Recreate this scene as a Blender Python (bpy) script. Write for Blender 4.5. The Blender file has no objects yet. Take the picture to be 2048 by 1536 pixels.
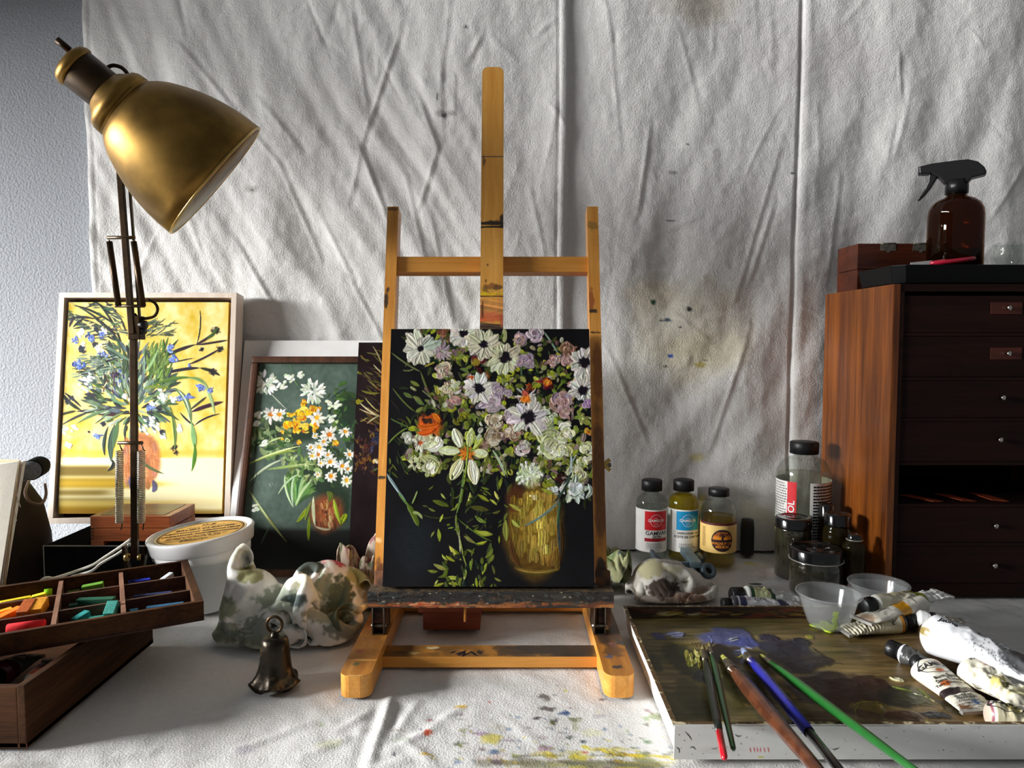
import bpy, bmesh, math, random, zlib, base64
import numpy as np
from mathutils import Vector, Matrix, Euler
random.seed(7)
scene = bpy.context.scene
COL = scene.collection
PI = math.pi
# ------------------------------------------------------------------ camera
F = 1420.0; H = 0.40; PITCH = math.atan(84/1420.0)
SP, CP = math.sin(PITCH), math.cos(PITCH)
CAM = Vector((0, 0, H))
cd = bpy.data.cameras.new('camera'); cam = bpy.data.objects.new('camera', cd); COL.objects.link(cam)
cam.location = CAM; cam.rotation_euler = (PI/2-PITCH, 0, 0)
cd.sensor_width = 36; cd.lens = F/2048*36; cd.clip_start = .02; cd.clip_end = 50
scene.camera = cam
scene.view_settings.view_transform = 'Standard'; scene.view_settings.look = 'None'
scene.view_settings.gamma = 1; scene.view_settings.use_curve_mapping = False
def ray(u, v):
    a = (u-1024)/F; b = (768-v)/F
    return Vector((a, CP+b*SP, b*CP-SP))
def P(u, v, Y=None, Z=None, X=None, t=None):
    d = ray(u, v)
    if Y is not None: t = Y/d.y
    elif Z is not None: t = (Z-H)/d.z
    elif X is not None: t = X/d.x
    return CAM + d*t
# ------------------------------------------------------------------ noise
def _perm(seed):
    r = np.random.RandomState(seed); return r.permutation(256), r.rand(256)*2*PI
def perlin(x, y, seed=0):
    p, ang = _perm(seed)
    gx, gy = np.cos(ang), np.sin(ang)
    xi = np.floor(x).astype(int); yi = np.floor(y).astype(int)
    xf = x-xi; yf = y-yi
    u = xf*xf*xf*(xf*(xf*6-15)+10); v = yf*yf*yf*(yf*(yf*6-15)+10)
    def g(ix, iy, dx, dy):
        h = p[(p[ix & 255]+iy) & 255]; return gx[h]*dx+gy[h]*dy
    a = g(xi, yi, xf, yf); b = g(xi+1, yi, xf-1, yf)
    c = g(xi, yi+1, xf, yf-1); d = g(xi+1, yi+1, xf-1, yf-1)
    return (a+(b-a)*u)*(1-v)+(c+(d-c)*u)*v
def fbm(x, y, seed=0, oct=4, gain=.5):
    s = 0; a = 1
    for o in range(oct):
        s = s+a*perlin(x*2**o+o*17.3, y*2**o+o*9.1, seed+o); a *= gain
    return s
def ridge(x, y, seed=0, sharp=1.):
    return 1-np.minimum(1, np.abs(perlin(x, y, seed))*2.2*sharp)
def sm(a, b, x):
    t = np.clip((x-a)/(b-a), 0, 1); return t*t*(3-2*t)
def s2l(c):
    c = np.asarray(c, float)/255.
    return np.where(c <= .04045, c/12.92, ((c+.055)/1.055)**2.4)
# ------------------------------------------------------------------ materials
MATS = {}
def new_mat(name):
    m = bpy.data.materials.new(name); m.use_nodes = True
    return m, m.node_tree.nodes, m.node_tree.links, m.node_tree.nodes['Principled BSDF']
def pm(name, col, rough=.5, metal=0, var=.12, vs=60, bump=0, bs=400, bd=.001, trans=0, ior=1.45, stretch=(1, 1, 1), coat=0, sss=0, spec=.5, col2=None, thr=None, alpha=1):
    """procedural material: noise-varied colour and bump"""
    if name in MATS: return MATS[name]
    m, N, L, B = new_mat(name)
    c = s2l(col)
    B.inputs['Roughness'].default_value = rough; B.inputs['Metallic'].default_value = metal
    B.inputs['Transmission Weight'].default_value = trans; B.inputs['IOR'].default_value = ior
    B.inputs['Coat Weight'].default_value = coat; B.inputs['Specular IOR Level'].default_value = spec
    B.inputs['Alpha'].default_value = alpha
    tc = N.new('ShaderNodeTexCoord'); mp = N.new('ShaderNodeMapping'); L.new(tc.outputs['Object'], mp.inputs[0])
    mp.inputs['Scale'].default_value = stretch
    nz = N.new('ShaderNodeTexNoise'); nz.inputs['Scale'].default_value = vs; nz.inputs['Detail'].default_value = 4
    L.new(mp.outputs[0], nz.inputs['Vector'])
    rp = N.new('ShaderNodeValToRGB')
    lo = c*(1-var); hi = c*(1+var) if col2 is None else s2l(col2)
    if col2 is not None: lo = c
    rp.color_ramp.elements[0].position = .35 if thr is None else thr-.04; rp.color_ramp.elements[1].position = .65 if thr is None else thr+.04
    rp.color_ramp.elements[0].color = (*np.clip(lo, 0, 1), 1); rp.color_ramp.elements[1].color = (*np.clip(hi, 0, 1), 1)
    L.new(nz.outputs['Fac'], rp.inputs[0]); L.new(rp.outputs[0], B.inputs['Base Color'])
    if bump:
        n2 = N.new('ShaderNodeTexNoise'); n2.inputs['Scale'].default_value = bs; n2.inputs['Detail'].default_value = 3
        L.new(mp.outputs[0], n2.inputs['Vector'])
        bp = N.new('ShaderNodeBump'); bp.inputs['Strength'].default_value = bump; bp.inputs['Distance'].default_value = bd
        L.new(n2.outputs['Fac'], bp.inputs['Height']); L.new(bp.outputs[0], B.inputs['Normal'])
    MATS[name] = m; return m
def thin(name, col, gloss=.06, rough=.02, body=0., bodycol=(230, 230, 230)):
    """thin clear wall or tinted liquid: light passes straight through, edges reflect"""
    if name in MATS: return MATS[name]
    m, N, L, B = new_mat(name); out = N['Material Output']; N.remove(B)
    tr = N.new('ShaderNodeBsdfTransparent'); gl = N.new('ShaderNodeBsdfGlossy'); gl.inputs['Roughness'].default_value = rough
    lwt = N.new('ShaderNodeLayerWeight'); lwt.inputs[0].default_value = .5; pw_ = N.new('ShaderNodeMath'); pw_.operation = 'POWER'; pw_.inputs[1].default_value = 4; L.new(lwt.outputs['Facing'], pw_.inputs[0]); lw = N.new('ShaderNodeMath'); lw.operation = 'MULTIPLY_ADD'; lw.inputs[1].default_value = .42; lw.inputs[2].default_value = .025; L.new(pw_.outputs[0], lw.inputs[0])
    tc = N.new('ShaderNodeTexCoord'); nz = N.new('ShaderNodeTexNoise'); nz.inputs['Scale'].default_value = 30; L.new(tc.outputs['Object'], nz.inputs['Vector'])
    rp = N.new('ShaderNodeValToRGB'); c = s2l(col); rp.color_ramp.elements[0].color = (*(c*.97), 1); rp.color_ramp.elements[1].color = (*np.clip(c*1.03, 0, 1), 1); L.new(nz.outputs['Fac'], rp.inputs[0]); L.new(rp.outputs[0], tr.inputs[0])
    src = tr.outputs[0]
    if body:
        df = N.new('ShaderNodeBsdfTranslucent'); d2 = N.new('ShaderNodeBsdfDiffuse'); df.inputs[0].default_value = (*s2l(bodycol), 1); d2.inputs[0].default_value = (*s2l(bodycol), 1)
        a = N.new('ShaderNodeMixShader'); L.new(df.outputs[0], a.inputs[1]); L.new(d2.outputs[0], a.inputs[2])
        b = N.new('ShaderNodeMixShader'); b.inputs[0].default_value = body; L.new(src, b.inputs[1]); L.new(a.outputs[0], b.inputs[2]); src = b.outputs[0]
    mx = N.new('ShaderNodeMixShader'); L.new(lw.outputs[0], mx.inputs[0]); L.new(src, mx.inputs[1]); L.new(gl.outputs[0], mx.inputs[2]); L.new(mx.outputs[0], out.inputs['Surface'])
    MATS[name] = m; return m
def wood(name, c1, c2, axis=0, rough=.5, coat=0, scale=55, long=.07, bump=.15, spec=.3):
    if name in MATS: return MATS[name]
    st = [1, 1, 1]; st[axis] = long
    m, N, L, B = new_mat(name)
    B.inputs['Roughness'].default_value = rough; B.inputs['Coat Weight'].default_value = coat; B.inputs['Coat Roughness'].default_value = .15
    B.inputs['Specular IOR Level'].default_value = spec
    tc = N.new('ShaderNodeTexCoord'); mp = N.new('ShaderNodeMapping'); mp.inputs['Scale'].default_value = st
    L.new(tc.outputs['Object'], mp.inputs[0])
    a = N.new('ShaderNodeTexNoise'); a.inputs['Scale'].default_value = scale; a.inputs['Detail'].default_value = 6; a.inputs['Distortion'].default_value = .6
    b = N.new('ShaderNodeTexNoise'); b.inputs['Scale'].default_value = scale*7; b.inputs['Detail'].default_value = 3
    L.new(mp.outputs[0], a.inputs['Vector']); L.new(mp.outputs[0], b.inputs['Vector'])
    mx = N.new('ShaderNodeMix'); mx.data_type = 'FLOAT'; mx.inputs[0].default_value = .35
    L.new(a.outputs['Fac'], mx.inputs[2]); L.new(b.outputs['Fac'], mx.inputs[3])
    rp = N.new('ShaderNodeValToRGB'); rp.color_ramp.elements[0].position = .36; rp.color_ramp.elements[1].position = .64
    rp.color_ramp.elements[0].color = (*s2l(c1), 1); rp.color_ramp.elements[1].color = (*s2l(c2), 1)
    L.new(mx.outputs[0], rp.inputs[0]); L.new(rp.outputs[0], B.inputs['Base Color'])
    bp = N.new('ShaderNodeBump'); bp.inputs['Strength'].default_value = bump; bp.inputs['Distance'].default_value = .0006
    L.new(mx.outputs[0], bp.inputs['Height']); L.new(bp.outputs[0], B.inputs['Normal'])
    MATS[name] = m; return m
def attr_mat(name, rough=.6, bump=0, bs=900, bd=.0005, spec=.4, sheen=0, coat=0, grain=.08, gs=700):
    """colour comes from the paint laid on the surface (colour attribute), with fine procedural grain"""
    if name in MATS: return MATS[name]
    m, N, L, B = new_mat(name)
    at = N.new('ShaderNodeAttribute'); at.attribute_name = 'paint'
    tc = N.new('ShaderNodeTexCoord'); nz = N.new('ShaderNodeTexNoise'); nz.inputs['Scale'].default_value = gs; nz.inputs['Detail'].default_value = 2
    L.new(tc.outputs['Object'], nz.inputs['Vector'])
    mr = N.new('ShaderNodeMapRange'); mr.inputs[3].default_value = 1-grain*2; mr.inputs[4].default_value = 1+grain*2
    L.new(nz.outputs['Fac'], mr.inputs[0])
    vm = N.new('ShaderNodeVectorMath'); vm.operation = 'SCALE'
    L.new(at.outputs['Color'], vm.inputs[0]); L.new(mr.outputs[0], vm.inputs['Scale']); L.new(vm.outputs[0], B.inputs['Base Color'])
    B.inputs['Roughness'].default_value = rough; B.inputs['Specular IOR Level'].default_value = spec
    B.inputs['Coat Weight'].default_value = coat; B.inputs['Sheen Weight'].default_value = sheen
    if bump:
        n2 = N.new('ShaderNodeTexNoise'); n2.inputs['Scale'].default_value = bs; n2.inputs['Detail'].default_value = 3
        L.new(tc.outputs['Object'], n2.inputs['Vector'])
        bp = N.new('ShaderNodeBump'); bp.inputs['Strength'].default_value = bump; bp.inputs['Distance'].default_value = bd
        L.new(n2.outputs['Fac'], bp.inputs['Height']); L.new(bp.outputs[0], B.inputs['Normal'])
    MATS[name] = m; return m
# ------------------------------------------------------------------ objects
def tag(o, label=None, cat=None, group=None, kind=None):
    if label: o['label'] = label
    if cat: o['category'] = cat
    if group: o['group'] = group
    if kind: o['kind'] = kind
    return o
def thing(name, label, cat, loc=(0, 0, 0), rz=0, group=None, rot=None):
    o = bpy.data.objects.new(name, None); COL.objects.link(o)
    o.location = loc; o.rotation_euler = rot if rot is not None else (0, 0, rz)
    o.empty_display_size = .02
    return tag(o, label, cat, group)
class MB:
    """collects shapes and links them as ONE mesh object"""
    def __init__(s): s.v = []; s.f = []; s.m = []; s.mats = []; s.sm = []
    def mi(s, mat):
        if mat not in s.mats: s.mats.append(mat)
        return s.mats.index(mat)
    def add(s, v, f, mat, M=None, smooth=False):
        n = len(s.v); k = s.mi(mat)
        s.v += [tuple(M @ Vector(p)) if M is not None else tuple(p) for p in v]
        for q in f: s.f.append(tuple(i+n for i in q)); s.m.append(k); s.sm.append(smooth)
        return s
    def box(s, x0, x1, y0, y1, z0, z1, mat, M=None, bev=0):
        if bev:
            bm = bmesh.new(); bmesh.ops.create_cube(bm, size=1)
            for q in bm.verts: q.co = Vector(((x0+x1)/2+q.co.x*(x1-x0), (y0+y1)/2+q.co.y*(y1-y0), (z0+z1)/2+q.co.z*(z1-z0)))
            bmesh.ops.bevel(bm, geom=bm.edges[:], offset=bev, segments=2, profile=.7, affect='EDGES')
            bm.verts.ensure_lookup_table(); bm.verts.index_update()
            s.add([q.co.copy() for q in bm.verts], [[w.index for w in q.verts] for q in bm.faces], mat, M); bm.free(); return s
        v = [(x0, y0, z0), (x1, y0, z0), (x1, y1, z0), (x0, y1, z0), (x0, y0, z1), (x1, y0, z1), (x1, y1, z1), (x0, y1, z1)]
        return s.add(v, [(3, 2, 1, 0), (4, 5, 6, 7), (0, 1, 5, 4), (1, 2, 6, 5), (2, 3, 7, 6), (3, 0, 4, 7)], mat, M)
    def lathe(s, prof, mat, M=None, n=48, smooth=True, fr=None, close=False):
        """prof: list of (r,z); fr(angle,i)->radius factor"""
        v = []; f = []; k = len(prof)
        for i, (r, z) in enumerate(prof):
            for j in range(n):
                a = 2*PI*j/n; q = r*(fr(a, i) if fr else 1)
                v.append((q*math.cos(a), q*math.sin(a), z))
        for i in range(k-1 if not close else k):
            i2 = (i+1) % k
            for j in range(n):
                j2 = (j+1) % n; f.append((i*n+j, i*n+j2, i2*n+j2, i2*n+j))
        if not close:
            if prof[0][0] > 1e-6: f.append(tuple(range(n-1, -1, -1)))
            if prof[-1][0] > 1e-6: f.append(tuple((k-1)*n+j for j in range(n)))
        return s.add(v, f, mat, M, smooth)
    def tube(s, pts, r, mat, n=10, M=None, closed=False, smooth=True):
        pts = [Vector(p) for p in pts]; k = len(pts); v = []; f = []
        up = Vector((0, 0, 1)); prev = None
        for i, p in enumerate(pts):
            a = pts[(i-1) % k] if (closed or i > 0) else p; b = pts[(i+1) % k] if (closed or i < k-1) else p
            d = (b-a).normalized()
            if prev is None:
                x = d.cross(up)
                if x.length < 1e-3: x = d.cross(Vector((1, 0, 0)))
            else: x = prev-d*prev.dot(d)
            x.normalize(); prev = x; y = d.cross(x)
            rr = r[i] if isinstance(r, (list, tuple)) else r
            for j in range(n):
                q = 2*PI*j/n; v.append(p+x*(rr*math.cos(q))+y*(rr*math.sin(q)))
        for i in range(k if closed else k-1):
            i2 = (i+1) % k
            for j in range(n): f.append((i*n+j, i*n+(j+1) % n, i2*n+(j+1) % n, i2*n+j))
        if not closed: f.append(tuple(range(n-1, -1, -1))); f.append(tuple((k-1)*n+j for j in range(n)))
        return s.add(v, f, mat, M, smooth)
    def prism(s, poly, y0, y1, mat, M=None, smooth=False):
        """poly in XZ, extruded along Y"""
        n = len(poly); v = [(x, y0, z) for x, z in poly]+[(x, y1, z) for x, z in poly]
        f = [tuple(range(n)), tuple(range(2*n-1, n-1, -1))]+[(i, i+n, (i+1) % n+n, (i+1) % n) for i in range(n)]
        return s.add(v, f, mat, M, smooth)
    def build(s, name, parent=None, world=False, bevel=0, subd=0, solid=0):
        me = bpy.data.meshes.new(name)
        V = s.v
        if world and parent is not None:
            inv = root_matrix(parent).inverted(); V = [inv @ Vector(p) for p in V]
        me.from_pydata([tuple(p) for p in V], [], s.f)
        for m in s.mats: me.materials.append(m)
        me.polygons.foreach_set('material_index', s.m); me.polygons.foreach_set('use_smooth', s.sm)
        me.update()
        o = bpy.data.objects.new(name, me); COL.objects.link(o)
        if parent is not None: o.parent = parent
        if solid: md = o.modifiers.new('solid', 'SOLIDIFY'); md.thickness = solid
        if bevel:
            md = o.modifiers.new('bevel', 'BEVEL'); md.width = bevel; md.segments = 2; md.limit_method = 'ANGLE'; md.angle_limit = .6
        if subd: md = o.modifiers.new('sub', 'SUBSURF'); md.levels = subd; md.render_levels = subd
        return o
def root_matrix(o):
    M = Matrix.LocRotScale(o.location, o.rotation_euler, o.scale)
    return root_matrix(o.parent) @ M if o.parent else M
def copy_tree(o, parent=None):
    c = o.copy(); COL.objects.link(c)
    if parent: c.parent = parent
    for ch in o.children: copy_tree(ch, c)
    return c
def frame(p0, p1, up=(0, 0, 1)):
    """matrix with local +X from p0 to p1, +Z near up"""
    x = (Vector(p1)-Vector(p0)).normalized(); z = Vector(up); y = z.cross(x).normalized(); z = x.cross(y)
    return Matrix(((x.x, y.x, z.x, p0[0]), (x.y, y.y, z.y, p0[1]), (x.z, y.z, z.z, p0[2]), (0, 0, 0, 1)))
def axis_frame(o, z, x=(0, 0, 1)):
    z = Vector(z).normalized(); x = Vector(x); x = (x-z*x.dot(z)).normalized(); y = z.cross(x)
    return Matrix(((x.x, y.x, z.x, o[0]), (x.y, y.y, z.y, o[1]), (x.z, y.z, z.z, o[2]), (0, 0, 0, 1)))
def T(x, y, z): return Matrix.Translation((x, y, z))
def R(a, ax): return Matrix.Rotation(a, 4, ax)
# text ---------------------------------------------------------------
_tx = {}
def text_geo(s, size=1., align='CENTER', bold=0):
    key = (s, size, align, bold)
    if key in _tx: return _tx[key]
    cu = bpy.data.curves.new('t', 'FONT'); cu.body = s; cu.size = size; cu.align_x = align; cu.align_y = 'CENTER'; cu.offset = bold; cu.resolution_u = 3
    ob = bpy.data.objects.new('t', cu); COL.objects.link(ob); bpy.context.view_layer.update()
    dg = bpy.context.evaluated_depsgraph_get(); ev = ob.evaluated_get(dg); me = ev.to_mesh()
    v = [(p.co.x, p.co.y) for p in me.vertices]; f = [tuple(p.vertices) for p in me.polygons]
    ev.to_mesh_clear(); bpy.data.objects.remove(ob); bpy.data.curves.remove(cu)
    _tx[key] = (v, f); return v, f
def ring2d(cx, cy, r, w, n=40):
    v = []; f = []
    for j in range(n):
        a = 2*PI*j/n
        v += [(cx+r*math.cos(a), cy+r*math.sin(a)), (cx+(r-w)*math.cos(a), cy+(r-w)*math.sin(a))]
    for j in range(n): k = (j+1) % n; f.append((2*j, 2*k, 2*k+1, 2*j+1))
    return v, f
def disc2d(cx, cy, r, n=32, ry=None):
    ry = ry or r
    return [(cx+r*math.cos(2*PI*j/n), cy+ry*math.sin(2*PI*j/n)) for j in range(n)], [tuple(range(n))]
def rect2d(x0, x1, y0, y1, n=1):
    v = []; f = []
    for i in range(n+1):
        x = x0+(x1-x0)*i/n; v += [(x, y0), (x, y1)]
    for i in range(n): f.append((2*i, 2*i+2, 2*i+3, 2*i+1))
    return v, f
def lines2d(x0, x1, y0, y1, n, rnd, fill=.45, gap=.12):
    """rows of broken dashes for lettering too small to read"""
    v = []; f = []
    for i in range(n):
        y = y1-(y1-y0)*(i+.5)/n; h = (y1-y0)/n*fill*.5; x = x0; end = x1-rnd.random()*(x1-x0)*.2
        while x < end:
            w = (x1-x0)*(.03+rnd.random()*.1); k = len(v); xe = min(x+w, end)
            v += [(x, y-h), (xe, y-h), (xe, y+h), (x, y+h)]; f.append((k, k+1, k+2, k+3)); x += w+(x1-x0)*gap*.25
    return v, f
def shift2d(g, dx, dy, s=1, rot=0):
    c, q = math.cos(rot), math.sin(rot)
    return [((x*c-y*q)*s+dx, (x*q+y*c)*s+dy) for x, y in g[0]], g[1]
def on_cyl(mb, g, r, mat, ac=0, zc=0, M=None, taper=0):
    """wrap 2-D shape g round a vertical cylinder; angle 0 faces local -Y"""
    v = [(r*math.sin(ac+x/r), -r*math.cos(ac+x/r), zc+y) for x, y in g[0]]
    mb.add(v, g[1], mat, M)
# ------------------------------------------------------------------ painter
class Painter:
    def __init__(s, O, ex, ey, w, bg):
        s.O = Vector(O); s.ex = Vector(ex); s.ey = Vector(ey)
        s.w = w; s.hh = int(round(w*s.ey.length/s.ex.length)); s.c = np.ones((s.hh, w, 3))*np.array(bg, float)
        s.h = np.zeros((s.hh, w)); s.n = s.ex.cross(s.ey).normalized()
        s.rs = np.random.RandomState(5)
        c = s.m(*(s.px0 or (0, 0))) if hasattr(s, 'px0') else None
        yy, xx = np.mgrid[0:s.hh, 0:s.w]; s.U = xx/(s.w-1.); s.V = yy/(s.hh-1.)
    def m(s, u, v):
        d = ray(u, v); t = (s.O-CAM).dot(s.n)/d.dot(s.n); p = CAM+d*t-s.O
        return (p.dot(s.ex)/s.ex.length_squared*(s.w-1), p.dot(s.ey)/s.ey.length_squared*(s.hh-1))
    def sc(s, u, v):
        a = s.m(u, v); b = s.m(u+2, v); return math.hypot(b[0]-a[0], b[1]-a[1])/2
    def stroke(s, pts, w, col, var=.12, a=1, taper=.35, h=1, raw=False, soft=.25, tip=.15):
        """pts in photo pixels; w = full width in photo pixels; bristly stroke"""
        if raw: q = [np.array(p, float) for p in pts]; k = 1
        else:
            k = s.sc(*pts[len(pts)//2]); q = [np.array(s.m(*p)) for p in pts]
        w = max(w*k, 1.3)
        L = sum(np.hypot(*(q[i+1]-q[i])) for i in range(len(q)-1))
        n = int(min(60, max(5, L/(w*.3)))); t = np.linspace(0, 1, n)[:, None]
        if len(q) == 2: c = q[0]*(1-t)+q[1]*t
        elif len(q) == 3: c = q[0]*(1-t)**2+2*q[1]*t*(1-t)+q[2]*t*t
        else: c = q[0]*(1-t)**3+3*q[1]*t*(1-t)**2+3*q[2]*t*t*(1-t)+q[3]*t**3
        x0 = max(0, int(c[:, 0].min()-w)); x1 = min(s.w, int(c[:, 0].max()+w+2)); y0 = max(0, int(c[:, 1].min()-w)); y1 = min(s.hh, int(c[:, 1].max()+w+2))
        if x1 <= x0 or y1 <= y0: return
        yy, xx = np.mgrid[y0:y1, x0:x1]
        best = np.full(xx.shape, 1e9); bs = np.zeros(xx.shape); bl = np.zeros(xx.shape)
        tg = np.gradient(c, axis=0); tg /= (np.hypot(tg[:, 0], tg[:, 1])[:, None]+1e-9)
        for i in range(n):
            tt = i/(n-1); dx = xx-c[i, 0]; dy = yy-c[i, 1]
            wi = w*.5*(1 if taper == 0 else (tip+(1-tip)*min(1, tt/taper)**.7)*(tip+(1-tip)*min(1, (1-tt)/taper)**.7))
            d = np.sqrt(dx*dx+dy*dy)/wi; mk = d < best
            best[mk] = d[mk]; bs[mk] = tt; bl[mk] = ((dx*-tg[i, 1]+dy*tg[i, 0])/wi)[mk]
        al = (1-sm(1-soft, 1+soft*.5, best))*a
        st = np.interp(bl, np.linspace(-1.2, 1.2, 14), s.rs.randn(14)); st = st*.7+.3*np.interp(bs, np.linspace(0, 1, 6), s.rs.randn(6))
        cc = np.array(col, float)+s.rs.randn(3)*4
        cc = cc[None, None]*(1+var*st[..., None])
        reg = s.c[y0:y1, x0:x1]; reg[:] = reg*(1-al[..., None])+cc*al[..., None]
        hr = s.h[y0:y1, x0:x1]; hr[:] = hr*(1-al*.8)+al*h*(.6+.35*st)
    def blob(s, u, v, rx, ry, col, a=1, soft=.3, rag=.3, h=.3, rot=0, var=.06, seed=None):
        k = s.sc(u, v); cx, cy = s.m(u, v); a1 = s.m(u, v+1); ky = math.hypot(a1[0]-cx, a1[1]-cy)
        RX, RY = rx*k, ry*ky; B = max(RX, RY)*1.6+2
        x0 = max(0, int(cx-B)); x1 = min(s.w, int(cx+B)); y0 = max(0, int(cy-B)); y1 = min(s.hh, int(cy+B))
        if x1 <= x0 or y1 <= y0: return
        yy, xx = np.mgrid[y0:y1, x0:x1]; dx = xx-cx; dy = yy-cy
        c_, s_ = math.cos(rot), math.sin(rot); X = (dx*c_+dy*s_)/RX; Y = (-dx*s_+dy*c_)/RY
        sd = seed if seed is not None else s.rs.randint(999)
        nz = fbm(xx/(B*.5)+sd, yy/(B*.5), 3, 4)
        d = np.sqrt(X*X+Y*Y)+rag*nz
        al = (1-sm(1-soft, 1+soft, d))*a; cc = np.array(col, float)[None, None]*(1+var*3*fbm(X*3, Y*8+sd, 8, 3))[..., None]
        reg = s.c[y0:y1, x0:x1]; reg[:] = reg*(1-al[..., None])+cc*al[..., None]
        hr = s.h[y0:y1, x0:x1]; hr[:] = hr*(1-al)+al*h*(1+nz)
    def daisy(s, u, v, r, col, ctr=(25, 20, 22), n=11, cr=.3, sq=.9, var=.12, a0=0, wf=.5, jit=.15, gap=0):
        for i in range(n):
            if s.rs.rand() < gap: continue
            a = a0+2*PI*i/n+s.rs.randn()*.12; rr = r*(1+s.rs.randn()*jit)
            p0 = (u+math.cos(a)*rr*.2, v+math.sin(a)*rr*.2*sq); p1 = (u+math.cos(a+.15)*rr*.65, v+math.sin(a+.15)*rr*.65*sq); p2 = (u+math.cos(a)*rr, v+math.sin(a)*rr*sq)
            d = s.rs.rand()
            cc = np.array(col)*(.82+.18*d)+np.array([0, 0, -10])*s.rs.rand()
            s.stroke([p0, p1, p2], r*wf, cc, var=var, taper=.4, h=1.2, tip=.4)
        if ctr is not None:
            s.blob(u, v, r*cr, r*cr*sq, ctr, rag=.5, h=.2, soft=.25)
            for i in range(5):
                a = s.rs.rand()*2*PI; s.stroke([(u, v), (u+math.cos(a)*r*cr*1.4, v+math.sin(a)*r*cr*1.3)], r*.09, ctr, h=.3)
    def rose(s, u, v, r, cols, n=14):
        for i in range(n):
            f = 1-i/n; a = s.rs.rand()*2*PI; rr = r*f*(.45+.4*s.rs.rand()); ex = 1+.25*math.cos(a*2+u)
            c = np.array(cols[s.rs.randint(len(cols))], float)*(.8+.32*s.rs.rand())
            if s.rs.rand() < .5: p = [(u+math.cos(a+q)*rr*ex, v+math.sin(a+q)*rr*.9) for q in (-.6, 0, .6)]; p[1] = (u+math.cos(a)*rr*1.3*ex, v+math.sin(a)*rr*1.15)
            else: b = a+s.rs.randn()*.5; p = [(u+math.cos(a)*rr*.35, v+math.sin(a)*rr*.35), (u+math.cos(b)*rr*.9, v+math.sin(b)*rr*.8), (u+math.cos(b)*rr*1.35*ex, v+math.sin(b)*rr*1.25)]
            s.stroke(p, r*(.26+.24*s.rs.rand()), c, var=.14, h=1.1, tip=.35)
    def leaf(s, p0, p1, w, col, bend=.15, var=.15, h=.7):
        dx, dy = p1[0]-p0[0], p1[1]-p0[1]; b = bend*s.rs.randn()
        s.stroke([p0, ((p0[0]+p1[0])/2-dy*b, (p0[1]+p1[1])/2+dx*b), p1], w, col, var=var, taper=.45, h=h, tip=.1)
    def scatter(s, n, u0, u1, v0, v1, L, w, cols, ang=(0, 2*PI), h=.6, a=1):
        for i in range(n):
            u = u0+(u1-u0)*s.rs.rand(); v = v0+(v1-v0)*s.rs.rand(); g = ang[0]+(ang[1]-ang[0])*s.rs.rand()
            l = L*(.5+s.rs.rand()); c = cols[s.rs.randint(len(cols))]
            b = s.rs.randn()*.2; dx, dy = math.cos(g)*l, math.sin(g)*l
            s.stroke([(u, v), (u+dx/2-dy*b, v+dy/2+dx*b), (u+dx, v+dy)], w*(.6+.8*s.rs.rand()), c, h=h, a=a)
def grid_obj(name, XYZ, C, mat, parent=None, world=False, extra=None, smooth=True, loc=None):
    """XYZ (h,w,3), C (h,w,3) 0..255; extra: list of (verts,faces,mat,color)"""
    h, w = XYZ.shape[:2]; V = XYZ.reshape(-1, 3)
    i = np.arange((h-1)*(w-1)); r = i//(w-1); c = i % (w-1); a = r*w+c
    Fq = np.stack([a, a+w, a+w+1, a+1], 1); CC = s2l(np.clip(C, 0, 255)).reshape(-1, 3)
    mats = [mat]; mi = np.zeros(len(Fq), int)
    if extra:
        for ev, ef, em, ec in extra:
            n = len(V); V = np.vstack([V, np.array([tuple(p) for p in ev], float)]); Fq = np.vstack([Fq, np.array(ef)+n])
            CC = np.vstack([CC, np.tile(s2l(ec), (len(ev), 1))])
            if em not in mats: mats.append(em)
            mi = np.concatenate([mi, np.full(len(ef), mats.index(em))])
    if world and parent is not None:
        M = np.array(root_matrix(parent).inverted()); V = V@M[:3, :3].T+M[:3, 3]
    me = bpy.data.meshes.new(name); me.vertices.add(len(V)); me.vertices.foreach_set('co', V.astype(np.float32).ravel())
    me.loops.add(len(Fq)*4); me.loops.foreach_set('vertex_index', Fq.astype(np.int32).ravel())
    me.polygons.add(len(Fq)); me.polygons.foreach_set('loop_start', np.arange(0, len(Fq)*4, 4, dtype=np.int32))
    me.polygons.foreach_set('loop_total', np.full(len(Fq), 4, dtype=np.int32))
    for m in mats: me.materials.append(m)
    me.polygons.foreach_set('material_index', mi.astype(np.int32))
    sf = np.zeros(len(Fq), bool); sf[:(h-1)*(w-1)] = smooth; me.polygons.foreach_set('use_smooth', sf)
    me.update(calc_edges=True); me.validate()
    at = me.color_attributes.new('paint', 'FLOAT_COLOR', 'POINT')
    at.data.foreach_set('color', np.hstack([CC, np.ones((len(CC), 1))]).astype(np.float32).ravel())
    o = bpy.data.objects.new(name, me); COL.objects.link(o)
    if parent is not None: o.parent = parent
    return o
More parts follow.
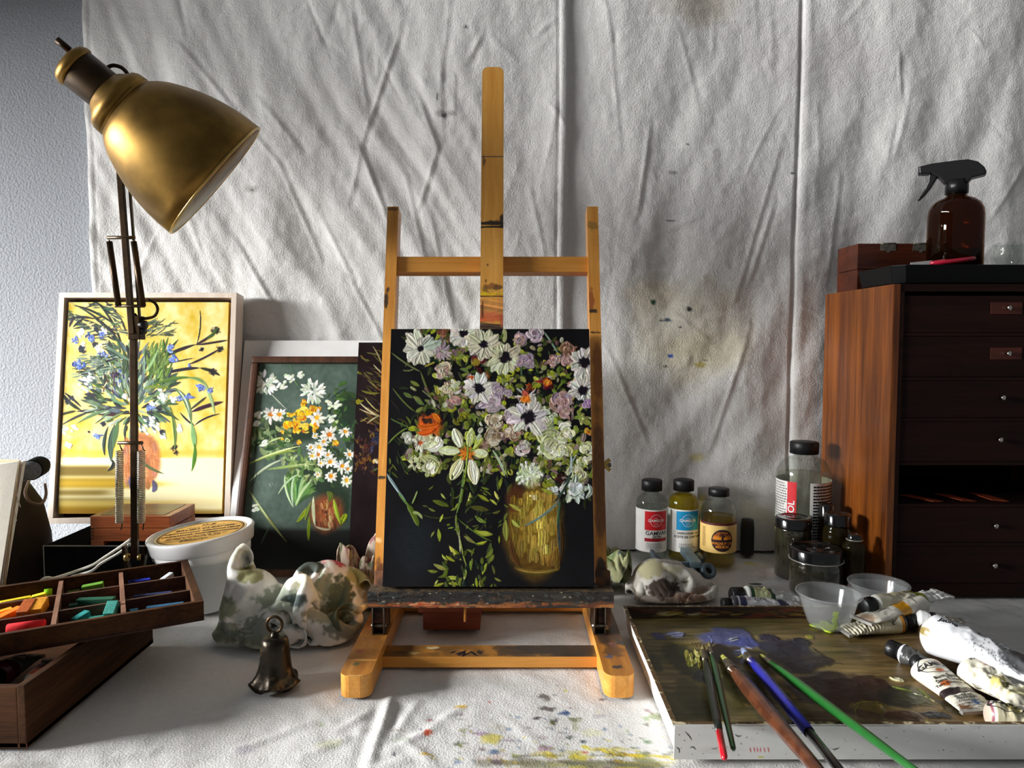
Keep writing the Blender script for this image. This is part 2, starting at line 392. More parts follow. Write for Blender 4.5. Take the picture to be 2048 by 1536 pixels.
def slab_from_painter(name, pt, thick, mat, side_mat, parent=None, impasto=.0006, side_col=(230, 225, 215), rowx=None):
    """painted front face on a slab of real thickness. normal towards the viewer = -pt.n or +"""
    n = pt.n if pt.n.dot(CAM-pt.O) > 0 else -pt.n
    O = np.array(pt.O); ex = np.array(pt.ex); ey = np.array(pt.ey); nn = np.array(n)
    U = pt.U.copy()
    if rowx is not None: U = .5+(U-.5)*rowx[:, None]
    X = O+U[..., None]*ex+pt.V[..., None]*ey+(pt.h*impasto)[..., None]*nn
    edge = np.concatenate([X[0, :], X[1:, -1], X[-1, -2::-1], X[-2:0:-1, 0]]); k = len(edge)
    back = edge-nn*thick
    ev = np.vstack([edge, back]); ef = [(i, (i+1) % k, (i+1) % k+k, i+k) for i in range(k)]
    # back face as strips
    ctr = len(ev); ev = np.vstack([ev, back.mean(0)[None]])
    ef += [(k+i, k+(i+1) % k, ctr, ctr) for i in range(0)]
    q = [O-nn*thick, O+ex-nn*thick, O+ex+ey-nn*thick, O+ey-nn*thick]
    return grid_obj(name, X, pt.c, mat, parent, True, [(ev, ef, side_mat, side_col), (q, [(3, 2, 1, 0)], side_mat, side_col)] if rowx is None else [(ev, ef, side_mat, side_col)])
def woodgrain(pt, c1, c2, along='y', f=1.):
    U, V = pt.U*f, pt.V*f*pt.hh/pt.w
    a, b = (U, V) if along == 'y' else (V, U)
    n = fbm(a*9+.4*perlin(a*2, b*1.5, 4), b*.8, 11, 4)+.35*perlin(a*60, b*2, 12)
    t = np.clip(.5+n*.8, 0, 1)[..., None]; pt.c[:] = np.array(c1)*(1-t)+np.array(c2)*t
EXPOSURE = 0.14; WORLD = .15; KEY = 2750; WIN = (-.15, 1.05, .0, .95); SRC = (.75, 2.8)
# ================================================================== SETTING
sc_cy = scene.cycles
sc_cy.use_denoising = True; sc_cy.max_bounces = 10; sc_cy.transmission_bounces = 10; sc_cy.transparent_max_bounces = 12
sc_cy.caustics_refractive = False; sc_cy.caustics_reflective = False; sc_cy.sample_clamp_indirect = 6
scene.view_settings.exposure = EXPOSURE
wd = bpy.data.worlds.new('world'); scene.world = wd; wd.use_nodes = True
bg = wd.node_tree.nodes['Background']; bg.inputs[0].default_value = (.93, .96, 1, 1); bg.inputs[1].default_value = WORLD
def area(name, loc, sx, sy, energy, rot, col=(1, 1, 1)):
    l = bpy.data.lights.new(name, 'AREA'); l.shape = 'RECTANGLE'; l.size = sx; l.size_y = sy; l.energy = energy; l.color = col
    o = bpy.data.objects.new(name, l); COL.objects.link(o); o.location = loc; o.rotation_euler = rot; return o
XW = -2.5
WY0, WY1, WZ0, WZ1 = WIN
area('sky_daylight', (-4.5, -.15, (SRC[0]+SRC[1])/2), SRC[1]-SRC[0], 3.3, KEY, (0, -PI/2, 0), (.985, .99, 1))
wallm = pm('painted_plaster', (142, 145, 149), rough=.7, var=.02, vs=3, bump=.9, bs=230, bd=.0022, spec=.25)
def struct(mb, name):
    o = mb.build(name); o['kind'] = 'structure'; return o
YB = 1.366
m = MB(); m.box(-2.5, 2.4, YB, YB+.1, -.75, 1.85, wallm); struct(m, 'wall_back')
m = MB()
m.box(XW-.1, XW, -2.2, WY0, -.75, 1.85, wallm); m.box(XW-.1, XW, WY1, YB+.1, -.75, 1.85, wallm)
m.box(XW-.1, XW, WY0, WY1, -.75, WZ0, wallm); m.box(XW-.1, XW, WY0, WY1, WZ1, 1.85, wallm); struct(m, 'wall_left')
wfm = pm('window_paint', (235, 235, 230), rough=.4)
m = MB(); ym = (WY0+WY1)/2
for a in (WY0, WY1-.03, ym-.02): m.box(XW-.06, XW-.02, a, a+.035, WZ0, WZ1, wfm)
for a in (WZ0, WZ1-.03): m.box(XW-.06, XW-.02, WY0, WY1, a, a+.03, wfm)
struct(m, 'window_1')
m = MB(); m.box(-2.6, 2.4, -2.2, YB+.1, -.8, -.75, wood('floor_boards', (70, 50, 36), (105, 78, 55), 0, .5)); struct(m, 'floor')
# table under the cloth
t = thing('work_table', 'wooden work table hidden under the paint-spotted canvas cloth', 'table', (0.1, .9, -.75))
tw = wood('table_wood', (80, 58, 40), (110, 82, 56), 0, .5)
m = MB(); m.box(-1.15, 1.3, .43, 1.355, -.04, -.008, tw); m.build('tabletop', t, True)
for x in (-1.08, 1.23):
    for y in (.48, 1.30):
        m = MB(); m.box(x-.025, x+.025, y-.025, y+.025, -.75, -.04, tw); m.build('leg', t, True)
# ------------------------------------------------------------------ hanging cloth
clothm = attr_mat('canvas_cloth', rough=.9, bump=.85, bs=330, bd=.0013, spec=.15, grain=.05, gs=900)
clothm_t = attr_mat('canvas_cloth_table', rough=.9, bump=.7, bs=450, bd=.001, spec=.15, grain=.05, gs=1000)
def seg_dist(X, Z, a, b):
    ax, az = a; bx, bz = b; dx, dz = bx-ax, bz-az; L2 = dx*dx+dz*dz
    t = np.clip(((X-ax)*dx+(Z-az)*dz)/L2, 0, 1); px = ax+t*dx; pz = az+t*dz
    side = ((X-ax)*-dz+(Z-az)*dx)/math.sqrt(L2)
    return np.hypot(X-px, Z-pz), t, side
def crease(D, X, Z, a, b, am, wd, x0, y0, sx, sy, wob=0, seed=0):
    """one pinched crease between a and b, worked only on the part of the grid it touches"""
    m_ = wd*4+abs(wob); u0 = min(a[0], b[0])-m_; u1 = max(a[0], b[0])+m_; v0 = min(a[1], b[1])-m_; v1 = max(a[1], b[1])+m_
    i0, i1 = sorted((int((u0-x0)/sx), int((u1-x0)/sx))); j0, j1 = sorted((int((v0-y0)/sy), int((v1-y0)/sy)))
    i0 = max(i0, 0); j0 = max(j0, 0); i1 = min(i1+1, X.shape[1]); j1 = min(j1+1, X.shape[0])
    if i1 <= i0 or j1 <= j0: return
    x = X[j0:j1, i0:i1]; z = Z[j0:j1, i0:i1]
    dx, dz = b[0]-a[0], b[1]-a[1]; L = math.hypot(dx, dz)
    t = np.clip(((x-a[0])*dx+(z-a[1])*dz)/(L*L), 0, 1); sd = ((x-a[0])*-dz+(z-a[1])*dx)/L-wob*np.sin(t*PI+seed)
    e = np.sin(np.clip(t, 0, 1)*PI)**.7; g = np.exp(-(sd/wd)**2); st = np.where(sd > 0, np.exp(-sd/(wd*2.2)), 0)
    D[j0:j1, i0:i1] += am*e*(g*.8+.45*st*(1-g))
def rand_creases(D, X, Z, n, rs, x0, y0, sx, sy, rx, ry, angf, Lr, ar, wr):
    for i in range(n):
        x = rx[0]+(rx[1]-rx[0])*rs.rand(); z = ry[0]+(ry[1]-ry[0])*rs.rand(); an = angf(x, z, rs)
        L = Lr[0]+(Lr[1]-Lr[0])*rs.rand()**2; am = (ar[0]+(ar[1]-ar[0])*rs.rand()**2)*rs.choice([-1, 1, 1]); w = wr[0]+(wr[1]-wr[0])*rs.rand()
        dx, dz = math.cos(an)*L/2, math.sin(an)*L/2
        crease(D, X, Z, (x-dx, z-dz), (x+dx, z+dz), am, w, x0, y0, sx, sy, (rs.rand()-.5)*L*.12, rs.rand()*2)
def hang():
    YC = 1.343; x0, x1, z0, z1 = -.79, 1.3, .002, 1.32; st = .0031
    nx = int((x1-x0)/st); nz = int((z1-z0)/st)
    pt = Painter((x0, YC, z1), (x1-x0, 0, 0), (0, 0, -(z1-z0)), nx, (214, 212, 208)); nz = pt.hh
    X = x0+pt.U*(x1-x0); Z = z1-pt.V*(z1-z0)
    # big folds
    wx = X+.05*perlin(X*2.2, Z*2.2, 3)
    D = .0085*perlin(wx*7.5, Z*1.5+3, 21)+.0045*perlin(wx*16, Z*2.4, 22)
    # fan of folds, left: running down and to the right
    lf = 1-sm(-.25, .15, X); a = math.radians(62)
    q = X*math.sin(a)+Z*math.cos(a)+.03*perlin(X*3, Z*3, 5); r_ = X*math.cos(a)-Z*math.sin(a)
    D = D+lf*(.0078*perlin(q*17, r_*2.2, 31)+.0036*perlin(q*30, r_*2.4, 32))*sm(1.15, .55, Z)+lf*.004*perlin(q*36, r_*4, 35)
    # right: folds curving down to the left
    rt = sm(.15, .35, X); a = math.radians(-58)
    q = X*math.sin(-a)+(-Z)*math.cos(a)*1.0+.04*perlin(X*3, Z*3, 6)+.25*(Z-.5)**2; r_ = X*math.cos(a)+Z*math.sin(a)
    D = D+rt*(.0085*perlin(q*11, r_*1.8, 41)+.0036*perlin(q*21, r_*2.2, 42))*sm(1.25, .7, Z)
    # soft vertical folds at far right
    fr = sm(.5, .7, X); D = D+fr*.011*perlin(X*10, Z*1.2, 51)
    # small wrinkles
    w = X+.02*perlin(X*9, Z*9, 61); w2 = Z+.02*perlin(X*9+5, Z*9, 62)
    D = D+.0009*perlin(w*45, w2*24, 65)+.0013*perlin(w*22, w2*12, 67)
    rs = np.random.RandomState(4)
    def an(x, z, r):
        if x < -.12: return math.radians(-58)+r.randn()*.45
        if x > .25: return math.radians(62 if z < .75 else 85)+r.randn()*.4
        return math.radians(88)+r.randn()*.5
    rand_creases(D, X, Z, 260, rs, x0, z1, st, -st, (x0, x1), (z0, z1), an, (.03, .22), (.0004, .0022), (.0025, .006))
    rand_creases(D, X, Z, 320, rs, x0, z1, st, -st, (x0, x1), (z0, z1), lambda x, z, r: r.rand()*PI, (.015, .07), (.0003, .0011), (.002, .0035))
    D = D+.0007*fbm(X*60, Z*60, 66, 3)
    # creases
    cr = [((-.0, 0), (0, 0))]
    segs = [((800, 60), (722, 290), 2.2), ((722, 300), (775, 440), 2.4), ((775, 440), (800, 520), 1.6), ((722, 296), (700, 400), 1.2), ((835, 190), (875, 295), 1.8),
            ((875, 300), (840, 410), 2.2), ((965, 70), (938, 122), 1.8), ((880, 90), (885, 280), 1.0), ((860, 430), (905, 640), 1.4), ((810, 350), (850, 520), 1.3),
            ((700, 300), (1100, 298), .8), ((1130, 298), (1640, 296), .7), ((185, 300), (700, 296), .8), ((1300, 250), (1275, 430), 1.8), ((1430, 20), (1425, 110), .9), ((1357, 60), (1395, 200), .9),
            ((1280, 548), (1380, 535), .8), ((1420, 632), (1620, 620), 1.0), ((640, 430), (705, 560), 1.6), ((560, 330), (640, 520), 1.5), ((360, 90), (560, 330), 1.6), ((300, 200), (420, 560), 1.0),
            ((470, 480), (600, 700), 1.8), ((520, 200), (600, 300), 1.2), ((700, 560), (770, 690), 1.4), ((1060, 380), (1090, 520), 1.), ((1220, 60), (1240, 300), .9), ((1660, 640), (1600, 610), .8),
            ((1550, 400), (1500, 560), 1.4), ((1680, 350), (1655, 560), 1.2), ((1215, 700), (1300, 900), 1.1), ((1560, 300), (1470, 600), 1.2), ((950, 480), (985, 560), .8), ((1340, 620), (1440, 700), .8),
            ((1180, 40), (1560, 40), .5), ((210, 40), (900, 40), .5), ((900, 0), (880, 180), 1.0), ((1500, 650), (1420, 900), 1.6), ((700, 0), (735, 230), 1.2)]
    for p0, p1, am in segs:
        a_ = P(*p0, Y=YC); b_ = P(*p1, Y=YC); d, tt, sd = seg_dist(X, Z, (a_.x, a_.z), (b_.x, b_.z))
        env = np.sin(np.clip(tt, .03, .97)*PI)**.5*np.exp(-(d/.0042)**2)
        D = D+am*.0009*env-am*.0005*np.exp(-((d-.008)/.006)**2)*(sd > 0)
    # overlapping seam (left sheet in front) at photo column 1130
    xs = .1005+.0012*np.sin(Z*9); D = D+.0085*sm(xs+.0030, xs-.0005, X)*sm(xs-.30, xs, X)
    D = D-.0020*np.exp(-((X-xs+.016)/.0018)**2)+.0016*np.exp(-((X-xs+.008)/.005)**2)
    xs2 = .534-.006*sm(.95, .5, Z); D = D-.0050*np.exp(-((X-xs2)/.0028)**2)+.0016*np.exp(-((X-xs2-.014)/.008)**2)
    # hem at left edge
    D = D-.0022*np.exp(-((X-x0-.0135)/.0011)**2)+.001*np.exp(-((X-x0-.005)/.004)**2)
    D = np.clip(D, -.018, .05)
    Y = YC-D*1.0
    # stains
    tan = (176, 164, 132)
    for u, v, rx, ry, a, c in [(1345, 640, 75, 75, .34, tan), (1300, 590, 45, 30, .35, (186, 172, 138)), (1440, 690, 62, 48, .30, tan), (1385, 720, 60, 42, .26, (190, 180, 140)), (1420, 600, 50, 38, .28, (170, 158, 130)), (1370, 700, 110, 45, .22, (186, 178, 138)), (1470, 640, 40, 60, .2, tan),
                               (1400, 8, 65, 38, .45, (152, 138, 118)), (1395, 915, 15, 9, .5, (190, 176, 100)), (945, 580, 26, 20, .35, (150, 145, 130)), (1370, 770, 50, 25, .15, tan), (1250, 770, 35, 30, .12, tan), (1660, 130, 120, 60, .12, (140, 130, 140)), (1560, 90, 150, 80, .1, (150, 140, 150)),
                               (885, 228, 12, 7, .5, (110, 105, 100)), (905, 228, 7, 5, .5, (120, 115, 110)), (505, 378, 12, 7, .5, (130, 128, 120))]:
        pt.blob(u, v, rx, ry, c, a=a, soft=.5, rag=.5, h=0)
    for u, v, rx, ry, c in [(1307, 604, 6, 4.5, (22, 55, 40)), (1378, 618, 6, 4, (30, 36, 34)), (1335, 640, 9, 2.5, (60, 75, 90)), (1322, 641, 3, 2.5, (50, 60, 60)), (1341, 712, 5, 3.5, (45, 80, 165)), (1330, 733, 4, 3, (90, 90, 75)), (1585, 346, 4, 3, (50, 50, 50)), (933, 57, 6, 3, (110, 110, 110)), (875, 195, 3, 8, (120, 118, 115)), (1345, 345, 9, 4, (150, 150, 150)),
                            (890, 232, 5, 6, (90, 88, 86)), (1340, 441, 9, 2, (130, 130, 130)), (1375, 288, 4, 2, (110, 105, 95)), (1410, 720, 4, 2, (120, 110, 80)), (1360, 655, 4, 2, (70, 70, 60)), (505, 380, 4, 2, (90, 90, 90)), (1400, 730, 12, 6, (175, 160, 100))]:
        pt.blob(u, v, rx, ry, c, a=.9, soft=.2, rag=.4, h=0)
    fl = fbm(X*140, Z*140, 70, 2); pt.c *= (1+.03*fl)[..., None]
    XYZ = np.stack([X, Y, Z], -1)
    # thickness at the left hem
    e = XYZ[:, 0]; b = e.copy(); b[:, 1] = YB-.001; n = len(e); ev = np.vstack([e, b]); ef = [(i, i+1, i+1+n, i+n) for i in range(n-1)]
    o = grid_obj('hanging_drop_cloth', XYZ, pt.c, clothm, None, False, [(ev, ef, clothm, (210, 208, 204))])
    tag(o, 'wrinkled off-white canvas drop cloth hung across the wall behind the easel', 'drop cloth')
hang()
def tablecloth():
    x0, x1, y0, y1 = -1.15, 1.3, .43, 1.352; st = .0029
    nx = int((x1-x0)/st)
    pt = Painter((x0, y1, 0), (x1-x0, 0, 0), (0, -(y1-y0), 0), nx, (213, 211, 207))
    X = x0+pt.U*(x1-x0); Y = y1-pt.V*(y1-y0)
    D = .0022*perlin(X*6, Y*6, 80)+.001*perlin(X*18, Y*14, 81)
    w = X+.03*perlin(X*7, Y*7, 82); w2 = Y+.03*perlin(X*7+5, Y*7, 83)
    a = math.radians(35); q = w*math.cos(a)+w2*math.sin(a); r_ = -w*math.sin(a)+w2*math.cos(a)
    D = D+.0004*fbm(X*60, Y*60, 86, 3)+.0009*perlin(q*40, r_*12, 87)
    rs = np.random.RandomState(9)
    rand_creases(D, X, Y, 130, rs, x0, y1, st, -st, (x0, x1), (.5, y1), lambda x, z, r: math.radians(28)+r.randn()*.5, (.03, .2), (.0005, .0018), (.0025, .006))
    rand_creases(D, X, Y, 160, rs, x0, y1, st, -st, (x0, x1), (.5, y1), lambda x, z, r: r.rand()*PI, (.015, .07), (.0003, .0010), (.002, .0035))
    D = D-.004
    def Z1(x, y): return (640+x/3.103, 1120+y/3.103)
    cr = [(Z1(435, 830), Z1(290, 1290), 7), (Z1(440, 840), Z1(395, 1100), 4), (Z1(730, 1015), Z1(460, 1150), 4), (Z1(900, 880), Z1(700, 1010), 3), (Z1(600, 860), Z1(440, 1110), 3.5), (Z1(520, 1100), Z1(700, 1240), 3), (Z1(540, 1230), Z1(290, 1280), 3.5), (Z1(80, 1050), Z1(340, 900), 3), (Z1(-100, 1180), Z1(200, 1080), 2.5), ((470, 1490), (620, 1440), 3), ((330, 1440), (500, 1400), 3), ((240, 1500), (420, 1470), 3), ((1060, 1240), (1150, 1255), 2), ((960, 1235), (1000, 1262), 2), ((100, 1530), (300, 1500), 3), ((1000, 1420), (1100, 1500), 1.5)]
    for p0, p1, am in cr:
        a_ = P(*p0, Z=0); b_ = P(*p1, Z=0); d, tt, sd = seg_dist(X, Y, (a_.x, a_.y), (b_.x, b_.y))
        env = np.sin(np.clip(tt, .05, .95)*PI)**.5; D = D+am*.00042*env*np.exp(-(d/.0055)**2)-am*.00015*env*np.exp(-((d-.012)/.006)**2)*(sd < 0)
    D = np.minimum(D, .0045)
    S = [  # zoomed position, half-sizes, colour, alpha
        (1400, 830, 32, 20, (95, 88, 84), .8), (1410, 905, 42, 14, (90, 80, 76), .85), (1520, 928, 34, 12, (60, 82, 125), .9), (1345, 965, 20, 8, (45, 45, 45), .9), (1450, 985, 24, 14, (40, 48, 38), .9), (1470, 970, 12, 10, (60, 60, 58), .8),
        (1585, 965, 36, 12, (105, 108, 70), .85), (1585, 1010, 22, 30, (150, 152, 120), .6), (1525, 797, 8, 8, (190, 190, 60), .9), (1050, 860, 12, 6, (205, 70, 70), .8), (870, 888, 32, 11, (205, 165, 70), .8), (665, 1060, 24, 17, (205, 80, 50), .9), (680, 970, 18, 8, (150, 80, 85), .6),
        (625, 1030, 12, 6, (70, 70, 90), .7), (455, 1190, 17, 9, (60, 50, 62), .9), (665, 1190, 26, 9, (190, 150, 45), .9), (700, 1210, 20, 8, (200, 180, 90), .6), (865, 1125, 30, 18, (95, 105, 80), .7), (1065, 1090, 62, 26, (205, 190, 80), .75), (1000, 1062, 45, 8, (140, 105, 130), .6), (1150, 1098, 45, 9, (130, 110, 130), .5),
        (1380, 1080, 30, 14, (150, 135, 140), .5), (1000, 1155, 24, 12, (120, 100, 100), .6), (1080, 1170, 34, 13, (75, 98, 130), .8), (1215, 1193, 28, 10, (130, 140, 70), .8), (1395, 1150, 48, 18, (130, 95, 110), .6), (1440, 1192, 66, 16, (210, 185, 50), .8), (1560, 1170, 60, 14, (180, 175, 90), .5), (1610, 1200, 50, 22, (200, 185, 50), .8), (1640, 1172, 16, 8, (200, 80, 70), .8),
        (1650, 1140, 20, 12, (205, 190, 60), .8), (1740, 1155, 60, 14, (205, 185, 60), .7), (1860, 1180, 60, 12, (75, 75, 60), .8), (1960, 1190, 90, 14, (215, 190, 50), .8), (1850, 1150, 110, 12, (200, 185, 80), .6), (1545, 1080, 22, 10, (60, 70, 62), .8), (1630, 1105, 14, 10, (60, 70, 75), .8), (1945, 1137, 12, 6, (70, 90, 50), .8), (2025, 960, 24, 14, (140, 165, 110), .6), (2030, 1100, 20, 12, (90, 120, 80), .7), (1905, 1040, 5, 12, (150, 165, 110), .6),
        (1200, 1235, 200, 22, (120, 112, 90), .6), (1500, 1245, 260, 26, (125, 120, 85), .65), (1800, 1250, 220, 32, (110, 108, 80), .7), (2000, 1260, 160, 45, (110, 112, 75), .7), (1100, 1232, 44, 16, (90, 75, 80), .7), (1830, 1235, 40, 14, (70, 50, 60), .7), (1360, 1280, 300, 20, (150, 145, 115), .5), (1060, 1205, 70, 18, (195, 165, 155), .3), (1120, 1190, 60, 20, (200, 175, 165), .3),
        (1735, 948, 40, 10, (160, 150, 155), .5), (1760, 845, 20, 6, (90, 80, 85), .6), (1480, 760, 8, 3, (80, 80, 80), .7), (520, 890, 5, 4, (70, 70, 70), .7), (10, 1000, 16, 12, (150, 170, 120), .6), (480, 1040, 50, 8, (150, 140, 120), .5), (500, 1095, 50, 20, (150, 160, 140), .35), (960, 1050, 60, 20, (180, 160, 190), .35), (890, 1040, 30, 10, (130, 135, 90), .5), (1100, 1020, 60, 18, (200, 195, 180), .5), (1690, 1050, 60, 24, (215, 210, 150), .35), (1150, 960, 20, 8, (200, 180, 180), .4), (600, 1090, 30, 10, (190, 150, 190), .3), (1460, 820, 12, 4, (90, 90, 90), .6)]
    for x, y, rx, ry, c, a_ in S:
        u, v = Z1(x, y); pt.blob(u, v, rx/3.1, ry/3.1, c, a=a_, soft=.35, rag=.9, h=0)
    rs = random.Random(3)
    for i in range(150):
        u = 900+rs.random()*440; v = 1400+rs.random()**.6*135; c = rs.choice([(110, 105, 90), (90, 100, 80), (190, 170, 60), (120, 90, 100), (80, 100, 130), (150, 140, 60)])
        pt.blob(u, v, 1.5+rs.random()*5, 1+rs.random()*2, c, a=.55, soft=.4, rag=.9, h=0)
    for i in range(26):
        u = 1020+rs.random()*310; v = 1500+rs.random()*36; pt.stroke([(u, v), (u+20+rs.random()*50, v+rs.randint(-4, 4))], 4+rs.random()*5, rs.choice([(120, 116, 80), (160, 150, 70), (90, 85, 75), (200, 180, 60)]), a=.45, h=0)
    for i in range(10):
        u = 1200+i*14+rs.random()*8; pt.stroke([(u, 1492+i*1.6), (u+22, 1498+i*1.2+rs.random()*5)], 5, (212, 186, 45), a=.75, h=0)
    for u, v, rx, ry, c, a_ in [(1500, 1122, 12, 4, (205, 195, 130), .7), (1513, 1163, 13, 2, (50, 45, 40), .9), (1495, 1225, 20, 6, (150, 130, 100), .5), (660, 1480, 30, 10, (170, 172, 130), .4), (490, 1490, 20, 8, (160, 150, 170), .3), (1310, 1425, 14, 6, (120, 135, 80), .5), (1293, 1500, 10, 5, (100, 110, 70), .6), (60, 1525, 60, 10, (150, 148, 140), .4), (1240, 1250, 10, 8, (190, 185, 160), .4)]:
        pt.blob(u, v, rx, ry, c, a=a_, soft=.3, rag=.7, h=0)
    pt.c *= (1+.03*fbm(X*140, Y*140, 70, 2))[..., None]
    XYZ = np.stack([X, Y, D], -1)
    e = XYZ[-1]; b = e.copy(); b[:, 2] -= .16; b[:, 1] -= .006; b[:, 1] += .004*np.sin(b[:, 0]*30)
    n = len(e); ev = np.vstack([e, b]); ef = [(i, i+1, i+1+n, i+n) for i in range(n-1)]
    o = grid_obj('table_drop_cloth', XYZ, pt.c, clothm_t, None, False, [(ev, ef, clothm_t, (213, 211, 207))])
    tag(o, 'off-white canvas cloth covering the table, spotted with coloured paint', 'drop cloth')
tablecloth()
# ================================================================== EASEL
beech1, beech2 = (196, 128, 46), (222, 158, 74)
bw_z = wood('beech_upright', beech1, beech2, 2, .42, .25, 45, .06)
bw_x = wood('beech_rail', beech1, beech2, 0, .42, .25, 45, .06)
bw_y = wood('beech_foot', beech1, beech2, 1, .42, .25, 45, .06)
paintwood = attr_mat('painted_beech', rough=.45, bump=.15, bs=600, bd=.0004, coat=.2, grain=.06)
steel = pm('dull_steel', (120, 112, 100), rough=.35, metal=1, var=.2, vs=90)
brassm = pm('wing_brass', (190, 160, 90), rough=.3, metal=1, var=.2)
darkin = pm('dark_recess', (30, 24, 20), rough=.8)
LEAN = math.atan(.2568)
E = thing('table_easel', 'small wooden table easel with tall centre mast holding the flower canvas', 'easel', (-.028, .905, 0))
# frame of the leaning plane
up = Vector((0, math.sin(LEAN), math.cos(LEAN))); nrm = Vector((0, -math.cos(LEAN), math.sin(LEAN)))
B0 = Vector((0, .905, .0256))
def EP(x, s, d=0): return B0+Vector((x, 0, 0))+up*s+nrm*d      # x across, s along the plane, d towards viewer
EM = Matrix(((1, 0, 0, B0.x), (0, -nrm.y, up.y, B0.y), (0, -nrm.z, up.z, B0.z), (0, 0, 0, 1)))  # local: x, y=-d, z=s
def onplane(u, v, d=0):
    o = B0+nrm*d; r = ray(u, v); t = (o-CAM).dot(nrm)/r.dot(nrm); p = CAM+r*t-B0
    return p.x, p.dot(up)
sTop = onplane(787, 413)[1]
# side posts: painted front face
def post(x0, x1, seed, marks):
    O = EP(x0, sTop, 0); pt = Painter(O, (x1-x0, 0, 0), -up*sTop, 18, beech1); woodgrain(pt, beech1, beech2, 'y', .25)
    for u, v, rx, ry, c in marks: pt.blob(u, v, rx, ry, c, a=.85, rag=.7, h=.2)
    return slab_from_painter('side_post', pt, .026, paintwood, bw_z, E, .0003, (200, 140, 62))
XL0, XL1 = onplane(775, 413)[0], onplane(797, 413)[0]
XR0, XR1 = onplane(1174, 413)[0], onplane(1196, 413)[0]
post(XL0, XL1, 1, [(772, 600, 4, 14, (50, 38, 28)), (775, 580, 3, 5, (60, 40, 30)), (763, 955, 8, 3, (35, 35, 30)), (757, 1150, 9, 26, (90, 50, 28)), (757, 1080, 6, 6, (240, 200, 150)), (786, 418, 12, 3, (120, 80, 40))])
post(XR0, XR1, 2, [(1185, 452, 12, 8, (150, 110, 50)), (1182, 600, 5, 24, (150, 80, 35)), (1185, 622, 9, 3, (45, 35, 25)), (1190, 665, 10, 2, (70, 48, 25)), (1195, 730, 9, 60, (150, 92, 40)), (1199, 950, 12, 120, (110, 70, 34)), (1203, 1140, 10, 35, (48, 36, 28))])
# upper crossbar, square edges with a lower bevelled face
s0, s1 = onplane(900, 543, -.004)[1], onplane(900, 512, -.004)[1]
m = MB(); m.box(XL1-.001, XR0+.001, .006, .024, s0, s1, bw_x, EM, bev=.0012); m.build('crossbar', E, True)
# mast
mx0, mx1 = onplane(963, 300, .012)[0], onplane(1007, 300, .012)[0]
ms1 = onplane(985, 134, .012)[1]; ms0 = .042
pt = Painter(EP(mx0, ms1, .012), (mx1-mx0, 0, 0), -up*(ms1-ms0), 46, beech1); woodgrain(pt, (205, 140, 52), (226, 166, 80), 'y', .35)
pt.c[:] = pt.c*(1-.05*(np.abs(pt.U-.5)*2)[..., None]**6)
for v0, v1, c, a in [(312, 315, (60, 50, 80), .7), (444, 452, (60, 42, 24), .75), (451, 456, (22, 20, 20), .95), (575, 586, (190, 150, 60), .6), (586, 591, (200, 165, 20), .9), (591, 594, (40, 26, 20), .95), (594, 640, (206, 138, 74), .5), (625, 645, (196, 92, 50), .55), (645, 660, (60, 46, 34), .8)]:
    for k in range(4): pt.stroke([(960, (v0+v1)/2+random.uniform(-.3, .3)*(v1-v0)), (1011, (v0+v1)/2+random.uniform(-.3, .3)*(v1-v0))], (v1-v0)*.6, c, a=a, taper=0, h=.5, var=.3)
for u, v, rx, ry, c in [(968, 322, 3, 8, (90, 60, 50)), (985, 445, 18, 4, (40, 30, 22)), (1003, 440, 4, 10, (30, 26, 24)), (985, 572, 16, 5, (130, 80, 40)), (970, 580, 6, 8, (120, 84, 30)), (995, 575, 10, 5, (90, 60, 30)), (965, 620, 2, 18, (90, 50, 35)), (975, 530, 2, 3, (90, 60, 30)), (972, 562, 1.5, 3, (90, 60, 30)), (983, 632, 12, 10, (210, 110, 70)), (1003, 640, 4, 12, (180, 90, 60)), (968, 587, 6, 4, (225, 190, 20)), (985, 589, 14, 3, (225, 180, 30))]:
    pt.blob(u, v, rx, ry, c, a=.8, rag=.8, h=.3)
rr = np.linspace(0, ms1-ms0, pt.hh); w_ = (mx1-mx0)/2; rc = .010
rowx = np.where(rr < rc, np.clip(.45+.55*np.sqrt(np.clip(1-((rc-rr)/rc)**2, 0, 1)), 0, 1), 1)
slab_from_painter('mast', pt, .011, paintwood, bw_z, E, .0003, (200, 140, 62), rowx)
m = MB(); m.box(mx0-.004, mx1+.004, -.003, .012, .03, .052, bw_x, EM); m.build('mast_guide', E, True)
# canvas holder bar: caked with dark paint
ty0, ty1, tz0, tz1 = .884, .917, .0625, .0835
tx0 = (736-1024)/F*.905; tx1 = (1227-1024)/F*.905
pt = Painter((tx0, ty0, tz1), (tx1-tx0, 0, 0), (0, 0, -(tz1-tz0)), 520, (34, 31, 28))
rs = random.Random(11)
for i in range(60): pt.blob(740+rs.random()*490, 1206+rs.random()*8, 6+rs.random()*22, 2+rs.random()*3, rs.choice([(150, 84, 34), (178, 104, 46), (120, 62, 34), (96, 60, 30), (190, 130, 70)]), a=.7, rag=.9, h=.4)
for i in range(90): pt.blob(738+rs.random()*490, 1182+rs.random()*26, 2+rs.random()*14, 1+rs.random()*3, rs.choice([(26, 26, 28), (44, 52, 52), (52, 44, 36), (20, 20, 22), (60, 64, 60), (70, 50, 34)]), a=.7, rag=.9, h=1)
for i in range(16): pt.blob(745+rs.random()*470, 1183+rs.random()*26, 1+rs.random()*3, 1, (200, 190, 160), a=.7, rag=.8, h=1)
for i in range(20): pt.blob(770+rs.random()*160, 1205+rs.random()*7, 3+rs.random()*8, 1.5, rs.choice([(190, 80, 50), (205, 150, 110), (180, 60, 40)]), a=.7, rag=.9, h=.6)
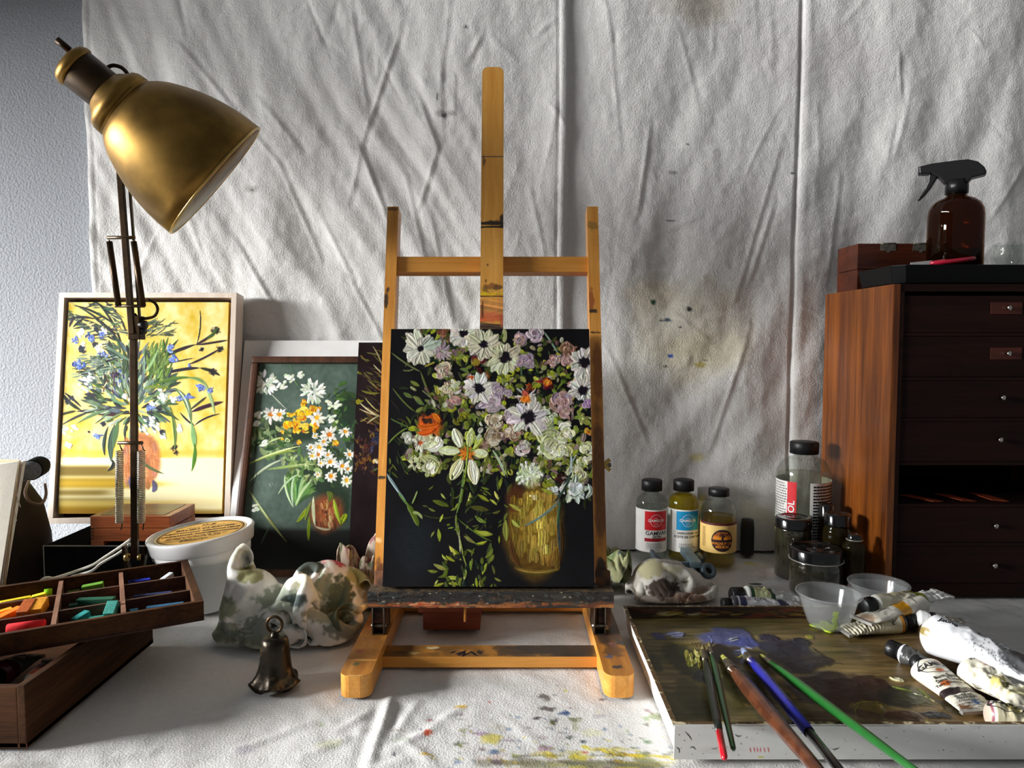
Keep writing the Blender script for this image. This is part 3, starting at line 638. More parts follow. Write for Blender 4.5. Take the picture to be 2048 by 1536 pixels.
bar = slab_from_painter('holder_bar', pt, .033, paintwood, pm('paint_caked_top', (38, 36, 32), rough=.5, col2=(90, 74, 52), vs=160, bump=.6, bs=300), E, .0009, (40, 36, 32))
for xx in (XL0+.002, XR0+.002):
    m = MB(); m.box(xx, xx+.017, -.012, .010, onplane(985, 1250)[1], onplane(985, 1140)[1], pm('grimy_block', (52, 36, 26), rough=.6, col2=(110, 66, 36), vs=90), EM, bev=.002)
    m.build('holder_bracket', E, True)
m = MB(); m.tube([P(930, 1212, Y=.9), P(930, 1243, Y=.905)], .0016, bw_z); m.build('pin', E, True)
# feet
def foot(x0, x1, seed, marks):
    yb = 1.075; yf = .777; z = .0256
    pt = Painter((x0, yb, z), (x1-x0, 0, 0), (0, -(yb-yf), 0), 50, beech1); woodgrain(pt, (160, 98, 36), (200, 136, 58), 'y', .3)
    for u, v, rx, ry, c in marks: pt.blob(u, v, rx, ry, c, a=.75, rag=.8, h=.3)
    r2 = np.linspace(yb-yf, 0, pt.hh); rc = .014
    rowx = np.where(r2 < rc, np.clip(.35+.65*np.sqrt(np.clip(1-((rc-r2)/rc)**2, 0, 1)), 0, 1), 1)
    slab_from_painter('foot', pt, .0256, paintwood, bw_y, E, .0003, (205, 138, 58), rowx)
fx0 = (676-1024)/F*.797; fx1 = (740-1024)/F*.797; gx0 = (1210-1024)/F*.797; gx1 = (1272-1024)/F*.797
dk = (120, 78, 36)
foot(fx0, fx1, 1, [(745, 1260, 30, 30, (130, 84, 40)), (735, 1300, 26, 22, (150, 98, 44)), (722, 1302, 8, 3, (140, 70, 50)), (712, 1328, 6, 3, (70, 90, 60)), (730, 1320, 30, 1.5, (225, 170, 90)), (712, 1352, 30, 2, (230, 190, 120))])
foot(gx0, gx1, 2, [(1215, 1240, 24, 40, (74, 58, 48)), (1222, 1270, 24, 20, (84, 58, 40)), (1225, 1290, 8, 4, (190, 110, 130)), (1218, 1313, 8, 5, (70, 76, 120)), (1235, 1334, 9, 3.5, (40, 44, 60)), (1225, 1300, 20, 12, (90, 62, 40)), (1231, 1355, 5, 4, (60, 32, 28)), (1200, 1255, 14, 30, (60, 46, 40)), (1240, 1285, 10, 6, (60, 62, 66))])
# base rail
ry0, ry1, rz = .852, .885, .0136
pt = Painter((fx1-.004, ry1, rz), (gx0-fx1+.008, 0, 0), (0, -(ry1-ry0), 0), 420, beech1); woodgrain(pt, (150, 96, 38), (188, 128, 56), 'x', 1)
for i in range(40): pt.blob(760+rs.random()*240, 1292+rs.random()*22, 6+rs.random()*26, 2+rs.random()*4, rs.choice([(140, 96, 44), (120, 82, 40), (104, 74, 40)]), a=.5, rag=.8, h=.1)
for i in range(70): pt.blob(1000+rs.random()*205, 1290+rs.random()*22, 8+rs.random()*24, 2+rs.random()*6, rs.choice([(62, 48, 34), (74, 56, 38), (50, 42, 34), (88, 62, 40)]), a=.6, rag=.8, h=.2)
for p0, p1 in [((910, 1310), (935, 1300)), ((920, 1314), (945, 1303)), ((925, 1306), (915, 1312)), ((940, 1302), (955, 1312)), ((930, 1300), (925, 1318)), ((900, 1307), (912, 1302))]: pt.stroke([p0, p1], 6, (24, 26, 34), h=.5)
for u, v, rx, ry, c in [(865, 1296, 14, 2, (225, 205, 160)), (828, 1306, 12, 3, (190, 160, 100)), (1040, 1296, 10, 3, (50, 44, 40)), (960, 1305, 6, 4, (26, 30, 34)), (1130, 1300, 60, 9, (60, 46, 34))]: pt.blob(u, v, rx, ry, c, a=.8, rag=.8, h=.4)
slab_from_painter('base_rail', pt, .0136, paintwood, bw_x, E, .0003, (215, 148, 62))
# hinge plates at the foot of each post
for x0_, x1_ in ((745, 770), (1187, 1211)):
    q0 = P(x0_, 1235, Y=.893).x; q1 = P(x1_, 1235, Y=.893).x; zt = P(750, 1213, Y=.893).z; zb = .0262
    m = MB()
    m.box(q0, q0+.0016, .888, .93, zb, zt, steel); m.box(q1-.0016, q1, .888, .93, zb, zt, steel); m.box(q0, q1, .926, .93, zb, zt, darkin)
    m.tube([(q0-.002, .895, zb+.009), (q1+.002, .895, zb+.009)], .003, steel, 12); m.box(q0, q1, .888, .93, zb, zb+.001, steel)
    m.build('hinge_plate', E, True)
# rear prop leg
m = MB(); m.prism([(-.008, 0), (.008, 0), (.008, .40), (-.008, .40)], -.008, .008, bw_z, axis_frame((-.03, 1.045, .014), Vector((0, -.03, .9)), (1, 0, 0)) @ R(PI/2, 'Z')); m.build('prop_leg', E, True)
m = MB(); m.box(fx1-.01, gx0+.01, 1.03, 1.055, .002, .02, bw_x); m.build('rear_rail', E, True)
# wing nut
wx, ws = onplane(1206, 930, -.012); wp = EP(wx, ws, -.012)
m = MB(); m.tube([wp-Vector((.012, 0, 0)), wp+Vector((.011, 0, 0))], .0028, steel, 12)
for a in (.75, -.75):
    M = T(*(wp+Vector((.001, -.001, 0)))) @ R(-a, 'Y')
    m.box(0, .0115, -.002, .002, -.0022, .0030, brassm, M, bev=.0008)
m.lathe([(0, -.002), (.005, -.002), (.005, .003), (0, .003)], brassm, axis_frame(wp, (1, 0, 0), (0, 0, 1)), 20); m.build('wing_nut', E, True)
# ================================================================== FLOWER CANVAS ON THE EASEL
oil = attr_mat('oil_paint', rough=.5, bump=.25, bs=1600, bd=.0003, spec=.12, grain=.04, gs=1500)
canvas_side = pm('raw_canvas_edge', (222, 216, 204), rough=.85, var=.08, vs=200, bump=.3, bs=1200)
cd_ = .030
cx0, ct = onplane(782, 658, cd_); cx1, _ = onplane(1178, 658, cd_); cb = .0566
xb0, _ = onplane(765, 1180, cd_); cx0 = (cx0+xb0)/2
xb1, _ = onplane(1190, 1180, cd_); cx1 = (cx1+xb1)/2
C1 = thing('flower_painting', 'unframed oil canvas of white, pink and orange flowers on black, standing on the easel', 'painting', tuple(EP((cx0+cx1)/2, cb, cd_)))
pt = Painter(EP(cx0, ct, cd_), (cx1-cx0, 0, 0), -up*(ct-cb), 470, (19, 18, 20))
def A(x, y): return (760+x/4.267, 640+y/4.267)
def Bz(x, y): return (740+x/4.096, 940+y/4.096)
k = 4.267
pt.c += (8*fbm(pt.U*4, pt.V*4, 3, 4))[..., None]
pt.blob(*Bz(360, 600), 40, 60, (26, 32, 36), a=.8, soft=.6, h=0)
DG = [(38, 46, 24), (50, 60, 28), (28, 36, 24), (66, 76, 30)]; MG = [(92, 104, 36), (112, 124, 46), (80, 92, 34), (130, 138, 62)]; BG_ = [(152, 162, 44), (170, 176, 66), (140, 150, 40), (186, 190, 96)]
pt.scatter(110, 800, 1185, 690, 950, 20, 7, DG)
pt.scatter(60, *[A(300, 0)[0], A(1750, 0)[0]], 700, 930, 18, 7, MG)
pt.scatter(50, 775, 880, 850, 960, 22, 4, DG+MG[:1], ang=(-2.6, -.6))
pt.scatter(60, 900, 1180, 900, 1000, 20, 8, DG, ang=(.8, 2.4))
def S(Z, pts, w, c, **kw): pt.stroke([Z(*p) for p in pts], w/k, c, **kw)
# stems upper left
for q, w, c in [([(95, 275), (250, 400), (350, 440)], 18, (96, 104, 60)), ([(350, 440), (400, 600), (470, 720)], 22, (86, 98, 44)), ([(380, 400), (440, 370), (470, 360)], 20, (150, 152, 60)), ([(330, 80), (420, 130), (490, 250)], 26, (110, 120, 70)), ([(490, 90), (560, 160), (600, 240)], 22, (110, 84, 50)),
               ([(110, 580), (220, 730), (300, 780)], 16, (88, 100, 50)), ([(70, 1060), (150, 960), (240, 920)], 16, (110, 124, 50)), ([(90, 840), (160, 880), (260, 920)], 14, (80, 100, 50)), ([(1060, 80), (1070, 130), (1060, 190)], 46, (176, 182, 120)), ([(1200, 230), (1210, 400), (1210, 560)], 20, (70, 88, 56)), ([(1190, 240), (1300, 170), (1400, 150)], 22, (74, 86, 56)),
               ([(1390, 90), (1450, 160), (1530, 300)], 20, (110, 128, 104)), ([(1510, 600), (1580, 500), (1640, 450)], 22, (88, 112, 50)), ([(200, 430), (250, 440), (290, 420)], 12, (110, 120, 80)), ([(260, 570), (290, 590), (310, 600)], 26, (140, 150, 100)), ([(360, 600), (400, 630), (430, 660)], 14, (120, 130, 80))]: S(A, q, w, c, taper=.2)
for x, y in [(340, 700), (420, 700), (300, 540), (320, 670), (450, 740), (240, 640), (720, 440), (560, 480)]: pt.leaf(A(x-40, y-20), A(x+40, y+25), 9, (104, 120, 60))
# green/yellow masses
for x, y, rx, ry, c in [(1080, 450, 100, 60, (146, 158, 44)), (1390, 380, 60, 60, (158, 168, 48)), (600, 540, 55, 60, (160, 162, 62)), (660, 310, 60, 40, (120, 128, 44)), (700, 840, 80, 50, (118, 118, 30)), (1290, 1000, 60, 80, (150, 156, 50)), (1410, 1250, 110, 120, (128, 136, 36)), (1740, 830, 80, 80, (160, 160, 90)), (960, 1230, 90, 90, (84, 96, 34)), (1440, 1380, 80, 60, (130, 138, 36)), (270, 1170, 80, 60, (140, 150, 50)), (440, 1260, 80, 110, (176, 180, 110)),
                        (520, 960, 50, 60, (110, 108, 50)), (1240, 1250, 90, 60, (96, 104, 40)), (1700, 1220, 60, 60, (150, 156, 60)), (1470, 700, 60, 40, (140, 148, 60)), (1330, 700, 60, 30, (120, 130, 60)), (760, 1000, 80, 80, (150, 160, 60))]:
    pt.rose(*A(x, y), max(rx, ry)/k, [c, tuple(int(q*.8) for q in c), tuple(min(255, int(q*1.18)) for q in c)], n=16)
FC = MG+DG+BG_[:2]+[(150, 132, 120), (120, 100, 92), (176, 176, 150), (140, 140, 100), (96, 70, 60)]
HULL = [(500, 200, 260, 160), (900, 450, 420, 330), (1350, 420, 420, 330), (1100, 850, 420, 260), (1500, 950, 320, 330), (600, 650, 200, 150), (420, 1100, 230, 230), (900, 1150, 300, 200), (1600, 1250, 230, 200)]
for i in range(1000):
    hx, hy, hrx, hry = HULL[pt.rs.randint(len(HULL))]; a = pt.rs.rand()*2*PI; q = pt.rs.rand()**.6; x, y = hx+math.cos(a)*q*hrx, hy+math.sin(a)*q*hry; b = pt.rs.rand()*2*PI; L_ = 25+pt.rs.rand()*55
    S(A, [(x, y), (x+math.cos(b)*L_*.5+8, y+math.sin(b)*L_*.5-8), (x+math.cos(b)*L_, y+math.sin(b)*L_)], 20+pt.rs.rand()*34, FC[pt.rs.randint(len(FC))], h=.8)
# lilac / pink / beige blooms
LI = [(186, 168, 176), (170, 150, 160), (200, 186, 186), (158, 138, 150)]; PK = [(196, 160, 152), (178, 138, 130), (206, 178, 166), (160, 118, 110)]; BE = [(176, 158, 132), (200, 186, 160), (150, 128, 104), (214, 202, 178)]
for x, y, r, cs in [(530, 430, 75, BE+PK[:1]), (1250, 340, 75, LI), (1190, 170, 60, PK+LI), (1320, 110, 70, LI), (1150, 350, 60, LI), (960, 690, 115, LI), (1010, 600, 70, LI), (1560, 690, 90, PK+LI[:1]), (1590, 780, 60, PK), (1690, 530, 85, PK), (1600, 250, 62, [(150, 112, 88), (176, 140, 116), (128, 92, 72)]), (1480, 340, 55, PK+LI), (1600, 340, 60, PK), (980, 860, 78, BE),
                   (975, 1000, 80, [(128, 108, 84), (168, 150, 128), (196, 184, 164)]), (1150, 960, 75, [(196, 172, 148), (160, 120, 92), (210, 196, 172)]), (640, 680, 50, PK+[(205, 150, 130)]), (590, 600, 60, BE), (1220, 1090, 70, [(214, 206, 196), (196, 176, 166), (180, 150, 144)]), (1090, 620, 45, LI), (540, 100, 40, [(150, 96, 70), (120, 76, 56)]), (820, 120, 30, BE), (1780, 720, 40, [(156, 120, 160), (180, 150, 176)]), (1100, 800, 45, LI)]:
    pt.rose(*A(x, y), r*1.42/k, cs, n=30)
pt.daisy(*A(530, 270), 88/k, (186, 164, 174), None, n=16, wf=.3)
# deep reds
for x, y, r, cs in [(830, 340, 80, [(92, 22, 30), (70, 18, 26), (120, 36, 36)]), (850, 420, 40, [(80, 18, 28), (60, 14, 22)]), (1440, 540, 88, [(96, 20, 32), (70, 14, 26), (120, 30, 36)]), (1290, 570, 55, [(150, 66, 30), (120, 50, 28)]), (1140, 790, 50, [(70, 22, 34), (52, 18, 28)]), (900, 480, 60, [(130, 72, 36), (110, 60, 34)]), (1540, 1370, 70, [(60, 26, 24), (40, 20, 20)])]: pt.rose(*A(x, y), r/k, cs, n=18)
pt.blob(*A(815, 360), 34/k, 30/k, (148, 128, 40), rag=.5); pt.blob(*A(1425, 530), 40/k, 34/k, (214, 110, 34), rag=.6, h=1); pt.blob(*A(1425, 530), 20/k, 16/k, (226, 160, 50), rag=.6, h=1)
# greenish white and cream clusters
CW = [(222, 222, 190), (204, 208, 160), (232, 230, 210), (186, 192, 130)]
for x, y, r, cs, n in [(400, 1010, 110, CW, 26), (420, 1250, 90, CW, 18), (1420, 860, 85, [(196, 206, 176), (214, 216, 190), (160, 172, 120)], 20), (1460, 1060, 130, CW, 34), (1590, 980, 80, CW, 18), (1760, 1090, 60, CW, 14), (1560, 1130, 70, CW, 14), (1690, 1320, 80, [(196, 196, 160), (170, 170, 120)], 16), (230, 1000, 60, [(206, 206, 190), (170, 176, 150)], 12), (640, 560, 60, CW, 12), (840, 560, 60, [(220, 218, 200)], 8), (1660, 1450, 100, [(222, 228, 222), (200, 210, 206), (180, 190, 170)], 26), (1500, 1450, 50, [(214, 218, 210)], 10), (1750, 1200, 60, CW, 12)]: pt.rose(*A(x, y), r*1.4/k, cs, n=int(n*1.5))
for x, y, r in [(1280, 1330, 105)]:
    pt.blob(*A(x, y), 100/k, 105/k, (206, 216, 180), rag=.3, h=.6)
    for i in range(46):
        a = random.random()*2*PI; q = r*random.random()**.6; u, v = A(x+math.cos(a)*q, y+math.sin(a)*q); pt.stroke([(u, v), (u+math.cos(a)*5, v+math.sin(a)*5)], 6, random.choice([(232, 238, 220), (214, 224, 190), (190, 206, 150), (240, 242, 234)]), h=1.3, tip=.5)
# white anemones with dark eyes
W_ = (232, 228, 220)
for x, y, r, n, cr, sq, c in [(350, 245, 118, 14, .2, .95, (228, 228, 214)), (715, 120, 120, 14, .3, .8, W_), (885, 210, 118, 13, .28, .85, (226, 222, 196)), (1068, 325, 112, 11, .42, 1.1, (222, 222, 190)), (845, 585, 104, 13, .42, 1, W_), (1270, 830, 132, 11, .4, .95, (234, 228, 226)), (1745, 365, 112, 12, .4, 1, W_), (1735, 600, 98, 10, .42, .9, W_)]:
    pt.daisy(*A(x, y), r*1.12/k, c, (24, 18, 26), n=n+3, cr=cr*.9, sq=sq, wf=.62)
pt.daisy(*A(345, 1050), 70/k, (220, 220, 196), (190, 90, 50), n=9, cr=.3); pt.daisy(*A(300, 1230), 60/k, (214, 214, 170), (40, 44, 36), n=7, cr=.25)
# orange blooms
OR = [(212, 92, 24), (196, 78, 22), (226, 112, 36), (180, 66, 24)]
pt.blob(*A(432, 890), 92/k, 84/k, (206, 88, 24), rag=.5, h=.8); pt.rose(*A(430, 885), 105/k, OR, n=34); pt.blob(*A(400, 860), 45/k, 26/k, (60, 40, 28), rag=.8, h=.2); pt.stroke([A(330, 900), A(420, 940), A(510, 880)], 13, (222, 100, 26), h=1.2); pt.stroke([A(320, 960), A(400, 980), A(470, 930)], 13, (214, 88, 24), h=1.2); pt.stroke([A(440, 800), A(490, 830), A(510, 880)], 12, (226, 110, 30), h=1)
pt.rose(*A(780, 490), 36/k, OR, n=8)
pt.daisy(*A(1250, 660), 90/k, (226, 220, 214), None, n=9, a0=-PI, wf=.22); pt.blob(*A(1245, 675), 42/k, 36/k, (222, 122, 34), rag=.5, h=1); pt.blob(*A(1240, 625), 30/k, 26/k, (196, 90, 70), rag=.6, h=.6)
pt.rose(*A(1780, 960), 60/k, [(206, 150, 40), (196, 110, 36), (220, 178, 70)], n=14)
# daffodil
for p0, p1, w, c in [((690, 1080), (635, 930), 105, (236, 236, 214)), ((760, 1080), (785, 925), 80, (214, 222, 160)), ((680, 1120), (505, 1110), 90, (226, 232, 190)), ((800, 1130), (925, 1150), 90, (226, 230, 190)), ((700, 1190), (610, 1360), 115, (232, 234, 196)), ((780, 1200), (815, 1400), 115, (238, 238, 216)), ((800, 1100), (880, 1010), 50, (196, 206, 110))]:
    for j in range(9):
        o = (j-4)/4.; dx, dy = p1[0]-p0[0], p1[1]-p0[1]; L_ = math.hypot(dx, dy); nx, ny = -dy/L_, dx/L_; ww = w*.52*o
        S(A, [(p0[0]+nx*ww*.25, p0[1]+ny*ww*.25), (p0[0]+dx*.55+nx*ww, p0[1]+dy*.55+ny*ww), (p1[0]+nx*ww*.15, p1[1]+ny*ww*.15)], w*.3, tuple(np.array(c)*(1-.06*abs(o))+np.array([0, 0, -34])*(abs(o) > .8)), h=1.3, taper=.45, tip=.3)
pt.rose(*A(740, 1145), 72/k, [(200, 110, 34), (178, 92, 30), (214, 140, 50), (150, 96, 40)], n=24)
for a in range(9): q = a*.75; S(A, [(740, 1145), (740+math.cos(q)*82, 1145+math.sin(q)*78)], 16, (206, 120, 40), h=1)
S(A, [(755, 1050), (745, 1200), (715, 1420)], 16, (130, 150, 50), taper=.1); S(A, [(715, 1420), (700, 1500), (690, 1560)], 18, (104, 124, 44), taper=.1)
S(A, [(1000, 1090), (1060, 1180), (1090, 1350)], 20, (120, 138, 80)); S(A, [(960, 1110), (1030, 1200), (1070, 1340)], 24, (176, 190, 150)); S(A, [(930, 1130), (900, 1250), (880, 1340)], 26, (100, 112, 40))
S(A, [(1630, 1140), (1640, 1220), (1620, 1330)], 24, (160, 180, 176)); S(A, [(1680, 1150), (1650, 1180), (1635, 1240)], 12, (176, 192, 186)); S(A, [(1560, 1410), (1620, 1340), (1640, 1300)], 22, (50, 66, 60))
S(A, [(860, 870), (850, 890), (880, 905)], 20, (220, 222, 200)); S(A, [(60, 1310), (120, 1390), (200, 1530)], 18, (130, 156, 150))
# vase
S2 = lambda pts, w, c, **kw: pt.stroke([Bz(*p) for p in pts], w/4.096, c, **kw)
pt.blob(*Bz(1345, 560), 58, 82, (86, 62, 20), soft=.2, rag=.12, h=.3); pt.blob(*Bz(1350, 380), 50, 62, (120, 92, 28), soft=.3, rag=.2, h=.3); pt.blob(*Bz(1190, 230), 18, 28, (80, 44, 22), a=.9)
for i in range(110):
    x = 1170+random.random()*370; y = 170+random.random()*560; f = 1-min(1, abs(x-1380)/230); g = 1-max(0, (y-560)/260)
    c = np.array([96, 70, 22])*(1-f*g)+np.array([190, 164, 70])*f*g; S2([(x, y), (x+random.uniform(-6, 6), y+40+random.random()*50)], 52, tuple(c), var=.22, taper=.2, h=.8, tip=.6, a=.7)
for x, y, w, h_, c in [(1345, 225, 60, 40, (216, 206, 140)), (1310, 250, 50, 60, (176, 150, 60)), (1420, 560, 60, 130, (180, 160, 70)), (1400, 450, 50, 60, (196, 176, 84)), (1440, 650, 40, 80, (196, 180, 90)), (1240, 260, 40, 60, (150, 120, 40))]:
    for j in range(4): S2([(x-w/2+j*w/4, y-h_/2), (x-w/2+j*w/4, y+h_/2)], w/3, c, var=.2, taper=.1, h=1.2)
for j in range(3): S2([(1180, 790+j*12), (1360, 860+j*16), (1550, 800+j*10)], 16, [(110, 88, 34), (150, 126, 60), (80, 62, 24)][j], h=.8)
S2([(1150, 560), (1160, 700), (1230, 790)], 50, (70, 52, 20), a=.8); S2([(1560, 420), (1580, 620), (1550, 780)], 40, (66, 46, 20), a=.8)
for q, w, c in [([(1560, 240), (1440, 380), (1260, 460)], 20, (104, 130, 124)), ([(1555, 230), (1530, 420), (1560, 700)], 26, (50, 66, 50)), ([(1560, 250), (1550, 330), (1530, 460)], 22, (70, 88, 60)), ([(1640, 60), (1600, 170), (1500, 270)], 24, (64, 80, 60)),
               ([(770, 0), (760, 200), (710, 360)], 20, (96, 118, 44)), ([(710, 360), (700, 450), (735, 560)], 24, (84, 104, 40)), ([(720, 430), (740, 600), (740, 680)], 14, (170, 178, 120)), ([(740, 560), (760, 700), (790, 780)], 14, (120, 130, 60)), ([(790, 770), (790, 850), (770, 900)], 22, (150, 158, 90)),
               ([(140, 40), (210, 150), (300, 260)], 20, (150, 170, 170)), ([(230, 180), (280, 260), (330, 300)], 18, (100, 124, 60)), ([(390, 170), (370, 230), (345, 280)], 14, (130, 148, 80)), ([(310, 280), (360, 360), (400, 460)], 46, (84, 104, 34)), ([(350, 350), (400, 340), (430, 400)], 26, (150, 170, 110)),
               ([(420, 360), (560, 420), (700, 380)], 10, (60, 70, 34)), ([(700, 380), (900, 560), (1000, 580)], 12, (80, 94, 40)), ([(780, 520), (850, 600), (900, 620)], 12, (90, 104, 44))]: S2(q, w, c, taper=.2)
LV = [((510, 250), (650, 300)), ((580, 190), (620, 240)), ((720, 270), (690, 320)), ((600, 360), (570, 430)), ((560, 480), (570, 590)), ((500, 550), (530, 500)), ((820, 300), (980, 330)), ((860, 370), (960, 430)), ((1000, 350), (1070, 330)), ((1020, 170), (1060, 250)), ((850, 490), (1000, 530)), ((880, 510), (1010, 530)), ((870, 600), (960, 580)), ((770, 540), (860, 600)), ((990, 590), (970, 780)), ((1010, 640), (940, 720)), ((1000, 780), (1020, 860)), ((650, 620), (750, 740)), ((690, 650), (740, 720)), ((590, 690), (640, 740)), ((620, 700), (700, 750)),
      ((520, 770), (640, 820)), ((590, 750), (650, 820)), ((470, 820), (560, 830)), ((560, 880), (640, 850)), ((530, 940), (560, 900)), ((520, 950), (610, 925)), ((620, 880), (740, 890)), ((640, 930), (740, 940)), ((1020, 880), (1080, 910)), ((1020, 930), (1040, 975)), ((840, 720), (820, 800)), ((790, 650), (860, 680)), ((900, 900), (905, 975)), ((870, 880), (880, 970)), ((850, 930), (840, 970)), ((920, 860), (960, 760)), ((1110, 400), (1120, 590)), ((1090, 440), (1050, 470)), ((1130, 350), (1100, 420)), ((1200, 400), (1230, 460)), ((1160, 400), (1230, 470)), ((1060, 540), (1060, 600)), ((1140, 280), (1240, 340)), ((1400, 150), (1500, 200)), ((800, 450), (790, 480)), ((430, 290), (480, 300)), ((480, 310), (540, 340)), ((760, 60), (840, 100)), ((820, 180), (800, 260)), ((880, 200), (980, 260)), ((980, 240), (1040, 290)), ((1090, 60), (1060, 160)), ((640, 480), (690, 470)), ((560, 260), (640, 280)), ((660, 330), (720, 300)), ((520, 130), (480, 160))]
for i, (a, b) in enumerate(LV):
    c = (MG+BG_)[(i*7) % 8]; L_ = math.hypot(a[0]-b[0], a[1]-b[1]); pt.leaf(Bz(*a), Bz(*b), max(4, L_*.3/4.1), tuple(np.array(c)*.92), bend=.1)
pt.scatter(40, *[Bz(620, 0)[0], Bz(1030, 0)[0]], Bz(0, 640)[1], Bz(0, 960)[1], 16, 6, DG+MG[:2], ang=(1., 2.2)); pt.scatter(30, 890, 1010, 960, 1060, 14, 4, DG+MG[:1])
slab_from_painter('stretched_canvas', pt, .017, oil, canvas_side, C1, .0007, (225, 220, 208))
# ================================================================== YELLOW PAINTING (far left)
def Q3(x, y): return (x/2.954, 560+y/2.954)
fz0 = .079; yb_, yt_ = 1.240, 1.298
TLc = P(124, 585, Y=yt_); TRc = P(477, 585, Y=yt_); BLc = Vector((P(89, 1047, Y=yb_).x, yb_, fz0)); BRc = Vector((P(455, 1050, Y=yb_).x, yb_, fz0))
xl, xr = (TLc.x+BLc.x)/2, (TRc.x+BRc.x)/2
O_ = Vector((xl, yt_, TLc.z)); ex_ = Vector((xr-xl, 0, 0)); ey_ = Vector((0, yb_-yt_, fz0-TLc.z))
PF = thing('framed_painting', 'yellow oil painting of blue flowers in a pale wood floater frame, leaning at the left', 'painting', ((xl+xr)/2, yb_, fz0))
nn_ = ex_.cross(ey_).normalized()
if nn_.y > 0: nn_ = -nn_
def bar_frame(O, ex, ey, w, depth, mat, parent, name='frame', bev=.0006):
    W, Hh = ex.length, ey.length; X = ex.normalized(); Yv = ey.normalized(); n = X.cross(Yv).normalized()
    if n.y > 0: n = -n
    M = Matrix(((X.x, Yv.x, n.x, O.x), (X.y, Yv.y, n.y, O.y), (X.z, Yv.z, n.z, O.z), (0, 0, 0, 1)))
    m = MB(); m.box(0, W, 0, w, -depth, 0, mat, M, bev); m.box(0, W, Hh-w, Hh, -depth, 0, mat, M, bev)
    m.box(0, w, w, Hh-w, -depth, 0, mat, M, bev); m.box(W-w, W, w, Hh-w, -depth, 0, mat, M, bev)
    return m, M
palewood = wood('pale_frame_wood', (216, 198, 180), (236, 222, 206), 2, .5, 0, 30, .08)
m, M_ = bar_frame(O_, ex_, ey_, .0095, .034, palewood, PF)
m.box(.009, ex_.length-.009, .009, ey_.length-.009, -.034, -.030, pm('frame_back', (70, 50, 34), rough=.7), M_); m.build('frame', PF, True)
gp = .0155; Xn, Yn = ex_.normalized(), ey_.normalized()
pt = Painter(O_+Xn*gp+Yn*gp*1.1-nn_*-.0-nn_*.004, Xn*(ex_.length-2*gp), Yn*(ey_.length-2.2*gp), 360, (238, 214, 130))
n1 = fbm(pt.U*7, pt.V*9, 3, 4); n2 = fbm(pt.U*22, pt.V*22, 4, 3)
pt.c[:] = np.array((236, 208, 112))+n1[..., None]*np.array((26, 34, 70))+n2[..., None]*np.array((12, 16, 40))
# painted table: pale shelf, ochre band, and a cast shadow painted in at lower left
vt = pt.V; tb = sm(.735, .745, vt)
pt.c[:] = pt.c*(1-tb[..., None])+np.array((250, 240, 190))*tb[..., None]
def band(v0, v1, u1, c, a):
    mk = sm(v0-.01, v0+.015, vt)*(1-sm(v1-.015, v1+.01, vt))*(1-sm(u1-.15, u1+.15, pt.U+.1*fbm(pt.U*3, vt*20, 9, 2)))*a
    pt.c[:] = pt.c*(1-mk[..., None])+np.array(c)*mk[..., None]
band(.70, .735, 3, (226, 178, 60), .7); band(.775, .83, .42, (112, 90, 26), .95); band(.83, .885, .50, (150, 118, 22), .95); band(.885, .92, .34, (120, 98, 34), .9); band(.925, 1.02, .45, (100, 80, 18), .95); band(.845, .875, .62, (206, 168, 26), .5); band(.94, 1.02, .8, (196, 150, 24), .6); band(.98, 1.05, 1.5, (150, 110, 20), .7); band(.93, .97, 3, (240, 222, 150), .5)
k3 = 2.954
def S3(pts, w, c, **kw): pt.stroke([Q3(*p) for p in pts], w/k3, c, **kw)
DK = (44, 52, 46); G1 = (74, 96, 72); G2 = (100, 128, 88); GY = (120, 140, 120); BR_ = (58, 38, 44)
# pot
pt.blob(*Q3(830, 1070), 40, 58, (188, 118, 72), rag=.12, soft=.12, h=.4)
for i in range(30): x = 730+random.random()*190; y = 920+random.random()*260; S3([(x, y), (x+8, y+60)], 30, random.choice([(196, 126, 78), (170, 100, 62), (206, 142, 96), (176, 120, 90)]), a=.8, h=.7)
S3([(770, 1150), (780, 1220), (790, 1240)], 40, (70, 80, 140), a=.7); S3([(900, 1180), (930, 1230), (900, 1250)], 34, (66, 60, 110), a=.8); S3([(700, 1060), (690, 1120), (710, 1200)], 20, (110, 74, 50), a=.7)
# upper left feathery branches
for q in [[(730, 450), (700, 250), (560, 120)], [(735, 440), (680, 260), (410, 130)], [(740, 430), (640, 250), (420, 220)], [(720, 300), (640, 150), (520, 115)], [(750, 330), (720, 200), (600, 110)], [(700, 280), (560, 170), (430, 150)]]: S3(q, 15, DK, taper=.3)
for i in range(120):
    t_ = random.random(); b = random.choice([((730, 450), (560, 120)), ((735, 440), (420, 180)), ((760, 330), (640, 110)), ((700, 320), (430, 230))]); x = b[0][0]+(b[1][0]-b[0][0])*t_+random.uniform(-20, 20); y = b[0][1]+(b[1][1]-b[0][1])*t_+random.uniform(-20, 20); a = random.uniform(2.6, 4.2)
    L_ = random.uniform(40, 90); S3([(x, y), (x+math.cos(a)*L_, y+math.sin(a)*L_*.6)], random.uniform(7, 14), random.choice([DK, G1, (90, 100, 80), (206, 204, 140), (120, 130, 100)]), h=.6)
for q in [[(410, 230), (480, 210), (560, 230)], [(560, 230), (620, 260), (680, 330)], [(430, 280), (460, 250), (500, 225)], [(410, 280), (420, 240), (440, 225)]]: S3(q, 18, (50, 48, 50))
for i in range(60):
    x = 820+random.random()*180; y = 250+random.random()*90; a = random.uniform(-.7, 0.1); L_ = random.uniform(40, 80); S3([(x, y), (x+math.cos(a)*L_, y+math.sin(a)*L_)], 8, random.choice([(90, 104, 76), (60, 70, 56), (150, 160, 110)]), h=.5)
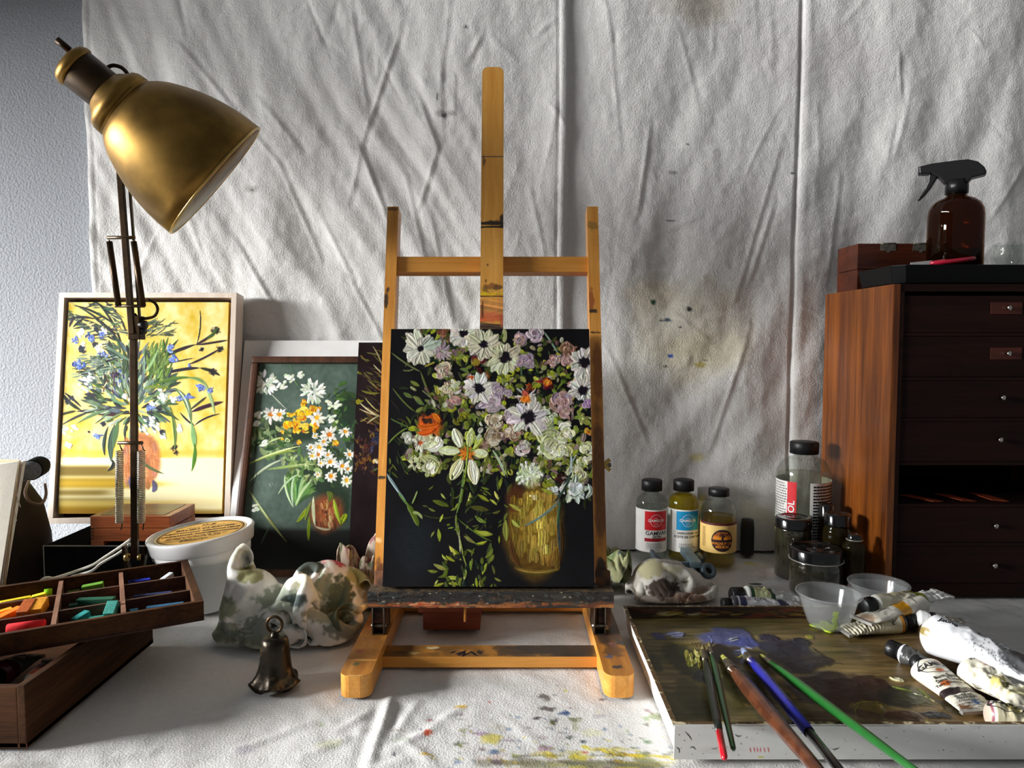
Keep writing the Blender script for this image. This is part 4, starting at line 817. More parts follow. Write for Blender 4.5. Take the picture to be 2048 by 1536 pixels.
# branches on the right
for q, w in [([(940, 470), (1020, 420), (1160, 380)], 22), ([(1150, 385), (1230, 350), (1290, 290)], 18), ([(1160, 385), (1260, 370), (1350, 355)], 14), ([(1160, 385), (1195, 280), (1180, 170)], 9), ([(940, 560), (1080, 520), (1180, 520)], 20), ([(1180, 520), (1250, 530), (1300, 565)], 20), ([(1110, 500), (1200, 470), (1310, 400)], 14), ([(960, 500), (1050, 480), (1150, 460)], 9),
             ([(1130, 780), (1220, 740), (1320, 720)], 26), ([(1120, 770), (1180, 720), (1220, 690)], 14), ([(1150, 860), (1200, 810), (1300, 790)], 12), ([(1060, 780), (1110, 840), (1150, 860)], 12), ([(780, 790), (620, 770), (450, 775)], 26), ([(480, 770), (400, 730), (360, 660)], 22), ([(450, 775), (400, 780), (350, 800)], 16), ([(480, 750), (430, 700), (380, 665)], 14), ([(560, 780), (600, 790), (700, 800)], 26)]: S3(q, w, random.choice([BR_, (44, 36, 46), (50, 48, 44)]), taper=.25)
for x, y, r in [(1275, 300, 22), (1190, 410, 12), (1300, 410, 18), (1030, 990, 18), (1040, 1020, 14), (1260, 545, 20), (525, 897, 8)]: pt.blob(*Q3(x, y), r/k3, r/k3, (44, 40, 40), rag=.8)
for q in [[(1230, 340), (1270, 310), (1290, 280)], [(1220, 350), (1250, 330), (1270, 320)]]: S3(q, 16, (70, 96, 50))
# leaves & mass
for i in range(470):
    a = random.random()*2*PI; q = random.random()**.6; x = 770+math.cos(a)*q*230; y = 640+math.sin(a)*q*220; L_ = random.uniform(40, 100); an = math.atan2(y-760, x-790)+random.uniform(-.5, .5)
    S3([(x, y), (x+math.cos(an)*L_*.5+random.uniform(-8, 8), y+math.sin(an)*L_*.5), (x+math.cos(an)*L_, y+math.sin(an)*L_)], random.uniform(10, 24), random.choice([DK, G1, G2, GY, (60, 70, 76), (90, 104, 110), (70, 90, 50), (160, 176, 150), (54, 58, 56)]), h=.9)
for i in range(90):
    x = 470+random.random()*280; y = 440+random.random()*130; L_ = random.uniform(40, 90); a = math.pi+random.uniform(-.6, .1); S3([(x, y), (x+math.cos(a)*L_, y+math.sin(a)*L_*.5)], 10, random.choice([DK, G1, GY, (150, 164, 140)]), h=.7)
for i in range(70):
    x = 870+random.random()*120; y = 420+random.random()*200; L_ = random.uniform(50, 110); a = random.uniform(-1.7, -.7); S3([(x, y), (x+math.cos(a)*L_, y+math.sin(a)*L_)], 14, random.choice([(90, 116, 50), (70, 96, 40), (120, 146, 70), (60, 80, 50)]), h=.8)
for q, w, c in [([(870, 640), (1020, 560), (1150, 580)], 22, (90, 120, 50)), ([(1100, 580), (1190, 570), (1230, 640)], 22, (120, 146, 90)), ([(1200, 590), (1250, 680), (1270, 800)], 22, (150, 170, 120)), ([(1030, 640), (1120, 690), (1130, 850)], 34, (90, 124, 80)), ([(1130, 830), (1150, 950), (1150, 990)], 36, (120, 154, 100)), ([(1150, 960), (1160, 1050), (1130, 1135)], 26, (84, 128, 40)), ([(1050, 650), (1110, 700), (1120, 800)], 12, (190, 206, 170)),
                ([(1000, 730), (1050, 900), (1030, 1000)], 24, (110, 130, 70)), ([(930, 700), (1000, 800), (1060, 830)], 18, (70, 90, 60)), ([(680, 850), (640, 960), (660, 1080)], 40, (70, 92, 70)), ([(640, 860), (600, 960), (620, 1040)], 24, (50, 60, 56)), ([(700, 830), (680, 900), (670, 1000)], 34, (84, 112, 76)), ([(660, 1060), (690, 1100), (630, 1130)], 24, (30, 28, 30)), ([(800, 1040), (880, 1120), (970, 1145)], 18, (80, 96, 56)), ([(740, 430), (745, 500), (730, 560)], 40, (60, 80, 56)), ([(450, 850), (560, 780), (640, 770)], 22, G2), ([(360, 860), (450, 800), (560, 770)], 16, DK), ([(620, 380), (690, 440), (780, 480)], 22, (110, 134, 110)),
                ([(850, 560), (900, 500), (940, 400)], 20, (150, 170, 120)), ([(840, 640), (930, 620), (1000, 640)], 22, (100, 130, 60)), ([(600, 400), (660, 420), (730, 470)], 14, (70, 90, 70)), ([(980, 430), (950, 480), (920, 530)], 14, (80, 100, 50))]: S3(q, w, c, taper=.4, tip=.1)
# flowers
BL_ = [(110, 132, 196), (86, 108, 178), (140, 160, 214), (70, 86, 150)]; WH = [(226, 228, 222), (206, 214, 206), (236, 236, 230)]
for x, y, r in [(450, 350, 32), (530, 345, 42), (600, 320, 30), (608, 438, 30), (465, 500, 40), (1015, 400, 42), (1020, 470, 38), (1180, 640, 44), (1240, 655, 26), (1060, 700, 26), (1110, 690, 34), (890, 755, 30), (700, 600, 26), (1120, 505, 18), (575, 920, 32), (710, 540, 16)]: pt.rose(*Q3(x, y), r/k3, BL_, n=12)
for x, y, r in [(470, 310, 28), (600, 300, 24), (480, 380, 26), (500, 610, 44), (520, 570, 30), (950, 670, 32), (955, 690, 24), (890, 820, 40), (930, 870, 36), (850, 880, 28), (430, 865, 30), (370, 880, 26), (580, 400, 24), (1020, 700, 20), (1055, 870, 22), (960, 920, 24), (770, 590, 28), (400, 970, 18), (730, 690, 40), (900, 730, 20)]:
    for j in range(9): a = random.random()*2*PI; q = random.random()*r; S3([(x+math.cos(a)*q, y+math.sin(a)*q), (x+math.cos(a)*q+14, y+math.sin(a)*q+10)], 15, random.choice(WH), h=1.2, tip=.5)
for x, y, r in [(445, 352, 26), (535, 350, 34), (605, 318, 24), (610, 440, 22), (465, 505, 32), (1015, 400, 32), (1022, 472, 28), (1182, 640, 34), (1240, 655, 20), (1112, 690, 26), (1062, 702, 22), (890, 757, 24), (575, 925, 24)]: pt.rose(*Q3(x, y), r/k3, BL_[:3], n=12)
for x, y in [(570, 290), (480, 400), (560, 380), (490, 420), (420, 700), (400, 720), (610, 850), (960, 900), (690, 560)]: pt.blob(*Q3(x, y), 6, 5, (40, 44, 54), rag=.9)
for i in range(30): x, y = 600+random.random()*140, 560+random.random()*120; S3([(x, y), (x+random.uniform(-16, 16), y-30)], 8, random.choice([(80, 40, 40), (60, 60, 100), (210, 206, 170)]), h=.6)
slab_from_painter('stretched_canvas', pt, .020, oil, pm('painted_canvas_edge', (160, 120, 30), rough=.7), PF, .0006, (186, 140, 34))
# ================================================================== GREEN PAINTING + WHITE PANEL
def Q4(x, y): return (470+x/3.49, 660+y/3.49)
k4 = 3.49
ytop = 1.29; ybot = 1.165; ztop = P(497, 712, Y=ytop).z; xl = P(495, 712, Y=ytop).x; xl = (xl+P(473, 1040, Y=1.185).x)/2
O_ = Vector((xl, ytop, ztop)); ex_ = Vector((.30, 0, 0)); ey_ = Vector((0, ybot-ytop, -ztop+.008))
GP = thing('framed_painting', 'green-ground painting of daisies in a thin dark brown frame, left of the easel', 'painting', (xl+.15, ybot, 0))
brownf = wood('brown_moulding', (50, 31, 21), (86, 54, 35), 2, .4, .15, 40, .08)
m, M_ = bar_frame(O_, ex_, ey_, .0125, .020, brownf, GP, bev=.004)
m.build('frame', GP, True)
Xn, Yn = ex_.normalized(), ey_.normalized(); nn_ = Xn.cross(Yn); nn_ = nn_ if nn_.y < 0 else -nn_
pt = Painter(O_+Xn*.0115+Yn*.0115-nn_*.008, Xn*(.30-.023), Yn*(ey_.length-.023), 330, (74, 88, 80))
pt.c[:] = np.array((76, 92, 82))+fbm(pt.U*5, pt.V*6, 3, 4)[..., None]*22+fbm(pt.U*30, pt.V*30, 4, 2)[..., None]*10
lowd = sm(.80, .83, pt.V); pt.c[:] = pt.c*(1-lowd[..., None])+np.array((34, 36, 34))*lowd[..., None]
def S4(pts, w, c, **kw): pt.stroke([Q4(*p) for p in pts], w/k4, c, **kw)
for x, y, rx, ry in [(600, 1000, 150, 160), (700, 1200, 120, 140), (780, 560, 90, 140), (420, 720, 180, 60), (260, 700, 100, 60)]: pt.blob(*Q4(x, y), rx/k4, ry/k4, (34, 48, 34), soft=.4, a=.9, h=.1)
pt.scatter(110, *[Q4(100, 0)[0], Q4(420, 0)[0]], Q4(0, 600)[1], Q4(0, 900)[1], 16, 7, [(60, 84, 44), (90, 110, 70), (130, 146, 100), (46, 62, 40)])
pt.scatter(80, *[Q4(640, 0)[0], Q4(840, 0)[0]], Q4(0, 380)[1], Q4(0, 1100)[1], 16, 7, [(50, 72, 40), (70, 96, 46), (40, 56, 36)])
pt.scatter(60, *[Q4(380, 0)[0], Q4(600, 0)[0]], Q4(0, 860)[1], Q4(0, 1050)[1], 16, 8, [(84, 110, 60), (110, 136, 76), (60, 84, 46), (150, 170, 110)])
# cabbage
for i in range(46):
    a = random.uniform(-2.6, .6); r = random.random()**.5; S4([(430, 1230), (430+math.cos(a)*r*70-20, 1130+math.sin(a)*r*60), (430+math.cos(a)*r*140, 1110+math.sin(a)*r*100)], 26, random.choice([(86, 130, 62), (110, 150, 84), (150, 180, 120), (70, 108, 54), (60, 92, 50)]), h=.8)
for q in [[(410, 1240), (380, 1100), (420, 1010)], [(410, 1240), (340, 1120), (350, 1010)], [(420, 1230), (460, 1120), (540, 1040)], [(300, 1150), (360, 1040), (440, 1010)]]: S4(q, 16, (180, 206, 160), h=1)
# vase
pt.blob(*Q4(640, 1280), 34, 36, (130, 70, 40), rag=.15, h=.4)
for i in range(40): x = 550+random.random()*160; y = 1180+random.random()*170; S4([(x, y), (x+10, y+50)], 24, random.choice([(150, 84, 44), (120, 64, 38), (176, 120, 74), (190, 160, 110), (96, 54, 36)]), h=.8)
for q, w, c in [([(550, 1160), (540, 1260), (560, 1370)], 24, (196, 200, 160)), ([(560, 1370), (620, 1400), (670, 1390)], 16, (170, 176, 140)), ([(690, 1180), (700, 1260), (740, 1360)], 30, (150, 170, 50)), ([(740, 1360), (760, 1300), (780, 1290)], 40, (150, 170, 30)), ([(500, 1240), (480, 1300), (430, 1340)], 30, (140, 160, 30)), ([(520, 1300), (510, 1400), (515, 1470)], 24, (130, 150, 30)), ([(530, 1200), (500, 1270), (490, 1330)], 24, (110, 130, 50)),
                ([(95, 940), (250, 850), (440, 840)], 22, (130, 146, 66)), ([(100, 930), (300, 840), (460, 810)], 14, (200, 210, 150)), ([(100, 1060), (200, 950), (330, 905)], 16, (190, 200, 170)), ([(220, 975), (380, 950), (520, 935)], 20, (150, 170, 90)), ([(95, 1120), (200, 1280), (360, 1480)], 20, (130, 144, 84)), ([(110, 1130), (180, 1240), (240, 1330)], 10, (190, 200, 150)), ([(240, 430), (300, 500), (370, 560)], 9, (180, 190, 170)), ([(560, 940), (500, 930), (380, 950)], 14, (170, 186, 130)), ([(250, 1360), (210, 1420), (180, 1500)], 9, (90, 110, 90)),
                ([(660, 490), (720, 430), (790, 400)], 12, (44, 60, 44)), ([(400, 300), (400, 250), (360, 230)], 10, (80, 110, 80)), ([(450, 400), (430, 370), (410, 340)], 10, (80, 110, 60)), ([(640, 1130), (690, 1150), (650, 1200)], 40, (80, 104, 40)), ([(230, 790), (270, 760), (330, 750)], 18, (170, 186, 120)), ([(90, 1110), (160, 1060), (150, 960)], 6, (30, 36, 30))]: S4(q, w, c)
for x, y, r in [(215, 370, 78), (545, 430, 78)]:
    for i in range(60): a = random.random()*2*PI; q = r*random.random()**.6; S4([(x+math.cos(a)*q*.7, y+math.sin(a)*q*.7), (x+math.cos(a)*(q+16), y+math.sin(a)*(q+16))], 20, random.choice([(236, 238, 230), (210, 218, 200), (226, 226, 206), (180, 192, 170)]), h=1.2, tip=.5)
for x, y, r in [(375, 335, 42), (445, 320, 32), (325, 390, 34), (650, 520, 50), (700, 530, 30), (145, 590, 36), (150, 660, 30), (190, 790, 30), (660, 620, 34), (140, 1250, 26)]:
    for i in range(12): a = random.random()*2*PI; q = r*random.random(); S4([(x+math.cos(a)*q, y+math.sin(a)*q), (x+math.cos(a)*q+16, y+math.sin(a)*q-8)], 20, random.choice([(236, 238, 230), (220, 226, 206), (200, 212, 180)]), h=1.2, tip=.5)
for x, y, r in [(470, 590, 70), (540, 560, 60), (420, 660, 70), (560, 660, 60), (480, 510, 36), (500, 690, 50), (430, 700, 40), (590, 545, 22), (450, 780, 24), (700, 790, 36), (400, 590, 40), (330, 712, 18), (330, 760, 16)]: pt.rose(*Q4(x, y), r/k4, [(230, 184, 24), (238, 202, 50), (206, 150, 20), (214, 120, 24), (240, 214, 90)], n=20)
for x, y, r in [(250, 590, 58), (310, 590, 50), (570, 610, 58), (660, 730, 60), (770, 710, 44), (590, 820, 50), (580, 870, 44), (665, 920, 50), (750, 950, 50), (670, 1020, 50), (780, 1050, 48), (800, 870, 40), (790, 970, 36), (540, 880, 36), (620, 780, 36), (600, 930, 30), (560, 740, 24), (580, 1010, 24), (530, 820, 30), (650, 870, 36)]:
    pt.daisy(*Q4(x, y), r/k4, (238, 238, 230), random.choice([(210, 140, 30), (196, 110, 30), (224, 170, 40)]), n=9, cr=.3, wf=.42)
for x, y, r in [(410, 900, 30), (510, 950, 26), (340, 890, 24), (360, 770, 30), (710, 640, 26)]: pt.rose(*Q4(x, y), r/k4, [(150, 176, 110), (190, 204, 150), (110, 140, 80)], n=10)
for x, y in [(240, 1075), (250, 1090), (260, 1070)]: S4([(x, y-8), (x+4, y+10)], 4, (130, 150, 140))
slab_from_painter('painted_panel', pt, .006, oil, canvas_side, GP, .0006)
# white primed panel behind
ztp = P(489, 683, Y=1.323).z; xw = P(489, 683, Y=1.323).x
WP = thing('blank_canvas', 'white primed panel standing behind the green daisy painting', 'canvas', (xw+.16, 1.21, 0))
m = MB(); a_ = math.atan2(1.323-1.212, ztp); M_ = T(xw, 1.212, .002) @ R(-a_, 'X'); L_ = ztp/math.cos(a_)
m.box(0, .312, 0, .008, 0, L_, pm('white_gesso', (232, 230, 226), rough=.7, var=.03, vs=30, bump=.25, bs=700), M_, bev=.0012); m.build('panel', WP, True)
# ================================================================== DARK PAINTING
ytop = 1.20; ybot = 1.09; ztop = P(712, 685, Y=ytop).z; xl = (P(712, 685, Y=ytop).x+P(698, 1075, Y=1.09).x)/2
O_ = Vector((xl, ytop, ztop)); ex_ = Vector((.215, 0, 0)); ey_ = Vector((0, ybot-ytop, -ztop+.008))
DP = thing('dark_painting', 'narrow strip of a dark brown canvas with grassy strokes, partly behind the easel post', 'painting', (xl+.1, ybot, 0))
pt = Painter(O_, ex_, ey_, 240, (34, 22, 24))
pt.c += (10*fbm(pt.U*5, pt.V*8, 3, 4))[..., None]
for i in range(70):
    x = 850+random.random()*260; y = 120+random.random()*520; L_ = random.uniform(50, 140); a = random.uniform(.2, 1.1); S4([(x, y), (x+L_*.5*math.cos(a)+8, y+L_*.5*math.sin(a)), (x+L_*math.cos(a*.8), y+L_*math.sin(a*.8))], random.uniform(5, 12), random.choice([(88, 80, 34), (70, 60, 34), (120, 112, 60), (60, 44, 36), (110, 70, 40)]), h=.8)
for q, w, c in [([(960, 110), (1010, 180), (1030, 260)], 10, (176, 166, 110)), ([(965, 240), (1000, 280), (1025, 300)], 10, (206, 196, 150)), ([(860, 495), (930, 570), (1010, 605)], 12, (214, 206, 160)), ([(870, 550), (920, 580), (1010, 600)], 10, (196, 186, 130)), ([(905, 470), (950, 530), (1000, 570)], 9, (190, 180, 120)), ([(920, 655), (960, 620), (1000, 600)], 9, (206, 200, 160)), ([(880, 420), (940, 450), (1010, 440)], 18, (120, 116, 44)), ([(870, 640), (900, 630), (930, 610)], 9, (150, 140, 80)), ([(950, 860), (970, 800), (1000, 770)], 9, (120, 140, 170)), ([(940, 850), (960, 820), (990, 740)], 24, (50, 54, 84)), ([(950, 990), (980, 975), (1000, 965)], 14, (90, 110, 60))]: S4(q, w, c)
for x, y, r, cs in [(860, 500, 30, [(150, 150, 30)]), (870, 300, 20, [(120, 120, 40)]), (850, 640, 24, [(60, 76, 50)]), (980, 760, 60, [(40, 40, 60), (56, 56, 84)]), (900, 900, 50, [(90, 50, 34), (70, 40, 30), (120, 80, 30)]), (980, 920, 34, [(230, 222, 190), (206, 170, 80)]), (860, 930, 36, [(110, 90, 30), (90, 60, 30)]), (920, 830, 50, [(80, 44, 36), (60, 36, 32)])]: pt.rose(*Q4(x, y), r/k4, cs, n=14)
pt.scatter(40, *[Q4(840, 0)[0], Q4(1010, 0)[0]], Q4(0, 700)[1], Q4(0, 1000)[1], 12, 4, [(96, 56, 36), (70, 40, 32), (110, 84, 40), (60, 50, 60)])
slab_from_painter('stretched_canvas', pt, .016, oil, canvas_side, DP, .0006, (210, 200, 190))
# ================================================================== BLACK BOX + WOOD BOX
m = MB(); blk = pm('black_leatherette', (22, 23, 24), rough=.95, spec=0, var=.2, bump=.3, bs=600)
BX0, BX1, BY0 = P(86, 1091, Y=1.109).x, -.575, 1.109
m.box(BX0, BX1, BY0, 1.325, .004, .0775, blk, bev=.003)
m.box(BX0, BX0+.0012, BY0-.0006, BY0+.0006, .006, .0765, pm('worn_edge', (150, 150, 148), rough=.6)); m.box(BX0, BX1, BY0-.0006, BY0+.0006, .0765, .0779, pm('worn_edge', (150, 150, 148), rough=.6))
b = m.build('storage_box'); tag(b, 'flat black box with worn pale edges lying under the small wooden box', 'box')
redw = wood('red_brown_box_wood', (116, 54, 24), (168, 88, 42), 0, .4, .3, 50, .07)
lidw = wood('box_lid_wood', (84, 70, 44), (120, 98, 56), 0, .45, .2, 50, .07)
WBx = thing('wooden_box', 'small reddish dovetailed wooden box on the black box behind the lamp', 'box', (-.604, 1.15, .078))
bx0, bx1, by0, by1 = -.667, -.541, 1.108, 1.197
m = MB(); m.box(bx0, bx1, by0, by1, .085, .1055, redw, bev=.001)
m.box(bx0, bx0+.02, by0, by0+.02, .078, .085, redw); m.box(bx1-.02, bx1, by0, by0+.02, .078, .085, redw); m.box(bx0, bx0+.02, by1-.02, by1, .078, .085, redw); m.box(bx1-.02, bx1, by1-.02, by1, .078, .085, redw)
dt = pm('dovetail_dark', (60, 30, 16), rough=.6)
for z in (.0875, .093, .0985, .1035): m.box(bx0-.0002, bx0+.005, by0-.0004, by0+.003, z, z+.0022, dt)
m.build('body', WBx, True)
m = MB(); m.box(bx0, bx1, by0, by1, .1065, .1250, redw, bev=.001)
m.box(bx0+.012, bx1-.012, by0+.008, by1-.008, .1245, .1256, lidw); m.build('lid', WBx, True)
# ================================================================== LAMP
brass = pm('aged_brass', (134, 104, 52), rough=.44, metal=1, var=.3, vs=22, bump=.1, bs=500, bd=.0004)
brassb = pm('bright_brass', (190, 160, 96), rough=.28, metal=1, var=.12, vs=60)
brassd = pm('dark_bronze', (60, 46, 30), rough=.42, metal=.9, var=.3, vs=40)
steelr = pm('lamp_steel', (96, 84, 66), rough=.4, metal=1, var=.2, vs=50)
blackr = pm('black_flex', (16, 15, 15), rough=.5)
LT = 1.037
LP = lambda u, v, t=LT: P(u, v, t=t)
LA = thing('desk_lamp', 'aged brass spring-arm desk lamp with a large bell shade, at the left', 'lamp', (LP(271, 1100).x, 1.02, 0))
def flat_bar(mb, a, b, w, th, mat, off=0):
    M = axis_frame(a, Vector(b)-Vector(a), (1, 0, 0)); L_ = (Vector(b)-Vector(a)).length
    mb.box(-w/2+off, w/2+off, -th/2, th/2, 0, L_, mat, M, bev=min(w, th)*.15)
J = LP(273, 662); base_top = LP(270, 1125)
m = MB(); flat_bar(m, LP(270, 1118), LP(267, 648), .0095, .006, brassd); m.build('lower_arm', LA, True)
top = P(238, 262, t=1.02)
m = MB(); flat_bar(m, LP(276, 668)+Vector((0, -.010, 0)), top, .0085, .006, brassd, -.003); m.build('upper_arm', LA, True)
m = MB(); flat_bar(m, LP(276, 668)+Vector((0, -.004, 0)), top+Vector((0, .006, 0)), .003, .004, steelr, .0062); m.build('link_bar', LA, True)
def hexa(mb, c, r, th, ax, mat): mb.lathe([(0, 0), (r, 0), (r, th), (0, th)], mat, axis_frame(c, ax, (0, 0, 1)), 14)
def spring_pair(uT, vT, uB, vB, half, coil, parts=('spring',)):
    a = LP(uT, vT)+Vector((0, -.014, 0)); b = LP(uB, vB)+Vector((0, -.014, 0)); s_ = half/F*LT
    m = MB(); m.tube([a-Vector((s_*1.12, 0, 0)), a+Vector((s_*1.12, 0, 0))], .0026, steelr, 10)
    m.build('cross_pin', LA, True)
    for sg in (-1, 1):
        p0 = a+Vector((sg*s_, 0, -.003)); p1 = b+Vector((sg*s_, 0, 0)); mb = MB()
        if coil:
            n = 40; seg = 10; R_ = .0048; q = []
            for i in range(n*seg+1):
                t_ = i/(n*seg); c = p0.lerp(p1, .07+.86*t_); an = 2*PI*i/seg; q.append(c+Vector((math.cos(an)*R_, math.sin(an)*R_, 0)))
            mb.tube(q, .0010, pm('spring_steel', (196, 190, 176), rough=.3, metal=1, var=.1), 6); mb.tube([p0, p0.lerp(p1, .07)+Vector((.004, 0, 0))], .001, steelr, 6); mb.tube([p0.lerp(p1, .93)+Vector((.004, 0, 0)), p1+Vector((0, .004, -.003))], .001, steelr, 6)
        else:
            mb.tube([p0, p0.lerp(p1, .04)], .0012, steelr, 6); mb.tube([p0.lerp(p1, .03), p0.lerp(p1, .99)], .0042, brassd, 14)
        mb.build('spring', LA, True)
spring_pair(271, 883, 271, 1052, 21.5, True)
spring_pair(253, 478, 272, 615, 24, False)
b = LP(270, 613)+Vector((0, -.014, 0)); m = MB(); m.tube([b-Vector((.021, 0, 0)), b+Vector((.021, 0, 0))], .0024, steelr, 10); m.build('cross_pin', LA, True)
m = MB(); m.box(-.0085, .0085, -.012, .004, -.017, .017, brassd, T(*LP(276, 656)), bev=.001); hexa(m, LP(284, 650)+Vector((0, -.006, 0)), .0065, .009, (1, 0, 0), blackr); hexa(m, LP(284, 662)+Vector((0, -.006, 0)), .005, .008, (1, 0, 0), blackr); m.build('elbow_joint', LA, True)
q = [LP(300, 600), LP(312, 606), LP(318, 618), LP(312, 632), LP(296, 637), LP(280, 636), LP(272, 628)]
def smooth_path(q, n=6):
    q = [Vector(p) for p in q]; out = []
    for i in range(len(q)-1):
        p0 = q[max(i-1, 0)]; p1 = q[i]; p2 = q[i+1]; p3 = q[min(i+2, len(q)-1)]
        for j in range(n):
            t = j/n; out.append(.5*((2*p1)+(p2-p0)*t+(2*p0-5*p1+4*p2-p3)*t*t+(3*p1-p0-3*p2+p3)*t**3))
    return out+[q[-1]]
m = MB(); m.tube(smooth_path([p+Vector((0, -.004, 0)) for p in q]), .0022, brassd, 8); m.build('elbow_cable', LA, True)
# lower fork, base
m = MB()
for sg in (-1, 1): m.prism([(sg*.006, .012), (sg*.0075, .012), (sg*.0165, .075), (sg*.0165, .088), (sg*.013, .088), (sg*.0105, .07), (sg*.006, .045)][::sg], -.004, .004, brassd, T(LP(270, 1100).x, 1.02, .015))
m.build('fork', LA, True)
m = MB(); hexa(m, LP(258, 1113)+Vector((-.003, -.004, 0)), .0055, .005, (1, 0, 0), brassb); hexa(m, LP(280, 1113)+Vector((0, -.004, 0)), .0045, .004, (1, 0, 0), brassb); m.build('pivot_screw', LA, True)
x0 = LP(270, 1100).x
for dx in (-.0095, .0068):
    m = MB(); m.tube([(x0+dx+.001, 1.013, .035), (x0+dx+.001, 1.013, .068)], .0042, brassb, 14); m.build('post', LA, True)
m = MB(); m.lathe([(0, .0), (.037, 0), (.038, .004), (.036, .012), (.016, .02), (.012, .036), (0, .036)], brassd, T(x0, 1.018, .001), 40); m.build('base', LA, True)
# shade
Mc = P(432, 362, t=1.0); U_ = Vector((0, SP, CP)); Fw = Vector((0, CP, -SP)); Rt = Vector((1, 0, 0))
ax = (Rt*.767*.92-U_*.641*.92+Fw*.37).normalized()
pxm = 1.0/F; f2 = 1.0/1.08
prof = [(0, 137), (-1.5, 138.5), (-4, 137), (-8, 135.5), (-30, 132.5), (-60, 126), (-90, 117.5), (-120, 106), (-150, 97), (-175, 87.5), (-195, 78), (-210, 71), (-214, 68)]
shape = [(0, 138), (-30, 136.5), (-57, 133.5), (-80, 129), (-105, 123), (-128, 115.5), (-150, 106.5), (-168, 98), (-183, 90), (-197, 80), (-210, 68)]
SM = axis_frame(Mc, ax, (0, 0, 1))
def pr(l): return [(r*pxm, s*pxm*f2) for s, r in l]
outer = pr(shape); inner = [(r-.0014, s) for r, s in outer][::-1]
shadein = pm('shade_inside', (206, 204, 196), rough=.5, var=.04)
m = MB(); m.lathe(outer, brass, SM, 96); m.lathe(inner, shadein, SM, 96)
m.lathe(pr([(1, 134.5), (1.5, 136.5), (0, 138.5), (-2.5, 138.5), (-4, 136.5), (-3.5, 134.5)]), brassb, SM, 96, close=True); m.build('shade', LA, True)
m = MB(); m.lathe(pr([(-209, 66), (-213, 67), (-216, 66.5), (-216, 67.5), (-232, 66), (-240, 62), (-247, 52), (-258, 43), (-262, 38), (-262, 0)]), brass, SM, 64); m.build('shade_collar', LA, True)
m = MB(); m.lathe(pr([(-258, 40), (-264, 38.5), (-316, 38.5), (-318, 37), (-318, 0)]), brassd, SM, 48); m.build('socket', LA, True)
m = MB(); m.lathe(pr([(-317, 37), (-321, 41), (-328, 41), (-336, 37), (-341, 28), (-344, 12), (-344, 0)]), brass, SM, 48); m.build('socket_cap', LA, True)
m = MB(); m.tube([SM @ Vector((.012, .004, -300*pxm)), SM @ Vector((.012, .004, -320*pxm)), SM @ Vector((.012, .004, -336*pxm))], .0032, brassd, 12); m.tube([SM @ Vector((.012, .004, -322*pxm)), SM @ Vector((.012, .004, -346*pxm))], .0045, brassd, 12); m.build('switch_knob', LA, True)
q = [P(211, 152, t=.945), P(213, 138, t=.945), P(226, 131, t=.945), P(244, 136, t=.945), P(256, 150, t=.945), P(258, 166, t=.945), P(252, 176, t=.945)]
m = MB(); m.tube(smooth_path(q), .0026, brassd, 10); m.build('socket_cable', LA, True)
m = MB(); flat_bar(m, top, SM @ Vector((0, 0, -238*pxm))+Vector((0, .01, 0)), .010, .008, brassd); m.build('shade_bracket', LA, True)
m = MB(); m.lathe([(0, -.032), (.016, -.030), (.027, -.018), (.030, 0), (.026, .016), (.014, .034), (.013, .05), (0, .05)][::-1], pm('frosted_bulb', (226, 226, 220), rough=.3, var=.02), axis_frame(SM @ Vector((0, 0, -.09)), -ax, (0, 0, 1)), 32); m.build('bulb', LA, True)
# flex to the wall
wc = pm('white_flex', (226, 222, 208), rough=.45, var=.03)
q1 = [P(262, 1078, Y=1.035), P(240, 1094, Y=1.04), P(205, 1117, Y=1.045), P(185, 1130, Y=1.045), P(150, 1143, Y=1.045), P(110, 1156, Y=1.0), P(80, 1163, Y=.975), Vector((-.70, .955, .012))]
q2 = [p+Vector((0.001, -.005, -.0055-.002*(i % 2))) for i, p in enumerate(q1)]
m = MB(); m.tube(smooth_path(q1), .0021, wc, 8); m.tube(smooth_path(q2), .0021, wc, 8)
c_ = m.build('power_cord'); tag(c_, 'double white flex trailing left from the foot of the brass lamp', 'cord')
# ================================================================== BAG, SKETCHBOOK, HANDLE at the far left
lea = pm('dark_brown_leather', (32, 21, 16), rough=.75, spec=.2, var=.3, vs=24, bump=.4, bs=260, bd=.0008)
BG = thing('leather_bag', 'dark brown leather bag in shadow between the sketchbook and the yellow painting', 'bag', (-.866, 1.10, 0))
m = MB(); N_ = 26
prof_ = [(.0, .75), (.01, .97), (.03, 1.0), (.08, .98), (.13, .9), (.165, .74), (.185, .5), (.192, .2), (.193, 0)]
def fr(a, i): c, s_ = abs(math.cos(a)), abs(math.sin(a)); return 1/((c**4+s_**4)**.25)
m.lathe([(r*.5, z) for z, r in prof_], lea, T(-.866, 1.10, .002) @ Matrix.Diagonal((.213, .20, 1.03, 1)), 48, fr=fr); m.build('body', BG, True)
m = MB(); m.tube(smooth_path([P(58, 962, Y=1.12), P(50, 985, Y=1.085), P(60, 1004, Y=1.08), P(82, 1008, Y=1.09), P(92, 990, Y=1.11), P(90, 968, Y=1.13)]), .0022, pm('strap_leather', (96, 68, 48), rough=.5), 8)
m.build('handle', BG, True)
paper = pm('sketch_paper', (228, 222, 206), rough=.8, var=.03, vs=90, bump=.15, bs=500); page_shade = pm('page_shadow_side', (190, 168, 134), rough=.8, var=.05)  # second page tone is darkened to stand for the shaded side
SB = thing('sketchbook', 'open cream-paged sketchbook cut off by the left edge of the photo', 'sketchbook', (P(0, 1085, Y=.93).x-.08, .95, 0))
